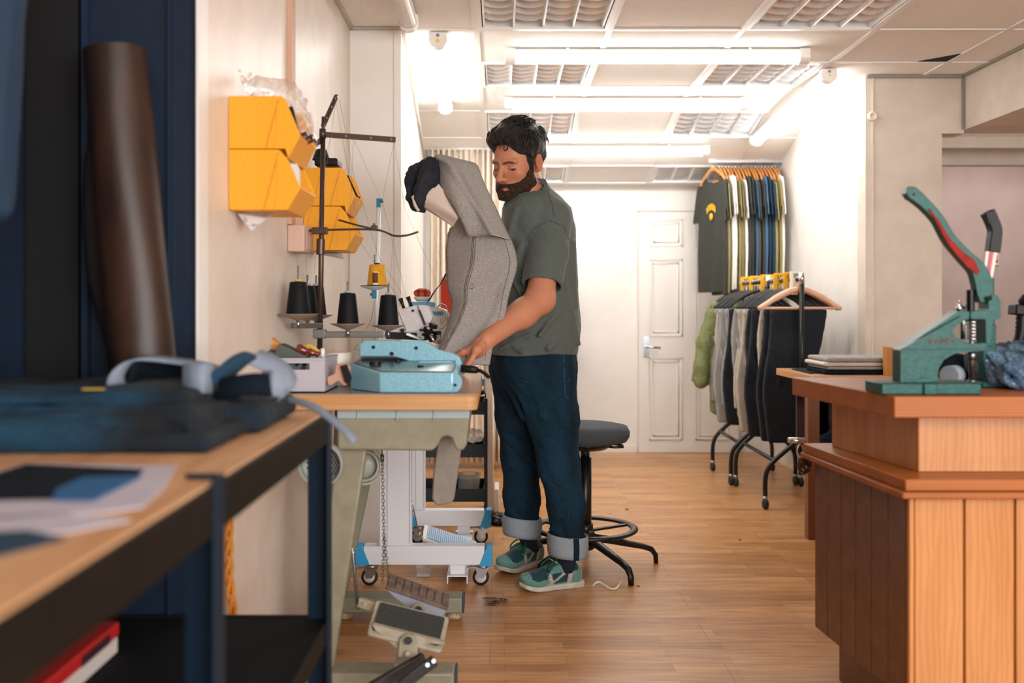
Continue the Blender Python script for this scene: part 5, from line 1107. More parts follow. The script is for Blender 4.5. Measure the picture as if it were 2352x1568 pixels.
# ---- shoes and socks ----
M_shoe = mat('suede_and_mesh', attr='col', col2='B8C0BC', rough=.9, nscale=260, bump=.15, bscale=260, sheen=.2)
M_sole = mat('cream_rubber_sole', 'C9C4BA', .6, col2='B5AFA4', nscale=30)
def shoe(heel, toe, nm, s_=1.0):
    heel = np.array(heel, np.float32); toe = np.array(toe, np.float32); f_ = toe-heel; L = float(np.linalg.norm(f_)); f_ /= L; u_ = np.array([0, 0, 1], np.float32); l_ = np.cross(u_, f_)
    Mx = np.stack([f_, l_, u_], 1); T = lambda p: (p-heel)@Mx; k = L/.285
    def up(p):
        q = T(p)/k; q = q.copy(); q[..., 2] -= .018*np.clip((q[..., 0]-.21)/.075, 0, 1)**2
        d = s_ell(q, (.222, -.004, .042), (.060, .047, .034)); d = smin(d, s_ell(q, (.155, 0, .052), (.075, .043, .044)), .02)
        d = smin(d, s_ell(q, (.060, .0, .052), (.058, .037, .056)), .02)
        d = smin(d, s_cap(q, (.11, 0, .086), (.185, 0, .055), .028, .02), .015)
        d = smax(d, -s_cap(q, (.062, 0, .115), (.085, 0, .12), .028), .006); d = smax(d, .020-q[..., 2], .003)
        return d*k
    def so(p):
        q = T(p)/k; sp = .020*np.clip((q[..., 0]-.20)/.085, 0, 1)**2; w_ = np.interp(q[..., 0], [0, .03, .1, .16, .22, .27, .29], [.030, .038, .036, .041, .050, .040, .012]); cx_ = .0
        a = np.abs(q[..., 1])-w_; b_ = np.abs(q[..., 0]-.142)-.146; zc = np.abs(q[..., 2]-sp-.0125)-np.interp(q[..., 0], [0, .1, .2, .3], [.014, .0125, .0105, .009])
        return (smax(smax(a, b_, .02), zc, .006))*k
    def colf(v):
        q = T(v)/k; q[:, 2] -= .018*np.clip((q[:, 0]-.21)/.075, 0, 1)**2; x, y, z = q[:, 0], np.abs(q[:, 1]), q[:, 2]
        sd = np.array(lin('6FA096')[:3]); c = np.tile(sd, (len(v), 1))
        def put(m, col): c[m] = lin(col)[:3]
        navy, cream, dk_ = '0F4450', 'C9BFB8', '2E6A5A'
        put((x > .165) & (x < .245) & (z > .044+.25*np.abs(x-.215)) & (z < .12) & (y > .0), navy)            # toe mesh
        put((x > .075) & (x < .155) & (z > .030) & (z < .072), navy)                        # side mesh
        put(np.abs(z-(.030+(.165-x)*.55)) < .006, cream); 
        put((np.abs(x-(.072-.2*(z-.05))) < .009) & (z < .09), cream)
        put((np.abs(x-.158-.35*(z-.04)) < .008) & (z < .075), cream)
        put((z > .076) & (x < .1) & (x > .03), navy); put((x < .012), cream)
        put((x > .10) & (x < .18) & (y < .02) & (z > .06), dk_)
        return c
    lo = np.minimum(heel, toe)-.06; hi = np.maximum(heel, toe)+.06; lo[2] = -.01; hi[2] = .14
    sh = sdf_obj('shoe', up, lo, hi, .0026, M_shoe, man, col=colf)
    sdf_obj('sole', so, lo, hi, .003, M_sole, sh)
    W = lambda x, y, z: Vector(heel+(f_*x+l_*y+u_*z)*k)
    lc = MB()
    for i in range(5):
        x = .178-.018*i; z = .062+.0095*i
        lc.tube(spline([W(x-.002, -.024, z-.002), W(x+.004, -.008, z+.018), W(x-.008, .008, z+.020), W(x-.002, .024, z)], 4), .0032, 6)
    for sg in (-1, 1):
        lc.tube(spline([W(.12, 0, .112), W(.14, sg*.022, .12), W(.165, sg*.038, .10), W(.17, sg*.03, .085), W(.14, sg*.012, .105)], 5), .0035, 6)
        lc.tube(spline([W(.122, 0, .112), W(.15, sg*.028, .098), W(.175, sg*.042, .07), W(.185, sg*.045, .05)], 5), .0033, 6)
    lc.ball(W(.122, 0, .113), .008); lc.build('laces', mat('dark_green_laces', '1F5A48', .8), sh)
    MB().grid(lambda u, v: W(.118+.03*u, (v-.5)*.034, .108+.018*u-.0), 4, 4, .003).build('tongue', mat('pale_tongue', 'C8CFC8', .8), sh)
HN, TN = A3(1337, 1340, 3.975), A3(1194, 1360, 3.88); HN[2] = TN[2] = 0
shoe(HN, TN, 'near')
HFt, TF = A3(1215, 1290, 4.26), A3(1146, 1316, 4.115); HFt[2] = TF[2] = 0; dd = TF-HFt; dd = dd/np.linalg.norm(dd)*.285; HFt = TF-dd
shoe(HFt, TF, 'far')
for Lk, hl_ in ((LN, HN+(TN-HN)*.26), (LF, HFt+dd*.26)):
    a = Vector(hl_)+Vector((0, 0, .07)); b_ = Vector(Lk[-1])+Vector((0, 0, .04)); MB().tube([a, (a+b_)/2, b_], [.036, .037, .042], 20).build('sock', mat('navy_sock', '14273A', .9), man)

# ================= the jeans he holds =================
M_gin = mat('grey_denim_inside', 'C2BEBA', .9, col2='A09C99', nscale=330, nstretch=(1, 1, .5), contrast=(.35, .65), bump=.18, bscale=420, weave=(190, 170, .5, '8C8B8C'))
M_pock = mat('cream_pocket_cloth', 'D6C6BA', .8, col2='C9B8AC', nscale=10)
held = thing('held_jeans', 'pair of inside-out grey denim jeans held up against the chest of the man', 'jeans', P(1090, 560, 3.7))
CL = [(470, 1062, 1120, 3.70), (505, 1044, 1142, 3.69), (545, 1031, 1172, 3.68), (600, 1025, 1185, 3.67), (650, 1027, 1178, 3.66), (690, 1040, 1166, 3.64), (713, 1036, 1160, 3.63), (760, 1023, 1146, 3.60), (800, 1011, 1132, 3.57), (838, 1004, 1122, 3.55)]
def smt(T, v, k):
    xs = [t_[0] for t_ in T]; ys = [t_[k] for t_ in T]; sp_ = spline([(a_, c_, 0) for a_, c_ in zip(xs, ys)], 6); return float(np.interp(v, [q_.x for q_ in sp_], [q_.y for q_ in sp_]))
def fC(u, v):
    y = 470+368*v; xl = smt(CL, y, 1); xr = smt(CL, y, 2); Y = smt(CL, y, 3)
    ur = min(max(.46-.46*max(v, .01)**1.25+.02, .02), .5); rg = (u/ur if u < ur else 1-(u-ur)/(1-ur)*.55); Y = Y-.062*max(rg, 0)**.8+.010*math.sin(u*5+v*7)+.005*math.sin(v*23+u*4)-.010*math.exp(-((u-.75-.2*math.sin(v*4))/.09)**2)
    return P(xl+(xr-xl)*u+2*math.sin(v*19+u), y, Y)
MB().grid(fC, 26, 60, .004).build('hanging_leg', M_gin, held)
MB().grid(lambda u, v: fC(u, v)+Vector((.004*math.cos(u*PI), .10*math.sin(PI*u)+.008, -.004)), 16, 40, .004).build('rear_leg', M_gin, held)
def seamC(uf, r_, m, nm, v0=.18, v1=.97, off=-.0055):
    MB().tube([fC(uf(v), v)+Vector((0, off, 0)) for v in np.linspace(v0, v1, 50)], r_, 5).build(nm, m, held)
M_brs = mat('brown_seam_thread', '6A5240', .8); M_dks = mat('dark_seam_thread', '4A4A50', .8)
us = lambda v: .46-.46*v**1.25
seamC(lambda v: us(v)+.03, .0011, M_brs, 'felled_seam'); seamC(lambda v: us(v)+.055, .0009, M_brs, 'felled_seam'); seamC(lambda v: us(v)+.008, .001, M_dks, 'felled_seam')
seamC(lambda v: .90, .0006, M_dks, 'hem_stitch'); seamC(lambda v: .992, .0024, mat('pale_selvedge', 'C6C0B8', .8), 'selvedge', .2, .95, -.001)
lp_ = [(1065, 656), (1080, 657), (1088, 653), (1090, 659), (1086, 663), (1075, 661), (1071, 670)]
def fCp(px, py):
    v = (py-470)/368; xl = smt(CL, py, 1); xr = smt(CL, py, 2); return fC((px-xl)/(xr-xl), v)+Vector((0, -.0055, 0))
MB().tube(spline([fCp(*a) for a in lp_], 4), .0007, 5).build('stitch_mark', M_dks, held)
# upper folded panel
ULx = [(0., 986, 372, 3.66), (.25, 1000, 400, 3.62), (.45, 1015, 432, 3.60), (.65, 1040, 470, 3.58), (.85, 1062, 510, 3.575), (1., 1076, 542, 3.58)]
URx = [(0., 1030, 364, 3.68), (.18, 1090, 376, 3.67), (.35, 1106, 410, 3.65), (.6, 1134, 472, 3.63), (.8, 1154, 515, 3.62), (1., 1171, 549, 3.62)]
def it(T, v, k): return smt(T, v, k)
def fU(u, v):
    a = P(it(ULx, v, 1), it(ULx, v, 2), it(ULx, v, 3)); b_ = P(it(URx, v, 1), it(URx, v, 2), it(URx, v, 3)); c = a.lerp(b_, u)
    top = -.010*math.sin(PI*u)*(1-v)*0; sag = .008*math.sin(PI*u)*v
    return c+Vector((0, -.05*math.sin(PI*u)**.8*(1-.25*v)+.012*math.sin(u*8+v*6)-.016*math.exp(-((u-.35-.25*v)/.08)**2)+.010*math.exp(-((u-.62)/.10)**2-((v-.5)/.25)**2), sag+.010*math.sin(PI*u)*(1-v)))
MB().grid(fU, 26, 40, .004).build('folded_leg', M_gin, held)
MB().tube([fU(u, 1.)+Vector((0, -.001, 0)) for u in np.linspace(0, 1, 24)], .0028, 6).build('selvedge', mat('pale_selvedge', 'C6C0B8', .8), held)
MB().tube([fU(0., v)+Vector((0, -.001, 0)) for v in np.linspace(.3, 1, 24)], .0028, 6).build('selvedge', mat('pale_selvedge', 'C6C0B8', .8), held)
MB().grid(lambda u, v: fU(u, v)+Vector((.004, .06*math.sin(PI*u)+.012, 0)), 14, 20, .003).build('folded_leg_back', M_gin, held)
# pocket lining
PKa = [(1000, 412), (1030, 452), (1060, 492)]; PKb = [(960, 470), (990, 488), (1040, 520)]
def fP(u, v):
    a = P(np.interp(v, [0, .5, 1], [q_[0] for q_ in PKa]), np.interp(v, [0, .5, 1], [q_[1] for q_ in PKa]), 3.585); b_ = P(np.interp(v, [0, .5, 1], [q_[0] for q_ in PKb]), np.interp(v, [0, .5, 1], [q_[1] for q_ in PKb]), 3.60)
    return a.lerp(b_, u)+Vector((0, -.012*math.sin(PI*u)+.008*math.sin(u*6+v*3), 0))
MB().grid(fP, 12, 14, .003).build('pocket_lining', M_pock, held)
# dark waist end, bunched
def f_dark(p):
    d = s_chain(p, [A3(990, 385, 3.63), A3(985, 410, 3.60), A3(965, 440, 3.58), A3(962, 470, 3.57)], [.036, .036, .022, .022], .02)
    d = smin(d, s_chain(p, [A3(985, 382, 3.64), A3(955, 395, 3.66), A3(945, 415, 3.66), A3(946, 440, 3.65)], [.030, .026, .022, .018], .02), .02)
    d = smin(d, s_chain(p, [A3(940, 430, 3.6), A3(938, 455, 3.6), A3(950, 478, 3.59), A3(972, 484, 3.58)], [.010, .009, .009, .008], .01), .008)
    d = smax(d, -s_chain(p, [A3(951, 452, 3.54), A3(957, 470, 3.54)], [.012, .013], .005), .008)
    d = smin(d, folds(p, [((975, 395, 3.57), (955, 455, 3.555), .006), ((1003, 375, 3.60), (1000, 405, 3.57), .007), ((935, 400, 3.64), (975, 372, 3.62), .006)]), .012)
    return d+.003*wob(p, 60)+.0015*wob(p, 120, 2)
sdf_obj('dark_waist_end', f_dark, A3(920, 500, 3.75)-np.array([0, .35, 0], np.float32), A3(1020, 350, 3.75), .003, mat('black_indigo_denim', '0E1420', .8, col2='161E2C', nscale=300, bump=.15, bscale=400), held)
MB().tube(spline([P(949, 450, 3.56), P(953, 470, 3.555), P(962, 484, 3.56)], 5), .006, 8).build('pale_lining', M_pock, held)

# ================= stool =================
SX, SY = .366, 4.25
M_blk = mat('satin_black_steel', '0D0F11', .35, spec=.5)
sl_ = thing('draughtsman_stool', 'tall swivel stool with grey round seat, black column, foot ring and star base', 'stool', (SX, SY, 0))
zs = Zp(972, SY)
MB().lathe([(0, -.005), (.16, -.006), (.188, .0), (.2, .018), (.202, .04), (.19, .062), (.15, .070), (0, .072)], (SX-.012, SY, zs-.072), (0, 0, 1), 48).build('seat', mat('charcoal_felt', '4C5258', .95, col2='3A4046', nscale=400, contrast=(.35, .65), bump=.2, bscale=500), sl_)
MB().lathe([(0, 0), (.09, 0), (.12, .02), (.12, .03), (0, .03)], (SX, SY, zs-.108), (0, 0, 1), 32).build('seat_plate', M_blk, sl_)
MB().tube([Vector((SX+.05, SY-.02, zs-.092)), Vector((SX+.12, SY-.06, zs-.094)), Vector((SX+.155, SY-.05, zs-.094)), Vector((SX+.16, SY, zs-.094)), Vector((SX+.12, SY+.04, zs-.094)), Vector((SX+.05, SY+.02, zs-.092))], .005, 8).build('height_lever', M_blk, sl_)
MB().cyl((SX, SY, zs-.15), (SX, SY, zs-.09), .019).cyl((SX, SY, .10), (SX, SY, zs-.145), .027).build('column', M_blk, sl_)
zr = Zp(1212, SY)
def ringm(rad, tube_r, z, flat=1.): return MB().lathe([(rad+tube_r*math.cos(a), tube_r*flat*math.sin(a)) for a in [2*PI*k/12 for k in range(13)]], (SX, SY, z), (0, 0, 1), 48)
ringm(.208, .017, zr, .55).build('foot_ring', M_blk, sl_)
for a in (.35, 2.5, 4.5):
    c_, s__ = math.cos(a), math.sin(a); MB().bar((SX+.02*c_, SY+.02*s__, zr-.012), (SX+.2*c_, SY+.2*s__, zr-.001), .022, .01).build('ring_spoke', M_blk, sl_, bevel=.002)
MB().cyl((SX, SY, zr-.02), (SX, SY, zr+.02), .034).build('ring_hub', M_blk, sl_)
MB().lathe([(.03, .0), (.046, .01), (.046, .06), (.034, .085), (0, .085)], (SX, SY, .075), (0, 0, 1), 28).build('base_hub', M_blk, sl_)
for a in (-60, 12, 84, 156, 228):
    a = R(a); c_, s__ = math.cos(a), math.sin(a); q_ = lambda r_, z: Vector((SX+r_*c_, SY+r_*s__, z))
    MB().tube([q_(.02, .125), q_(.10, .112), q_(.26, .075), q_(.30, .06), q_(.318, .035), q_(.32, .0)], [.024, .021, .016, .015, .0135, .0125], 12, squash=.8).build('leg', M_blk, sl_)
# ================= second machine table, trolley, curtain =================
M_wh = mat('white_powder_coat', 'E2E4EA', .4); M_cyan = mat('bright_blue_plastic', '2E9AD0', .4)
t3 = thing('machine_stand', 'white steel machine stand with bright blue end caps on casters behind the sewing table', 'machine stand', (-.25, 4.3, 0))
def caster(c, par, sc_=1., nm='caster'):
    c = Vector(c); w_ = MB().lathe([(.012, -.011), (.029, -.011), (.033, -.007), (.033, .007), (.029, .011), (.012, .011)], c+Vector((0, 0, .033)), (0, 1, 0), 28).build(nm, mat('black_caster_tyre', '17191B', .5), par)
    MB().lathe([(0, -.0125), (.022, -.0125), (.022, .0125), (0, .0125)], c+Vector((0, 0, .033)), (0, 1, 0), 24).build('wheel_hub', mat('pale_wheel_hub', 'D5D8DC', .4), w_)
    f = MB()
    for s_ in (-1, 1): f.prism([(-.012, .0), (.012, .0), (.016+.02, .045), (-.02, .045)], c+Vector((0, s_*.017, .03)), (1, 0, 0), (0, 0, 1), .003)
    f.lathe([(0, 0), (.026, 0), (.028, .006), (.02, .012), (.01, .014), (.01, .03), (0, .03)], c+Vector((.008, 0, .072)), (0, 0, 1), 20).bar(c+Vector((-.01, 0, .073)), c+Vector((-.055, 0, .07)), .025, .004)
    f.build('fork', mat('zinc_plate', 'B9C0C6', .28, 1.), w_); return w_
for Y, xa, xb in ((3.98, 820, 1130), (4.67, 935, 1127)):
    a, b_ = X(xa, Y), X(xb, Y); z1, z0 = .161, .087
    MB().box((a+.03, Y-.03, z0), (b_-.03, Y+.03, z1)).build('foot_bar', M_wh, t3, bevel=.002)
    cp = MB()
    cp.prism([(a-.002, z0-.002), (a+.055, z0-.002), (a+.025, z1+.002), (a-.002, z1+.002)], (0, Y, 0), (1, 0, 0), (0, 0, 1), .064)
    cp.build('end_cap', M_cyan, t3, bevel=.002)
    MB().prism([(b_+.002, z0-.006), (b_+.002, z1+.002), (b_-.02, z1+.002), (b_-.052, z0-.006)], (0, Y, 0), (1, 0, 0), (0, 0, 1), .064).build('end_cap', M_cyan, t3, bevel=.002)
    for x in (a+.05, b_-.045): caster((x, Y, 0), t3)
    px0, px1 = (873, 946) if Y < 4 else (940, 977)
    pp = MB().box((X(px0, Y), Y-.025, z1), (X(px1, Y), Y+.025, .755)); pp.build('post', M_wh, t3, bevel=.003)
    MB().box((X(px0, Y)+.03, Y-.0275, z1+.01), (X(px0, Y)+.034, Y-.0252, .75)).box((X(px1, Y)-.008, Y-.0275, z1+.01), (X(px1, Y)-.004, Y-.0252, .75)).build('post_rib', mat('soft_grey_paint', 'C2C5CE', .4), t3)
MB().box((X(1028, 3.98), 3.93, .045), (X(1075, 3.98), 4.72, .05)).box((X(1028, 3.98), 3.93, .018), (X(1028, 3.98)+.004, 4.72, .045)).box((X(1075, 3.98)-.004, 3.93, .018), (X(1075, 3.98), 4.72, .045)).build('pedal_channel', M_wh, t3)
MB().box((X(1035, 3.98), 3.96, .05), (X(1068, 3.98), 4.0, .087)).box((X(1035, 3.98), 4.65, .05), (X(1068, 3.98), 4.69, .087)).build('channel_bracket', M_wh, t3)
MB().bar((X(905, 4.3), 4.0, .45), (X(905, 4.3), 4.65, .45), .03, .05).build('stretcher', M_wh, t3)
a = P(972, 1222, 4.25); b_ = P(1092, 1262, 4.25); sd_ = Vector((0, .9, .25))
MB().prism(rpt([(0, -.06), ((b_-a).length, -.06), ((b_-a).length, .06), (0, .06)], .01), (a+b_)/2-(b_-a)/2, b_-a, sd_, .012).build('pedal_plate', M_wh, t3)
MB().prism(rpt([(.022, -.054), ((b_-a).length-.004, -.054), ((b_-a).length-.004, .054), (.022, .054)], .006), (a+b_)/2-(b_-a)/2+Vector((0, 0, .0065)), b_-a, sd_, .004).build('pedal_mat', M_cyan, t3)
pd = MB()
for k in range(24): s_ = .1+.88*k/24; c = a+(b_-a)*s_; pd.bar(c+sd_.normalized()*-.052+Vector((0, 0, .009)), c+sd_.normalized()*.052+Vector((0, 0, .009)), .0034, .006)
pd.build('pedal_tread', M_wh, t3)
MB().tube([P(946, 1150, 4.1), P(962, 1225, 4.2)], .003, 6).ball(P(963, 1226, 4.2), .008).build('pedal_rod', M_pin, t3)
plate(MB(), rbox(-.43, X(1098, 3.75), 3.72, 4.66, .03), .755, .798).build('table_top', M_ply, t3, bevel=.003)
m2 = thing('sewing_machine', 'white and blue sewing machine half hidden between the overlock machine and held jeans', 'sewing machine', (X(1005, 4.0), 4.05, .80))
MB().prism(rpt([(X(a, 4.0), Zp(b_, 4.0)) for a, b_ in [(880, 706), (1000, 704), (1024, 712), (1032, 735), (1028, 800), (1000, 815), (995, 775), (900, 775), (880, 860), (850, 860)]], .01), (0, 4.09, 0), (1, 0, 0), (0, 0, 1), .12).build('machine_head', mat('white_machine_enamel', 'E8E6E0', .3), m2, bevel=.01, seg=3)
MB().box((X(850, 4.0), 4.02, .7985), (X(1040, 4.0), 4.18, .84)).build('machine_bed', mat('white_machine_enamel', 'E8E6E0', .3), m2, bevel=.006)
MB().box((X(988, 4.0), 4.024, Zp(724, 4.0)), (X(1016, 4.0), 4.0295, Zp(715, 4.0))).build('blue_stripe', mat('printed_blue_band', '3A9CC4', .4), m2)
MB().tube(spline([P(1004, 706, 4.0), P(1012, 699, 4.0), P(1024, 702, 4.0), P(1029, 720, 4.0), P(1026, 742, 4.0), P(1016, 754, 4.0), P(1009, 754, 4.0)], 5), .0022, 8).build('take_up_guard', M_pin, m2)
MB().tube(spline([P(1012, 722, 4.01), P(1020, 716, 4.01), P(1024, 730, 4.01), P(1014, 742, 4.01), P(1012, 730, 4.01)], 5), .0018, 6).cyl(P(1010, 765, 4.02), P(1010, 790, 4.02), .006).cyl(P(1002, 780, 4.02), P(1004, 800, 4.02), .003).build('needle_fittings', M_pin, m2)
MB().box((X(936, 4.0), 4.03, Zp(705, 4.0)), (X(998, 4.0), 4.15, Zp(693, 4.0))).build('blue_top_tray', mat('pale_blue_plastic', '6FB2D8', .35), m2, bevel=.005)
pc = thing('pincushion', 'orange tartan pincushion in a white dish on the sewing machine', 'pincushion', P(970, 692.5, 4.08))
c0 = P(970, 692.3, 4.08)
MB().lathe([(0, 0), (.022, 0), (.034, .012), (.036, .02), (.0, .018)], c0, (0, 0, 1), 28).build('dish', mat('white_plastic', 'EDEBE8', .4), pc)
def f_cu(p): return s_ell(p, tuple(c0+Vector((0, 0, .034))), (.036, .036, .021))+.0008*wob(p, 150)
M_tart = mat('orange_tartan_cloth', 'E8622C', .8); nt = M_tart.node_tree
def tartan(m, c1, c2, sc_):
    nt = m.node_tree; N = nt.nodes; L = nt.links; b = N['Principled BSDF']; tc = N.new('ShaderNodeTexCoord'); prev = None
    for ax in ('X', 'Z'):
        wv = N.new('ShaderNodeTexWave'); wv.bands_direction = ax; wv.inputs['Scale'].default_value = sc_; L.new(tc.outputs['Object'], wv.inputs[0]); r = N.new('ShaderNodeMath'); r.operation = 'GREATER_THAN'; r.inputs[1].default_value = .62; L.new(wv.outputs['Fac'], r.inputs[0])
        h = N.new('ShaderNodeMath'); h.operation = 'MULTIPLY'; h.inputs[1].default_value = .6; L.new(r.outputs[0], h.inputs[0])
        mx = N.new('ShaderNodeMix'); mx.data_type = 'RGBA'; L.new(h.outputs[0], mx.inputs['Factor'])
        if prev is None: mx.inputs['A'].default_value = lin(c1)
        else: L.new(prev, mx.inputs['A'])
        mx.inputs['B'].default_value = lin(c2); prev = mx.outputs['Result']
    L.new(prev, b.inputs['Base Color'])
tartan(M_tart, 'E8622C', '3A1A14', 11)
sdf_obj('cushion', f_cu, c0-Vector((.05, .05, .0)), c0+Vector((.05, .05, .06)), .003, M_tart, pc)
red = thing('red_card', 'red pointed card with a cream edge standing behind the sewing machine', 'card', P(1022, 861, 4.5))
rp_ = [(1017, 641), (1033, 642), (1042, 691), (1033, 726), (1013, 708), (1013, 654)]
MB().prism([(X(a, 4.5), Zp(b_, 4.5)) for a, b_ in [(1016, 636), (1036, 637), (1046, 691), (1034, 735), (1034, 861), (1010, 861), (1010, 650)]], (0, 4.512, 0), (1, 0, 0), (0, 0, 1), .01).build('card_edge', mat('cream_card', 'E6D6BE', .6), red)
MB().prism([(X(a, 4.5), Zp(b_, 4.5)) for a, b_ in rp_], (0, 4.505, 0), (1, 0, 0), (0, 0, 1), .003).build('card_face', mat('signal_red', 'EC4A30', .6), red)
sp_ = MB(); ribbon(sp_, [P(1026, 628, 3.69), P(1015, 650, 3.78), P(1000, 668, 3.92), P(985, 692, 4.03)], .014, .003, 6, (.6, .2, .6))
tag(sp_.build('black_strap', M_black, loc=P(1010, 655, 4.2)), 'black strap slanting from the held jeans down to the sewing machine', 'strap')
# curtain
Yc = 6.80; xc0, xc1 = X(984, Yc), X(1150, Yc); zt = cz(Yc)-.012
def fcur(u, v):
    amp = .028+.012*math.sin(u*9); return Vector((xc0+(xc1-xc0)*u+.004*math.sin(u*60+v*2), Yc+amp*math.sin(u*2*PI*13+.5*math.sin(v*3))*(.7+.3*v), zt*(1-v)+.04*v))
cu_ = thing('curtain', 'cream pleated curtain hanging from the ceiling behind the man and held jeans', 'curtain', ((xc0+xc1)/2, Yc, .03))
MB().grid(fcur, 210, 10, .002).build('pleated_cloth', mat('cream_curtain_cloth', 'F4E8DA', .8, col2='EBDCCB', nscale=30), cu_)
MB().cyl((xc0-.03, Yc, zt+.004), (xc1+.03, Yc, zt+.004), .008).build('curtain_track', M_tbar, cu_)
# trolley
Yt = 5.05; ty = thing('trolley', 'black metal trolley with shallow trays standing behind the white machine stand', 'trolley', (X(1030, Yt), Yt+.15, 0))
tx0, tx1 = X(952, Yt), X(1120, Yt)
for x in (tx0, tx1-.018):
    for y in (Yt, Yt+.3): MB().box((x, y-.009, .035), (x+.018, y+.009, Zp(915, Yt))).build('post', M_blk, ty)
for x in (tx0+.01, tx1-.01):
    for y in (Yt, Yt+.3): MB().lathe([(0, -.009), (.02, -.009), (.02, .009), (0, .009)], (x, y, .02), (0, 1, 0), 16).build('caster', M_blk, ty)
for za, zb_2 in ((922, 952), (1020, 1050), (1122, 1152)):
    a, b_ = Zp(za, Yt), Zp(zb_2, Yt); tm = MB().box((tx0+.018, Yt-.004, b_), (tx1-.018, Yt+.304, b_+.004))
    for lo, hi in (((tx0+.018, Yt-.004), (tx1-.018, Yt-.001)), ((tx0+.018, Yt+.301), (tx1-.018, Yt+.304)), ((tx0+.018, Yt-.001), (tx0+.021, Yt+.301)), ((tx1-.021, Yt-.001), (tx1-.018, Yt+.301))): tm.box((lo[0], lo[1], b_+.004), (hi[0], hi[1], a))
    tm.build('tray', mat('blue_black_metal', '101E28', .4), ty)
jr = thing('clear_tub', 'clear plastic tub on the lower tray of the black trolley', 'tub', (X(1075, Yt), Yt+.1, Zp(1118, Yt)))
M_clear = mat('clear_plastic', 'D8DEE0', .1, trans=.8, alpha=.6)
MB().lathe([(0, .0), (.05, .0), (.06, .11), (.066, .112), (.066, .118), (.058, .118), (.048, .004), (0, .004)], (X(1075, Yt), Yt+.1, Zp(1148, Yt)), (0, 0, 1), 32).build('tub_body', M_clear, jr)
o = sdf_obj('packed_film', lambda p: s_ell(p, tuple(P(1088, 1000, Yt+.08)), (.055, .045, .035))+.010*wob(p, 80), P(1050, 1040, Yt+.2)-Vector((0, .25, 0)), P(1125, 955, Yt+.2), .005, M_film, loc=P(1088, 1018, Yt+.08)); tag(o, 'crumpled clear film lying in the middle tray of the black trolley', 'plastic film')
bo = tag(MB().prism([(X(1120, 5.3), .03), (X(1134, 5.3), .03), (X(1130, 5.3), Zp(832, 5.3)), (X(1116, 5.3), Zp(832, 5.3))], (0, 5.42, 0), (1, 0, 0), (0, 0, 1), .3).build('cream_board', mat('cream_board', 'DCCBB8', .6), loc=(X(1125, 5.3), 5.42, .03)), 'upright cream board standing between the trolley and the legs of the man', 'board')
tag(MB().box((X(1136, 5.3), 5.28, 0), (X(1146, 5.3), 5.5, .14)).build('white_block', M_wh, loc=(X(1140, 5.3), 5.4, 0), bevel=.003), 'small white block on the floor beside the cream board', 'block')
tag(MB().cbox(P(1103, 902, 5.0), (.05, .1, .02), (0, -.4, 0)).build('black_case', M_black, loc=P(1103, 905, 5.0), bevel=.003), 'black flap lying tilted on top of the black trolley', 'case')
tag(MB().cbox(P(1108, 877, 4.9), (.02, .05, .035)).cyl(P(1112, 885, 4.9), P(1112, 900, 4.9), .002).build('blue_clip', M_cyan, loc=P(1108, 895, 4.9), bevel=.004), 'small bright blue clip above the black trolley', 'clip')
tag(MB().cbox(Vector((X(1143, 7.14), 7.14, .193)), (.06, .04, .035)).build('yellow_tape_case', mat('yellow_plastic_case', 'F0B81E', .4), loc=Vector((X(1143, 7.14), 7.14, .1755)), bevel=.006), 'small yellow case seen just left of the knee of the man', 'case')
o = sdf_obj('black_bag', lambda p: s_ell(p, (X(1150, 5.1), 5.12, .02), (.085, .10, .026))+.007*wob(p, 70), (X(1150, 5.1)-.13, 4.98, -.0), (X(1150, 5.1)+.13, 5.26, .07), .005, mat('black_glossy_plastic', '0C0D10', .2), loc=(X(1150, 5.1), 5.12, 0)); tag(o, 'crumpled black plastic bag on the floor behind the feet of the man', 'bag')
# dark shelf against the back wall
sh_ = thing('shelf_unit', 'dark slotted-steel shelf unit by the back wall, mostly hidden by the man', 'shelf unit', (X(1230, 7.2), 7.3, 0))
for x in (X(1134, 7.2), X(1317, 7.2)-.02):
    for y in (7.12, 7.45):
        MB().box((x, y, 0), (x+.04, y+.004, 1.30)).build('upright', M_bsteel2, sh_)
        hm = MB()
        for k in range(14): hm.cyl((x+.02, y-.001, .2+.08*k), (x+.02, y, .2+.08*k), .005, n=8)
        if y < 7.2: hm.build('slot_holes', mat('pale_hole', 'D8D4CC', .6), sh_)
for z in (.145, .42, .85, 1.25): MB().box((X(1134, 7.2), 7.12, z), (X(1317, 7.2)+.02, 7.45, z+.03)).build('shelf', mat('dark_brown_shelf', '2A1A14', .6), sh_)
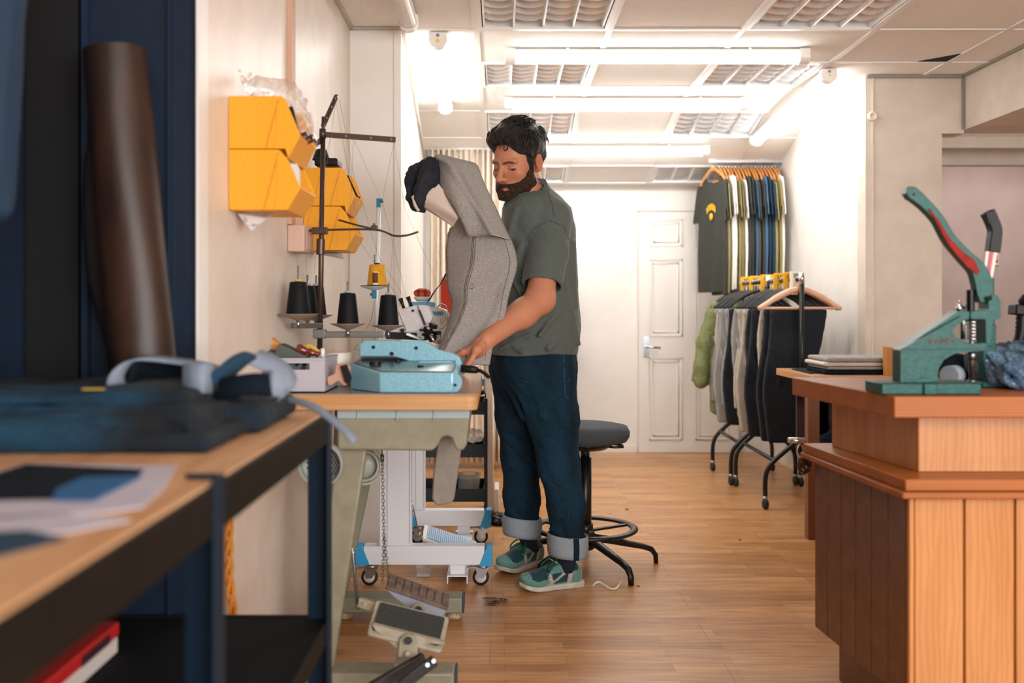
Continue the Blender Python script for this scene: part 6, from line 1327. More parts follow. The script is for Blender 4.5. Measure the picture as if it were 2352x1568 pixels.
# ---------- litter on the floor ----------
fm = MB(); ribbon(fm, [Vector((X(1362, 3.93), 3.95, .004)), Vector((X(1380, 3.9), 3.98, .012)), Vector((X(1402, 3.9), 3.91, .006)), Vector((X(1418, 3.9), 3.92, .006)), Vector((X(1432, 3.93), 3.98, .016))], .012, .0006, 7, [(.3, 1, .3), (0, 1, .5), (.3, 1, .1), (-.2, 1, .3), (.4, .6, .8)])
tag(fm.build('paper_strip', mat('white_paper', 'ECEAE6', .6), loc=(X(1400, 3.93), 3.93, 0)), 'curled white paper strip on the floor by the near shoe', 'paper strip')
for i, (x, y, c, w_, lab) in enumerate(((1466, 1346, 'C83A28', .014, 'tiny red scrap on the floor right of the stool'), (1440, 1170, '2A2A28', .018, 'small dark scrap on the floor beyond the stool'), (1424, 1158, 'E8E2DA', .022, 'small white scrap on the floor beyond the stool foot ring'),
                                     (1400, 1178, 'E8E2DA', .03, 'thin white strip on the floor behind the stool'), (1700, 1240, '8A6A4A', .012, 'tiny brown chip on the open floor towards the counter'), (1155, 1235, 'E8E2DA', .016, 'white scrap on the floor behind the far shoe'))):
    Y = YF(y); c0 = Vector((X(x, Y), Y, .002)); tag(MB().cbox(c0, (w_, .008, .003), (0, .1, i*.7)).build('scrap', mat('scrap_'+c, c, .7), loc=(c0.x, c0.y, 0)), lab, 'scrap')
tm = MB(); r_ = random.Random(5); Y = YF(1385)
for k in range(9):
    c0 = Vector((X(1140, Y)+r_.uniform(-.03, .03), Y+r_.uniform(-.03, .03), .002)); tm.tube(spline([c0+Vector((r_.uniform(-.035, .035), r_.uniform(-.04, .04), r_.uniform(0, .006))) for _ in range(5)], 5), .0008, 4)
tag(tm.build('thread_tangle', mat('dark_thread_waste', '3A2A20', .9), loc=(X(1140, Y), Y, 0)), 'loose tangle of dark thread on the floor below the table foot', 'thread tangle')
cb_ = thing('clear_box', 'small clear plastic box lying on the floor under the white machine stand', 'box', (X(973, YF(1322)), YF(1322), 0))
c0 = Vector((X(973, YF(1322)), YF(1322), .02)); MB().cbox(c0, (.055, .05, .036)).build('box_shell', M_clear, cb_, bevel=.002); MB().cbox(c0+Vector((0, 0, .0195)), (.058, .053, .003)).build('lid', M_clear, cb_)
# ================= right: counter, presses, far table =================
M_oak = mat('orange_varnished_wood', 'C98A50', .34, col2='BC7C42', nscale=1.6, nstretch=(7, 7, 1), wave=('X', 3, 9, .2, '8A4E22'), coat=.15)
M_oak_shade = mat('shade_toned_varnished_wood', '7E4E2C', .4, col2='6E4224', nscale=2, nstretch=(1, 9, 9), wave=('Y', 4, 5, .3, '6A3A1C'), coat=.2)  # same counter wood, colour darkened to paint in its shaded side
M_oakt = mat('red_brown_edge_wood', 'B26A34', .45, col2='A25E2C', nscale=1.5, nstretch=(1, 8, 10), wave=('Z', 4, 3, .25, '7E3E1C'), spec=.3)
CX1 = 3.0
ct = thing('shop_counter', 'varnished wooden shop counter with tongue-and-groove panels and overhanging top at the right', 'counter', (1.9, 2.7, 0))
def slabz(mb, out, z0, z1): return plate(mb, out, z0, z1)
slabz(MB(), [(X(2054, 2.385), 2.385), (CX1, 2.385), (CX1, 3.01), (X(1819, 3.01), 3.01)], .848, .90).build('counter_top', M_oakt, ct, bevel=.003)
ln = MB(); a, b_ = Vector((.93, 3.0, .9003)), Vector((1.0, 2.4, .9003))
ln.bar(Vector((.985, 2.97, .9004)), Vector((1.045, 2.42, .9004)), .004, .0008); ln.build('inlay_line', mat('pale_inlay', 'E8C8A0', .4), ct)
slabz(MB(), [(X(2110, 2.5), 2.5), (CX1, 2.5), (CX1, 2.95), (.985, 2.95)], .70, .8479).build('upper_box', M_oak, ct, bevel=.002)
slabz(MB(), [(X(2080, 2.39), 2.39), (CX1, 2.39), (CX1, 3.02), (X(1845, 3.01)+.002, 3.02)], .672, .6999).build('ledge', M_oakt, ct, bevel=.003)
slabz(MB(), [(X(2073, 2.375), 2.375), (CX1, 2.375), (CX1, 3.03), (X(1838, 3.03), 3.03)], .655, .6718).build('moulding', M_oakt, ct, bevel=.004)
n0, f0 = (X(2090, 2.42), 2.42), (.952, 3.0)
slabz(MB(), [(n0[0]+.012, 2.432), (CX1, 2.432), (CX1, 2.98), (f0[0]+.012, 2.98)], .15, .6549).build('carcass', M_oak, ct)
fr = MB(); x = n0[0]+.010
while x < CX1: fr.box((x+.002, 2.42, .15), (min(x+.1205, CX1), 2.4319, .6548)); x += .1235
fr.build('front_panelling', M_oak, ct, bevel=.003)
MB().box((n0[0]-.004, 2.414, .15), (n0[0]+.009, 2.4319, .6548)).build('corner_bead', M_oak, ct, bevel=.003)
sdp = MB(); L_ = math.hypot(f0[0]-n0[0], f0[1]-n0[1]); dv = Vector((f0[0]-n0[0], f0[1]-n0[1], 0))/L_; nv = Vector((-dv.y, dv.x, 0)); nv = nv if nv.x < 0 else -nv
for k in range(6):
    s0, s1 = .016+(L_-.016)*k/6+.0015, .016+(L_-.016)*(k+1)/6-.0015; a = Vector((n0[0], n0[1], 0))+dv*s0; b_ = Vector((n0[0], n0[1], 0))+dv*s1
    o4 = [a+nv*.002, b_+nv*.002, b_-nv*.0105, a-nv*.0105]; slabz(sdp, [(q_.x, q_.y) for q_ in o4], .15, .6548)
sdp.build('side_panelling', M_oak_shade, ct, bevel=.0025)
slabz(MB(), [(1.06, 2.50), (CX1, 2.50), (CX1, 2.97), (1.014, 2.97)], 0, .1499).build('plinth', M_oak_shade, ct)
cl = P(1976, 920, 2.60); MB().cbox(cl+Vector((-.0, 0, 0)), (.006, .03, .016), (0, 0, -.1)).cyl(cl+Vector((-.002, -.008, 0)), cl+Vector((-.007, -.008, 0)), .004).cyl(cl+Vector((-.002, .008, 0)), cl+Vector((-.007, .008, 0)), .004).build('chrome_catch', mat('chrome', 'C8D4DC', .18, 1.), ct, bevel=.001)
# green eyelet press
M_gp = mat('metallic_teal_casting', '014C47', .4, .15, spec=.35, col2='013E3A', nscale=60, bump=.1, bscale=120)
cp3 = lambda a, b_: (1940+a/2.903, 400+b_/2.903)
YPp = 2.47
def pz(a, b_, Y=YPp): q_ = cp3(a, b_); return (X(q_[0], Y), Zp(q_[1], Y))
def lp(name, pts, Y, th, m, par, r=.003, bev=.003):
    return MB().prism(rpt([pz(a, b_, Y) for a, b_ in pts], r, 3), (0, Y, 0), (1, 0, 0), (0, 0, 1), th).build(name, m, par, bevel=bev)
pr_ = thing('eyelet_press', 'teal green cast hand press with a long curved lever on the counter', 'hand press', (X(2140, YPp), YPp, .90))
bx0, bx1 = X(2025, 2.42), X(2255, 2.42)
MB().box((bx0, 2.42, .9005), (bx1, 2.53, .929)).box((bx0+.10, 2.414, .9005), (bx0+.135, 2.42, .929)).build('base_plate', M_gp, pr_, bevel=.004)
lp('frame_web', [(345, 1385), (345, 1168), (745, 905), (812, 922), (800, 960), (725, 1000), (690, 1040), (705, 1080), (800, 1128), (915, 1120), (932, 1168), (800, 1182), (700, 1195), (632, 1235), (600, 1290), (590, 1385)], YPp+.005, .05, M_gp, pr_)
lp('frame_rib', [(385, 1160), (770, 945), (800, 960), (725, 1000), (690, 1040), (705, 1080), (800, 1128), (912, 1130), (912, 1165), (385, 1165)], YPp-.024, .010, M_gp, pr_, .002, .002)
lp('frame_head', [(808, 912), (925, 905), (925, 830), (950, 805), (985, 808), (1005, 840), (1005, 962), (960, 967), (940, 1120), (910, 1125), (905, 967), (808, 965)], YPp+.002, .052, M_gp, pr_)
c_ = lambda a, b_, Y=YPp: Vector((pz(a, b_, Y)[0], Y, pz(a, b_, Y)[1]))
MB().cyl(c_(840, 912), c_(840, 770), .0095).build('plunger_top', mat('black_oiled_steel', '1A1C20', .3, .7), pr_, bevel=.001)
MB().cyl(c_(848, 1385, YPp), c_(848, 965, YPp), .0068).cyl(c_(848, 1240, YPp), c_(848, 1175, YPp), .010).cyl(c_(848, 1372, YPp), c_(848, 1385, YPp), .010).build('plunger', mat('worn_steel', '8A8E92', .3, 1.), pr_)
spn = [c_(848, 968)+Vector((math.cos(a)*.0125, math.sin(a)*.0125, -.050*a/(2*PI*6))) for a in [2*PI*6*k/96 for k in range(97)]]
MB().tube(spn, .0023, 7).build('spring', mat('bright_steel', 'D3D7DA', .2, 1.), pr_)
MB().cyl(c_(790, 1100), c_(790, 870), .006).cyl(c_(790, 880), c_(790, 868), .0085).build('guide_bolt', mat('worn_steel', '8A8E92', .3, 1.), pr_)
MB().cyl(c_(762, 908), c_(758, 845), .004).cyl(c_(764, 905), c_(763, 880), .0075).cyl(c_(758, 852), c_(758, 842), .006).build('set_screw', mat('bright_steel', 'D3D7DA', .2, 1.), pr_)
def lever(cen, hw_, Y, th, m, nm, par, bev=.004):
    sp = spline([Vector((pz(a, b_, Y)[0], 0, pz(a, b_, Y)[1])) for a, b_ in cen], 6); ws = np.interp(np.linspace(0, 1, len(sp)), np.linspace(0, 1, len(hw_)), hw_)*Y/F/2.903
    up, dn = [], []
    for i, q_ in enumerate(sp):
        d = (sp[min(i+1, len(sp)-1)]-sp[max(i-1, 0)]).normalized(); n_ = Vector((-d.z, 0, d.x)); up.append((q_.x+n_.x*ws[i], q_.z+n_.z*ws[i])); dn.append((q_.x-n_.x*ws[i], q_.z-n_.z*ws[i]))
    k = len(up); mb = MB(); vs = [(a, Y-th/2, b_) for a, b_ in up]+[(a, Y-th/2, b_) for a, b_ in dn]+[(a, Y+th/2, b_) for a, b_ in up]+[(a, Y+th/2, b_) for a, b_ in dn]; fs = []
    for i in range(k-1): fs += [(i, i+1, k+i+1, k+i), (2*k+i, 3*k+i, 3*k+i+1, 2*k+i+1), (i, 2*k+i, 2*k+i+1, i+1), (k+i, k+i+1, 3*k+i+1, 3*k+i)]
    fs += [(0, k, 3*k, 2*k), (k-1, 3*k-1, 4*k-1, 2*k-1)]
    return mb.add(vs, fs).build(nm, m, par, bevel=bev)
LC = [(400, 112), (440, 128), (525, 200), (615, 300), (690, 430), (790, 545), (870, 625), (905, 700), (920, 790), (930, 850)]
lever(LC, [22, 42, 34, 32, 36, 42, 50, 58, 55, 40], YPp, .030, M_gp, 'lever', pr_)
lever([(560, 230), (620, 315), (690, 435), (770, 530), (840, 595), (890, 660)], [5, 11, 17, 24, 34, 14], YPp-.016, .004, mat('red_paint', '960E0C', .55, spec=.2, col2='780A08', nscale=40), 'lever_inlay', pr_, .001)
MB().cyl(c_(462, 134, YPp-.014), c_(462, 134, YPp-.0165), .003).cyl(c_(968, 828, YPp-.022), c_(968, 828, YPp-.028), .006).build('pivot_pin', M_black, pr_)
fc_ = bpy.data.curves.new('t', 'FONT'); fc_.body = 'KAWO'; fc_.size = .02; fc_.extrude = .001; to = bpy.data.objects.new('t', fc_); COL.objects.link(to)
def text_mesh(body, size, ext, M, name, m, par):
    fc_.body = body; fc_.size = size; fc_.extrude = ext; bpy.context.view_layer.update()
    me = bpy.data.meshes.new_from_object(to.evaluated_get(bpy.context.evaluated_depsgraph_get())); vs = [M @ v.co for v in me.vertices]; fs = [tuple(p.vertices) for p in me.polygons]; bpy.data.meshes.remove(me)
    return MB().add(vs, fs).build(name, m, par)
text_mesh('KAWO', .020, .0008, Matrix.Translation(c_(565, 1132, YPp-.0300)) @ Euler((PI/2, 0, 0)).to_matrix().to_4x4() @ Matrix.Diagonal((.95, 1, 1, 1)), 'cast_lettering', mat('worn_red_paint', '6A3A30', .6), pr_)
# second press behind
p2 = thing('hand_press', 'second press lever with ribbed black grip and red and white shaft behind the teal press', 'hand press', (X(2280, 2.66), 2.66, .90))
lever([(950, 250), (975, 300), (1000, 370), (995, 440), (985, 520)], [38, 36, 36, 38, 38], 2.66, .03, M_black, 'grip', p2, .008)
gr_ = MB()
for k in range(6): a = c_(922+3*k, 262+13*k, 2.66); gr_.bar(a+Vector((0, -.017, 0)), a+Vector((.022, -.017, .004)), .003, .0025)
gr_.build('grip_ribs', M_black, p2)
for (xa, xb, m, yy) in ((945, 925, mat('cream_paint', 'DDD0C4', .5), 0), (972, 945, mat('raspberry_paint', 'A8324A', .4), -.003), (998, 962, mat('cream_paint', 'DDD0C4', .5), 0)):
    MB().bar(c_(xa, 515, 2.66+yy), c_(xb, 700, 2.66+yy), .018, .0095, (1, 0, 0)).build('lever_shaft', m, p2)
MB().bar(c_(950, 690, 2.66), c_(955, 1000, 2.66), .02, .03, (1, 0, 0)).box((X(2240, 2.66), 2.62, .9005), (X(2300, 2.66), 2.72, .915)).bar(c_(955, 1000, 2.66), Vector((X(2270, 2.66), 2.67, .91)), .025, .035, (1, 0, 0)).build('press_column', M_gp, p2, bevel=.003)
lbl = c_(1008, 562, 3.9)
sg = thing('wall_notice', 'small white notice with a red figure on the mauve wall behind the presses', 'notice', (X(2288, 6.98), 6.995, Zp(608, 6.98)))
MB().box((X(2276, 6.98), 6.99, Zp(608, 6.98)), (X(2296, 6.98), 6.9995, Zp(582, 6.98))).build('notice_board', mat('white_notice', 'E6DCD8', .6), sg)
MB().box((X(2284, 6.98), 6.988, Zp(603, 6.98)), (X(2294, 6.98), 6.9899, Zp(596, 6.98))).box((X(2287, 6.98), 6.988, Zp(594, 6.98)), (X(2293, 6.98), 6.9899, Zp(584, 6.98))).build('red_mark', mat('notice_red', 'B02A30', .5), sg)
# jeans heap on the counter
M_blue = mat('mid_blue_worn_denim', attr='col', col2='A8B0B8', rough=.85, nscale=120, bump=.3, bscale=260)
z0_ = .9005
def f_heap(p):
    d = s_ell(p, (X(2330, 2.7), 2.72, .955), (.13, .10, .055)); d = smin(d, s_ell(p, (X(2290, 2.7), 2.64, .925), (.07, .07, .028)), .03); d = smin(d, s_ell(p, (X(2400, 2.7), 2.68, .965), (.12, .12, .06)), .03)
    d = smin(d, s_cap(p, tuple(P(2255, 815, 2.68)), tuple(P(2350, 835, 2.60)), .018, .022), .02)
    d = smin(d, s_chain(p, [A3(2268, 880, 2.56), A3(2290, 855, 2.57), A3(2330, 845, 2.56), A3(2365, 860, 2.56)], [.010, .016, .016, .018], .01), .014)
    d = smin(d, s_chain(p, [A3(2262, 850, 2.60), A3(2300, 870, 2.56), A3(2345, 885, 2.55)], [.012, .010, .012], .01), .01)
    d = smax(d, -s_chain(p, [A3(2290, 868, 2.55), A3(2318, 858, 2.54), A3(2340, 866, 2.54)], [.004, .010, .006], .01), .012)
    return np.maximum(d+.007*wob(p, 38)+.0035*wob(p, 90, 2)+.0012*wob(p, 260), z0_-p[..., 2])
def c_heap(v):
    t = np.clip(.5+.9*wob(v, 45, 1.3), 0, 1)[:, None]; a = np.array(lin('24405C')[:3]); b_ = np.array(lin('6E8CA6')[:3]); f = np.clip((np.abs(wob(v, 70, 3))-.72)*6, 0, 1)[:, None]
    c = a*(1-t)+b_*t; return c*(1-f)+np.array(lin('C8D4DC')[:3])*f
tag(sdf_obj('crumpled_jeans', f_heap, (X(2240, 2.7), 2.5, .895), (1.62, 2.86, 1.05), .0035, M_blue, loc=(X(2330, 2.7), 2.7, z0_), col=c_heap), 'heap of crumpled mid blue worn jeans on the counter behind the teal press', 'jeans')
tag(sdf_obj('rolled_jeans', lambda p: np.maximum(s_chain(p, [(X(2168, 2.82), 2.80, .945), (X(2215, 2.82), 2.82, .942)], [.040, .036], .01)+.003*wob(p, 60), z0_-p[..., 2]), (X(2110, 2.8), 2.72, .895), (X(2270, 2.8), 2.92, 1.0), .004, M_denim, loc=(X(2190, 2.82), 2.82, z0_)), 'dark rolled denim seen through the throat of the teal press', 'rolled jeans')
rr = thing('cloth_roll', 'small grey cloth roll beside the dark rolled denim', 'cloth roll', (X(2192, 2.76), 2.70, z0_))
MB().tube([(X(2180, 2.66), 2.66, .93), (X(2200, 2.67), 2.68, .93)], .027, 20).build('roll', M_cuff, rr)
gn = thing('flexible_lamp', 'black corrugated gooseneck with a black head at the right edge of the counter', 'gooseneck', (X(2345, 2.86), 2.86, .90))
gm = MB(); gp_ = spline([P(2338, 850, 2.86), P(2336, 800, 2.86), P(2345, 765, 2.86), P(2348, 712, 2.86)], 12)
gm.tube(gp_, [.014+.003*(i % 2) for i in range(len(gp_))], 14); gm.build('gooseneck', M_black, gn)
MB().cbox(P(2345, 712, 2.86), (.052, .05, .03), (0, .1, 0)).ball(P(2358, 690, 2.86), (.022, .022, .02)).build('lamp_head', M_black, gn, bevel=.004)
MB().cyl(P(2338, 852, 2.86)-Vector((0, 0, .03)), P(2338, 848, 2.86), .018).build('lamp_base', M_black, gn)
# far table
Yf = 4.60; ZFt = .788
ft = thing('cutting_table', 'plywood-topped table with dark legs standing behind the counter', 'table', (1.85, 4.95, 0))
plate(MB(), [(1.446, 4.60), (2.45, 4.60), (2.45, 5.20), (1.446, 5.20)], ZFt-.034, ZFt).build('table_top', M_ply, ft, bevel=.002)
MB().box((1.54, 4.68, ZFt-.10), (2.35, 4.70, ZFt-.035)).build('apron', M_oak_shade, ft)
for x, y in ((1.47, 4.74), (2.36, 4.74), (1.64, 5.12), (2.36, 5.12)): MB().box((x, y, 0), (x+.055, y+.055, ZFt-.035)).build('leg', mat('brown_leg_wood', '7A4A32', .5), ft, bevel=.002)
MB().box((1.53, 4.8, .32), (2.36, 5.1, .36)).build('lower_shelf', mat('dark_red_shelf', '3A1C18', .6), ft); MB().box((1.53, 5.12, .36), (2.36, 5.14, ZFt-.04)).build('back_panel', mat('dark_red_shelf', '3A1C18', .6), ft)
def fold_stack(name, x0, x1, y0, y1, z, hs, cols, label, seed=0):
    t = thing(name, label, 'folded cloth', ((x0+x1)/2, (y0+y1)/2, z)); zz = z
    for i, (h, m) in enumerate(zip(hs, cols)):
        j = .01*math.sin(i*2.3+seed)
        def fn(p, zz=zz, h=h, j=j):
            q_ = np.stack([np.abs(p[..., 0]-(x0+x1)/2-j)-(x1-x0)/2+h*.5, np.abs(p[..., 1]-(y0+y1)/2)-(y1-y0)/2+h*.5, np.abs(p[..., 2]-zz-h/2)-h*.02], -1)
            return np.sqrt((np.maximum(q_, 0)**2).sum(-1))+np.minimum(q_.max(-1), 0)-h*.47+.0012*wob(p, 40, i)
        sdf_obj('fold', fn, (x0-.03, y0-.02, zz-.004), (x1+.03, y1+.02, zz+h+.006), .005, m, t); zz += h
    return t
fold_stack('folded_cloth', X(1888, 4.75), X(2075, 4.75), 4.70, 5.0, ZFt+.001, (.022, .016, .02, .022), (M_denim, M_gin, M_pock, M_gin), 'stack of folded grey and cream jeans on the far plywood table')
flat('denim_cutting', [(1818, 848), (1840, 846), (1900, 850), (1925, 856), (1860, 858)], ZFt+.0005, .004, M_denim, 'dark fabric scrap at the left end of the far plywood table', 'fabric')
tag(MB().prism([(X(2041, 4.6), ZFt+.001), (X(2060, 4.6), ZFt+.001), (X(2060, 4.6), Zp(800, 4.6)), (X(2040, 4.6), Zp(797, 4.6))], (0, 4.64, 0), (1, 0, 0), (0, 0, 1), .05).build('cardboard_box', mat('brown_cardboard', 'B87E3E', .8), loc=(X(2050, 4.6), 4.64, ZFt)), 'brown cardboard piece standing on the far table left of the teal press', 'cardboard')
o = sdf_obj('dark_cloth', lambda p: np.maximum(s_chain(p, [(1.60, 4.86, .44), (1.80, 4.88, .50), (2.0, 4.9, .52)], [.05, .08, .08], .03)+.01*wob(p, 30), .362-p[..., 2]), (1.53, 4.74, .355), (2.2, 5.05, .66), .008, M_denim, loc=(1.8, 4.9, .362)); tag(o, 'dark cloth heaped on the lower shelf of the far table', 'cloth')
hk = thing('keyring_bunch', 'steel tube and ring with dark glossy tags hanging off the end of the counter ledge', 'key ring', P(1845, 1030, 3.05))
MB().cyl(P(1810, 1011, 3.06), P(1850, 1011, 3.06), .0085).build('tube', mat('bright_steel', 'D3D7DA', .2, 1.), hk)
MB().tube([P(1838, 1035, 3.05)+Vector((math.cos(a)*.009, 0, math.sin(a)*.02)) for a in [2*PI*k/20 for k in range(21)]], .002, 6, caps=False).build('ring', mat('bright_steel', 'D3D7DA', .2, 1.), hk)
sdf_obj('glossy_tags', lambda p: s_ell(p, tuple(P(1848, 1068, 3.05)), (.022, .016, .028))+.006*wob(p, 160), P(1820, 1100, 3.02)-Vector((0, .02, 0)), P(1880, 1040, 3.09)+Vector((0, .02, 0)), .003, mat('copper_black_gloss', '4A2A20', .12, .5), hk)
# ================= clothes rails =================
def rack(Y0, Y1, Xc, label):
    t = thing('clothes_rail', label, 'clothes rail', (Xc, (Y0+Y1)/2, 0), 'black rolling rails'); zt_ = 1.26
    MB().cyl((Xc, Y0, zt_), (Xc, Y1, zt_), .0125, n=14).build('rail', M_blk, t)
    for Y in (Y0, Y1):
        MB().cyl((Xc, Y, .41), (Xc, Y, zt_-.0), .014, n=14).build('upright', M_blk, t)
        MB().cyl((Xc, Y, zt_-.03), (Xc, Y, zt_+.035), .0165, n=16).build('corner_collar', mat('chrome_collar', 'D8D8D8', .2, 1.), t)
        for s_ in (-1, 1):
            pts = spline([Vector((Xc+.0*s_, Y, .43)), Vector((Xc+s_*.03, Y, .37)), Vector((Xc+s_*.15, Y, .265)), Vector((Xc+s_*.195, Y, .19)), Vector((Xc+s_*.2, Y, .07))], 5)
            MB().tube(pts, .0135, 12).build('leg', M_blk, t)
            w_ = MB().lathe([(.0, -.009), (.026, -.009), (.029, -.005), (.029, .005), (.026, .009), (0, .009)], (Xc+s_*.2, Y-.004, .029), (1, .2, 0), 22).build('caster', mat('black_caster_tyre', '17191B', .5), t)
            MB().cyl((Xc+s_*.2, Y, .07), (Xc+s_*.2, Y, .055), .015).bar((Xc+s_*.2, Y-.013, .06), (Xc+s_*.2, Y-.013, .03), .012, .003).build('fork', mat('zinc_plate', 'B9C0C6', .28, 1.), w_)
    for s_ in (-1, 1): MB().cyl((Xc+s_*.15, Y0, .265), (Xc+s_*.15, Y1, .265), .011, n=10).build('base_bar', M_blk, t)
    return t
RX = 1.655
rack(5.45, 6.13, RX, 'nearer black rolling clothes rail with wooden hangers at its camera end')
rack(6.17, 6.70, RX-.02, 'farther black rolling clothes rail, next to the green jacket')
M_bh = mat('black_plastic_hanger', '101216', .35); M_hw = mat('pink_beech_wood', 'DDB298', .45, col2='D2A588', nscale=8); M_ow = mat('orange_beech_wood', 'DE9A58', .45, col2='D28C48', nscale=8)
M_hook = mat('chrome', 'C8D4DC', .18, 1.)
def hanger(loc, m, label, grp, ax='X', w_=.22, thick=.010, bar=True, drop=.11, rz=0):   # arms along local x, hook on top (rail at local z=0)
    h = thing('clothes_hanger', label, 'hanger', (0, 0, 0), grp)
    a = MB()
    for s_ in (-1, 1):
        a.tube(spline([Vector((0, 0, -.055)), Vector((s_*.05, 0, -.066)), Vector((s_*.13, 0, -.105)), Vector((s_*w_, 0, -.055-drop))], 5), [thick*1.25]*11+[thick]*4+[thick*.9], 8, squash=.6, up=(0, 1, 0))
    a.build('shoulder', m, h)
    if bar: MB().cyl((-w_*.93, 0, -.05-drop), (w_*.93, 0, -.05-drop), thick*.55, n=8).build('bar', m, h)
    MB().tube(spline([Vector((0, 0, -.055)), Vector((0, 0, -.03)), Vector((.012, 0, -.014)), Vector((.016, 0, .004)), Vector((0, 0, .0165)), Vector((-.0165, 0, .002))], 5), .002, 6).build('hook', M_hook, h)
    h.location = loc; h.rotation_euler = (0, 0, rz); return h
def setmat(o, m):
    if o.type == 'MESH': o.material_slots[0].link = 'OBJECT'; o.material_slots[0].material = m
# wooden hangers at the near end
hb = hanger((RX+.0, 5.475, 1.26), M_hw, 'pinkish wooden hanger at the camera end of the nearer rail, in front', 'wooden hangers at the rail end', w_=.225, thick=.013)
copy_tree(hb, loc=(RX-.004, 5.50, 1.26), label='pinkish wooden hanger just behind the front one on the nearer rail', rotz=.06)
hk1 = hanger((RX, 5.56, 1.26), M_bh, 'black plastic hanger carrying trousers on the rolling rails', 'black trouser hangers', w_=.205, thick=.008)
# trousers folded over the hanger bar
def trouser_proto(name, wd, ln, seed):
    def fn(p):
        x, y, z = p[..., 0], p[..., 1], p[..., 2]; zz = np.clip(-z/ln, 0, 1)
        wl = wd*(1-.12*zz)+.008*np.sin(z*14+seed); sh = .018*np.sin(zz*5+seed)-.03*zz*math.sin(seed)
        th = .008+.004*np.sin(zz*6+seed*2)**2+.004*zz
        q_ = np.stack([np.abs(x-sh)-wl/2+.01, np.abs(y+.006*np.sin(x*22+seed))-th, np.abs(z+ln/2)-ln/2+.006], -1)
        d = np.sqrt((np.maximum(q_, 0)**2).sum(-1))+np.minimum(q_.max(-1), 0)-.008
        gap = np.abs(x-sh-.01*math.sin(seed))-.004-.012*np.clip(zz-.35, 0, 1)
        d = np.maximum(d, -np.maximum(gap, np.maximum(-(zz-.4)*ln, -y-.002+0*z)))
        d = smin(d, s_cap(p, (-wd*.45, -.012, -.02), (wd*.2, -.02, -ln*.45), .006), .012); d = smin(d, s_cap(p, (-wd*.47, -.008, -ln*.3), (-wd*.3, -.022, -ln*.55), .008), .014)
        return d+.003*wob(p, 28, seed)
    o = sdf_obj(name, fn, (-wd/2-.06, -.07, -ln-.02), (wd/2+.06, .07, .03), .0065, M_gin); return o
protos = [trouser_proto('hanging_trousers', .27, .62, .4), trouser_proto('hanging_trousers', .31, .74, 1.7), trouser_proto('hanging_trousers', .24, .68, 2.9)]
M_black_d = mat('blue_black_denim', '101A26', .85, col2='0B121B', nscale=300, bump=.12, bscale=400); M_beigej = mat('beige_grey_denim_reverse', 'BDB4AA', .9, col2='A89F95', nscale=300, bump=.12, bscale=400)
M_greyj = mat('pale_grey_denim_reverse', 'A2A2A0', .9, col2='8C8C8B', nscale=300, bump=.12, bscale=400)
seq = [(5.56, 'n', 1, .0), (5.62, 'n', 1, -.02), (5.68, 'n', 0, .03), (5.75, 'b', 2, -.03), (5.82, 'n', 1, -.04), (5.89, 'b', 0, -.03), (5.96, 'n', 2, -.05), (6.03, 'b', 1, -.04), (6.08, 'n', 0, -.03), (6.24, 'b', 0, -.02), (6.31, 'g', 2, -.03),
       (6.38, 'n', 1, -.02), (6.45, 'g', 0, -.05), (6.52, 'g', 1, -.05), (6.59, 'g', 0, -.06), (6.66, 'b', 2, -.06), (6.73, 'g', 0, -.06)]
nmc = {'n': ('blue-black', M_black_d), 'b': ('beige-grey', M_beigej), 'g': ('pale grey', M_greyj)}
ordn = ['first', 'second', 'third', 'fourth', 'fifth', 'sixth', 'seventh', 'eighth', 'ninth']
used_ = {}
for i, (Y, c, k, dx) in enumerate(seq):
    near = Y < 6.15; cn, mm = nmc[c]; xr_ = RX if near else RX-.02; idx = i if near else i-9
    lab = '%s inside-out trousers, %s from the camera on the %s rolling rail' % (cn, ordn[idx], 'nearer' if near else 'farther')
    pr = protos[k]
    if k not in used_: o = pr; used_[k] = 1
    else: o = pr.copy(); COL.objects.link(o)
    o.location = (xr_+dx, Y+.004*math.sin(i*7), 1.09); o.rotation_euler = (0, 0, .03*math.sin(i*3.1)); setmat(o, mm); tag(o, lab, 'trousers', 'trousers on the rolling rails')
    if i == 0: hk1.location = (xr_, Y, 1.26); hk1['label'] = 'black plastic hanger carrying the first trousers on the nearer rolling rail'
    else: copy_tree(hk1, loc=(xr_, Y, 1.26), label='black plastic hanger carrying the %s trousers on the %s rolling rail' % (ordn[idx], 'nearer' if near else 'farther'), rotz=.1*math.sin(i*3.1))
# size tags on the rails
M_ytag = mat('yellow_tag_plastic', 'F4B820', .45); M_wtag = mat('white_tag_plastic', 'EEE6DA', .5); M_ink = mat('dark_ink', '3A2A10', .7)
for i, (Y, tx, m, cn) in enumerate(((5.53, '30"', M_wtag, 'white'), (5.66, '31"', M_ytag, 'yellow'), (5.86, '32"', M_ytag, 'yellow'), (6.15, '34"', M_ytag, 'yellow'), (6.42, '36"', M_ytag, 'yellow'), (6.66, '38"', M_ytag, 'yellow'))):
    t = thing('size_divider', '%s size divider marked %s, %s' % (cn, tx[:2], ('at the camera end of the nearer rail', 'second along the nearer rail', 'third along the nearer rail', 'where the two rolling rails meet', 'midway along the farther rail', 'at the far end of the farther rail')[i]), 'size divider', (RX, Y, 1.26), 'size dividers')
    MB().prism(rpt([(-.042, -.085), (-.018, -.085), (-.018, -.02), (.018, -.02), (.018, -.085), (.042, -.085), (.042, .045), (-.042, .045)], .008, 3), (RX, Y, 1.26), (1, 0, 0), (0, 0, 1), .003).build('divider_plate', m, t)
    text_mesh(tx, .030, .0004, Matrix.Translation((RX-.024, Y-.0025, 1.272)) @ Euler((PI/2, 0, 0)).to_matrix().to_4x4(), 'size_number', M_ink, t)
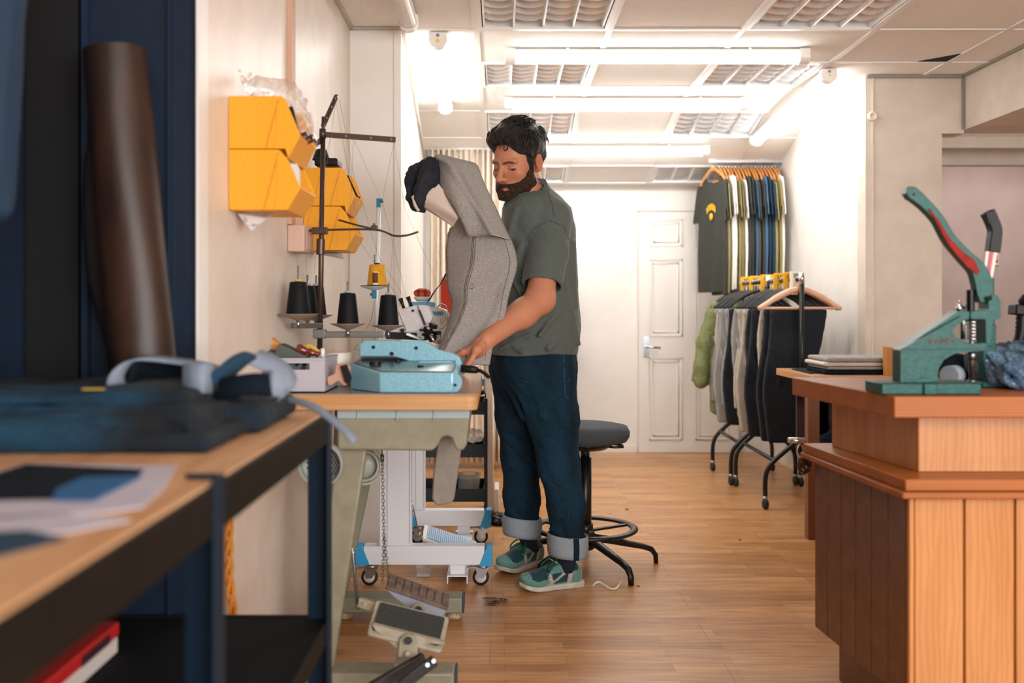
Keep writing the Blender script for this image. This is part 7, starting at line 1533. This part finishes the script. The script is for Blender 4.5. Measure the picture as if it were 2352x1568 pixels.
# green jacket at the far end
M_olive = mat('olive_green_cotton', '7C8458', .85, col2='6C7449', nscale=40, bump=.1, bscale=80)
def f_jack(p):
    Y = 6.78; c = (X(1660, Y), Y, 1.0)
    d = s_chain(p, [(1.60, Y, 1.10), (1.46, Y, 1.05), (1.395, Y, .86), (1.372, Y-.02, .69), (1.365, Y-.03, .60)], [.055, .052, .052, .05, .050], .03)
    b_ = np.stack([np.abs(p[..., 0]-1.60)-.14, np.abs(p[..., 1]-Y)-.03, np.abs(p[..., 2]-.76)-.36], -1); e = np.sqrt((np.maximum(b_, 0)**2).sum(-1))+np.minimum(b_.max(-1), 0)-.02
    d = smin(d, e, .03); q_ = p.copy(); d = smin(d, s_cap(p, (1.47, Y-.02, .72), (1.50, Y-.03, .40), .035), .03)
    return d+.006*wob(p*np.array([1, 1, .5], np.float32), 30)+.002*wob(p, 70)
jk = thing('green_jacket', 'olive green long-sleeved shirt jacket at the far end of the farther rolling rail', 'jacket', (1.55, 6.78, 1.14))
sdf_obj('jacket_body', f_jack, (1.27, 6.66, .34), (1.82, 6.90, 1.20), .0075, M_olive, jk)
MB().grid(lambda u, v: Vector((1.365+.058*math.cos(2*PI*u)+.01*v, 6.77+.055*math.sin(2*PI*u), .585+.07*v-.25*.06*math.cos(2*PI*u))), 28, 4, .005, closed_u=True).build('turned_cuff', M_olive, jk)
copy_tree(hk1, loc=(RX-.02, 6.80, 1.26), label='black plastic hanger carrying the olive green jacket')

# ---------- upper rail with t-shirts ----------
YR, ZR = 6.98, EH+329*6.98/F
ur = thing('ceiling_rail', 'white clothes rail hung from the ceiling beside the right white wall', 'clothes rail', (1.6, YR, ZR))
MB().cyl((X(1628, YR), YR, ZR), (1.985, YR, ZR), .013, n=14).build('rail', M_wh, ur)
for x in (X(1640, YR), 1.84):
    MB().bar((x, YR, ZR), (x, YR, cz(YR)), .014, .006, (0, 1, 0)).cyl((x, YR, cz(YR)-.008), (x, YR, cz(YR)), .02).build('hanging_bracket', M_wh, ur)
def shirt_proto():
    def fn(p):
        x, y, z = p[..., 0], p[..., 1], p[..., 2]; ln = .84; a = np.abs(y)
        top = -.035-.30*np.clip(a-.06, 0, .2)
        w_ = .235+.01*np.sin(z*9)
        th = .0035+.0012*np.sin(z*8+y*6)+.002*np.clip(-z/ln, 0, 1)
        bx_ = np.stack([np.abs(x+.006*np.sin(y*26+z*3))-th, a-w_+.01, np.abs(z-(top-ln)/2)-(ln+top)/2], -1)
        d = np.sqrt((np.maximum(bx_, 0)**2).sum(-1))+np.minimum(bx_.max(-1), 0)-.004
        q_ = p.copy(); q_[..., 1] = a; q_[..., 0] = q_[..., 0]*6.5
        sv = s_cap(q_, (0, .21, -.13), (0, .262, -.33), .050, .056); sv = smax(sv, -(z+.345)-.0, .004); sv = smax(sv, -s_cap(q_, (0, .255, -.30), (0, .27, -.40), .045), .004)
        d = smin(d, sv, .02); d = smax(d, -s_cap(p, (0, -.04, -.02), (0, .04, -.02), .045), .01)
        return d+.001*wob(p, 30)
    return sdf_obj('hanging_tshirt', fn, (-.03, -.34, -.90), (.03, .34, .02), .0045, M_shirt)
sp = shirt_proto()
cols = [('charcoal', '33352F'), ('charcoal', '33352F'), ('olive', '8E8458'), ('white', 'E6E2DC'), ('white', 'E8E4DE'), ('olive', '8A8054'), ('olive', '7E744A'), ('white', 'E8E4DE'), ('charcoal', '3A3B37'), ('charcoal', '33352F'), ('blue', '3E5E7A'), ('dark grey', '4A4842'), ('dark grey', '3E3D38'),
        ('blue', '466A88'), ('navy', '1C3448'), ('navy', '1E3A50'), ('olive', '9A8E60'), ('olive', '948858'), ('white', 'EAE6E0')]
xa, xb = X(1644, 6.98), X(1780, 6.98); used1 = False
hw0 = hanger((0, 0, 0), M_ow, '', 'wooden hangers on the ceiling rail', w_=.20, thick=.010, drop=.10); cnt = {}
tot = {}
for c, _ in cols: tot[c] = tot.get(c, 0)+1
for i, (c, hx) in enumerate(cols):
    x = xa+(xb-xa)*i/(len(cols)-1); m = mat('jersey_'+hx, hx, .9, col2=hx, nscale=30, bump=.1, bscale=300); rz = -.03+.015*math.sin(i*2.7)
    if i == 0: rz = .24; x -= .022
    if i == 0: o = sp
    else: o = sp.copy(); COL.objects.link(o)
    o.location = (x, YR, ZR-.075+(.02*math.sin(i*5) if i else 0)); o.rotation_euler = (0, 0, rz); setmat(o, m); cnt[c] = cnt.get(c, 0)+1
    pos = '' if tot[c] == 1 else '%s from the left of the %s ones' % (ordn[cnt[c]-1], c)
    lab = '%s t-shirt on the ceiling rail, %s' % (c, pos or 'the only one of its colour') if i else 'charcoal t-shirt with a yellow arched print, leftmost on the ceiling rail'
    tag(o, lab, 't-shirt', 't-shirts on the ceiling rail')
    hh = hw0 if i == 0 else copy_tree(hw0)
    hh.location = (x, YR, ZR); hh.rotation_euler = (0, 0, PI/2+rz); hh['label'] = 'wooden hanger with the t-shirt that is number %s from the left on the ceiling rail' % (['one', 'two', 'three', 'four', 'five', 'six', 'seven', 'eight', 'nine', 'ten', 'eleven', 'twelve', 'thirteen', 'fourteen', 'fifteen', 'sixteen', 'seventeen', 'eighteen', 'nineteen'][i])
    hh['label'] = 'wooden hanger holding the '+(lab.replace(' on the ceiling rail,', ',').replace(', leftmost on the ceiling rail', '')); hh['group'] = 'wooden hangers on the ceiling rail'
# yellow print on the first shirt (faces the camera side)
M_yp = mat('yellow_print', 'E8B428', .8); gm = MB()
for k in range(7):
    a = (k-3)/3; gm.cbox((-.012, -.0-.062*a, -.245+.0-.022*a*a), (.003, .011, .045)); 
    if k % 2 == 0: gm.cbox((-.012, -.062*a+.006, -.238-.022*a*a), (.003, .016, .01))
gm.build('arched_print', M_yp, sp).location = (0, 0, 0)
gl = MB().lathe([(0, 0), (.026, 0), (.026, .003), (0, .003)], (-.010, .0, -.315), (-1, 0, 0), 20); gl.build('print_disc', M_yp, sp)
for ch in children(sp):
    me = ch.data; me.transform(Matrix.Translation(rootloc(sp)))
bpy.data.objects.remove(to); bpy.data.curves.remove(fc_)
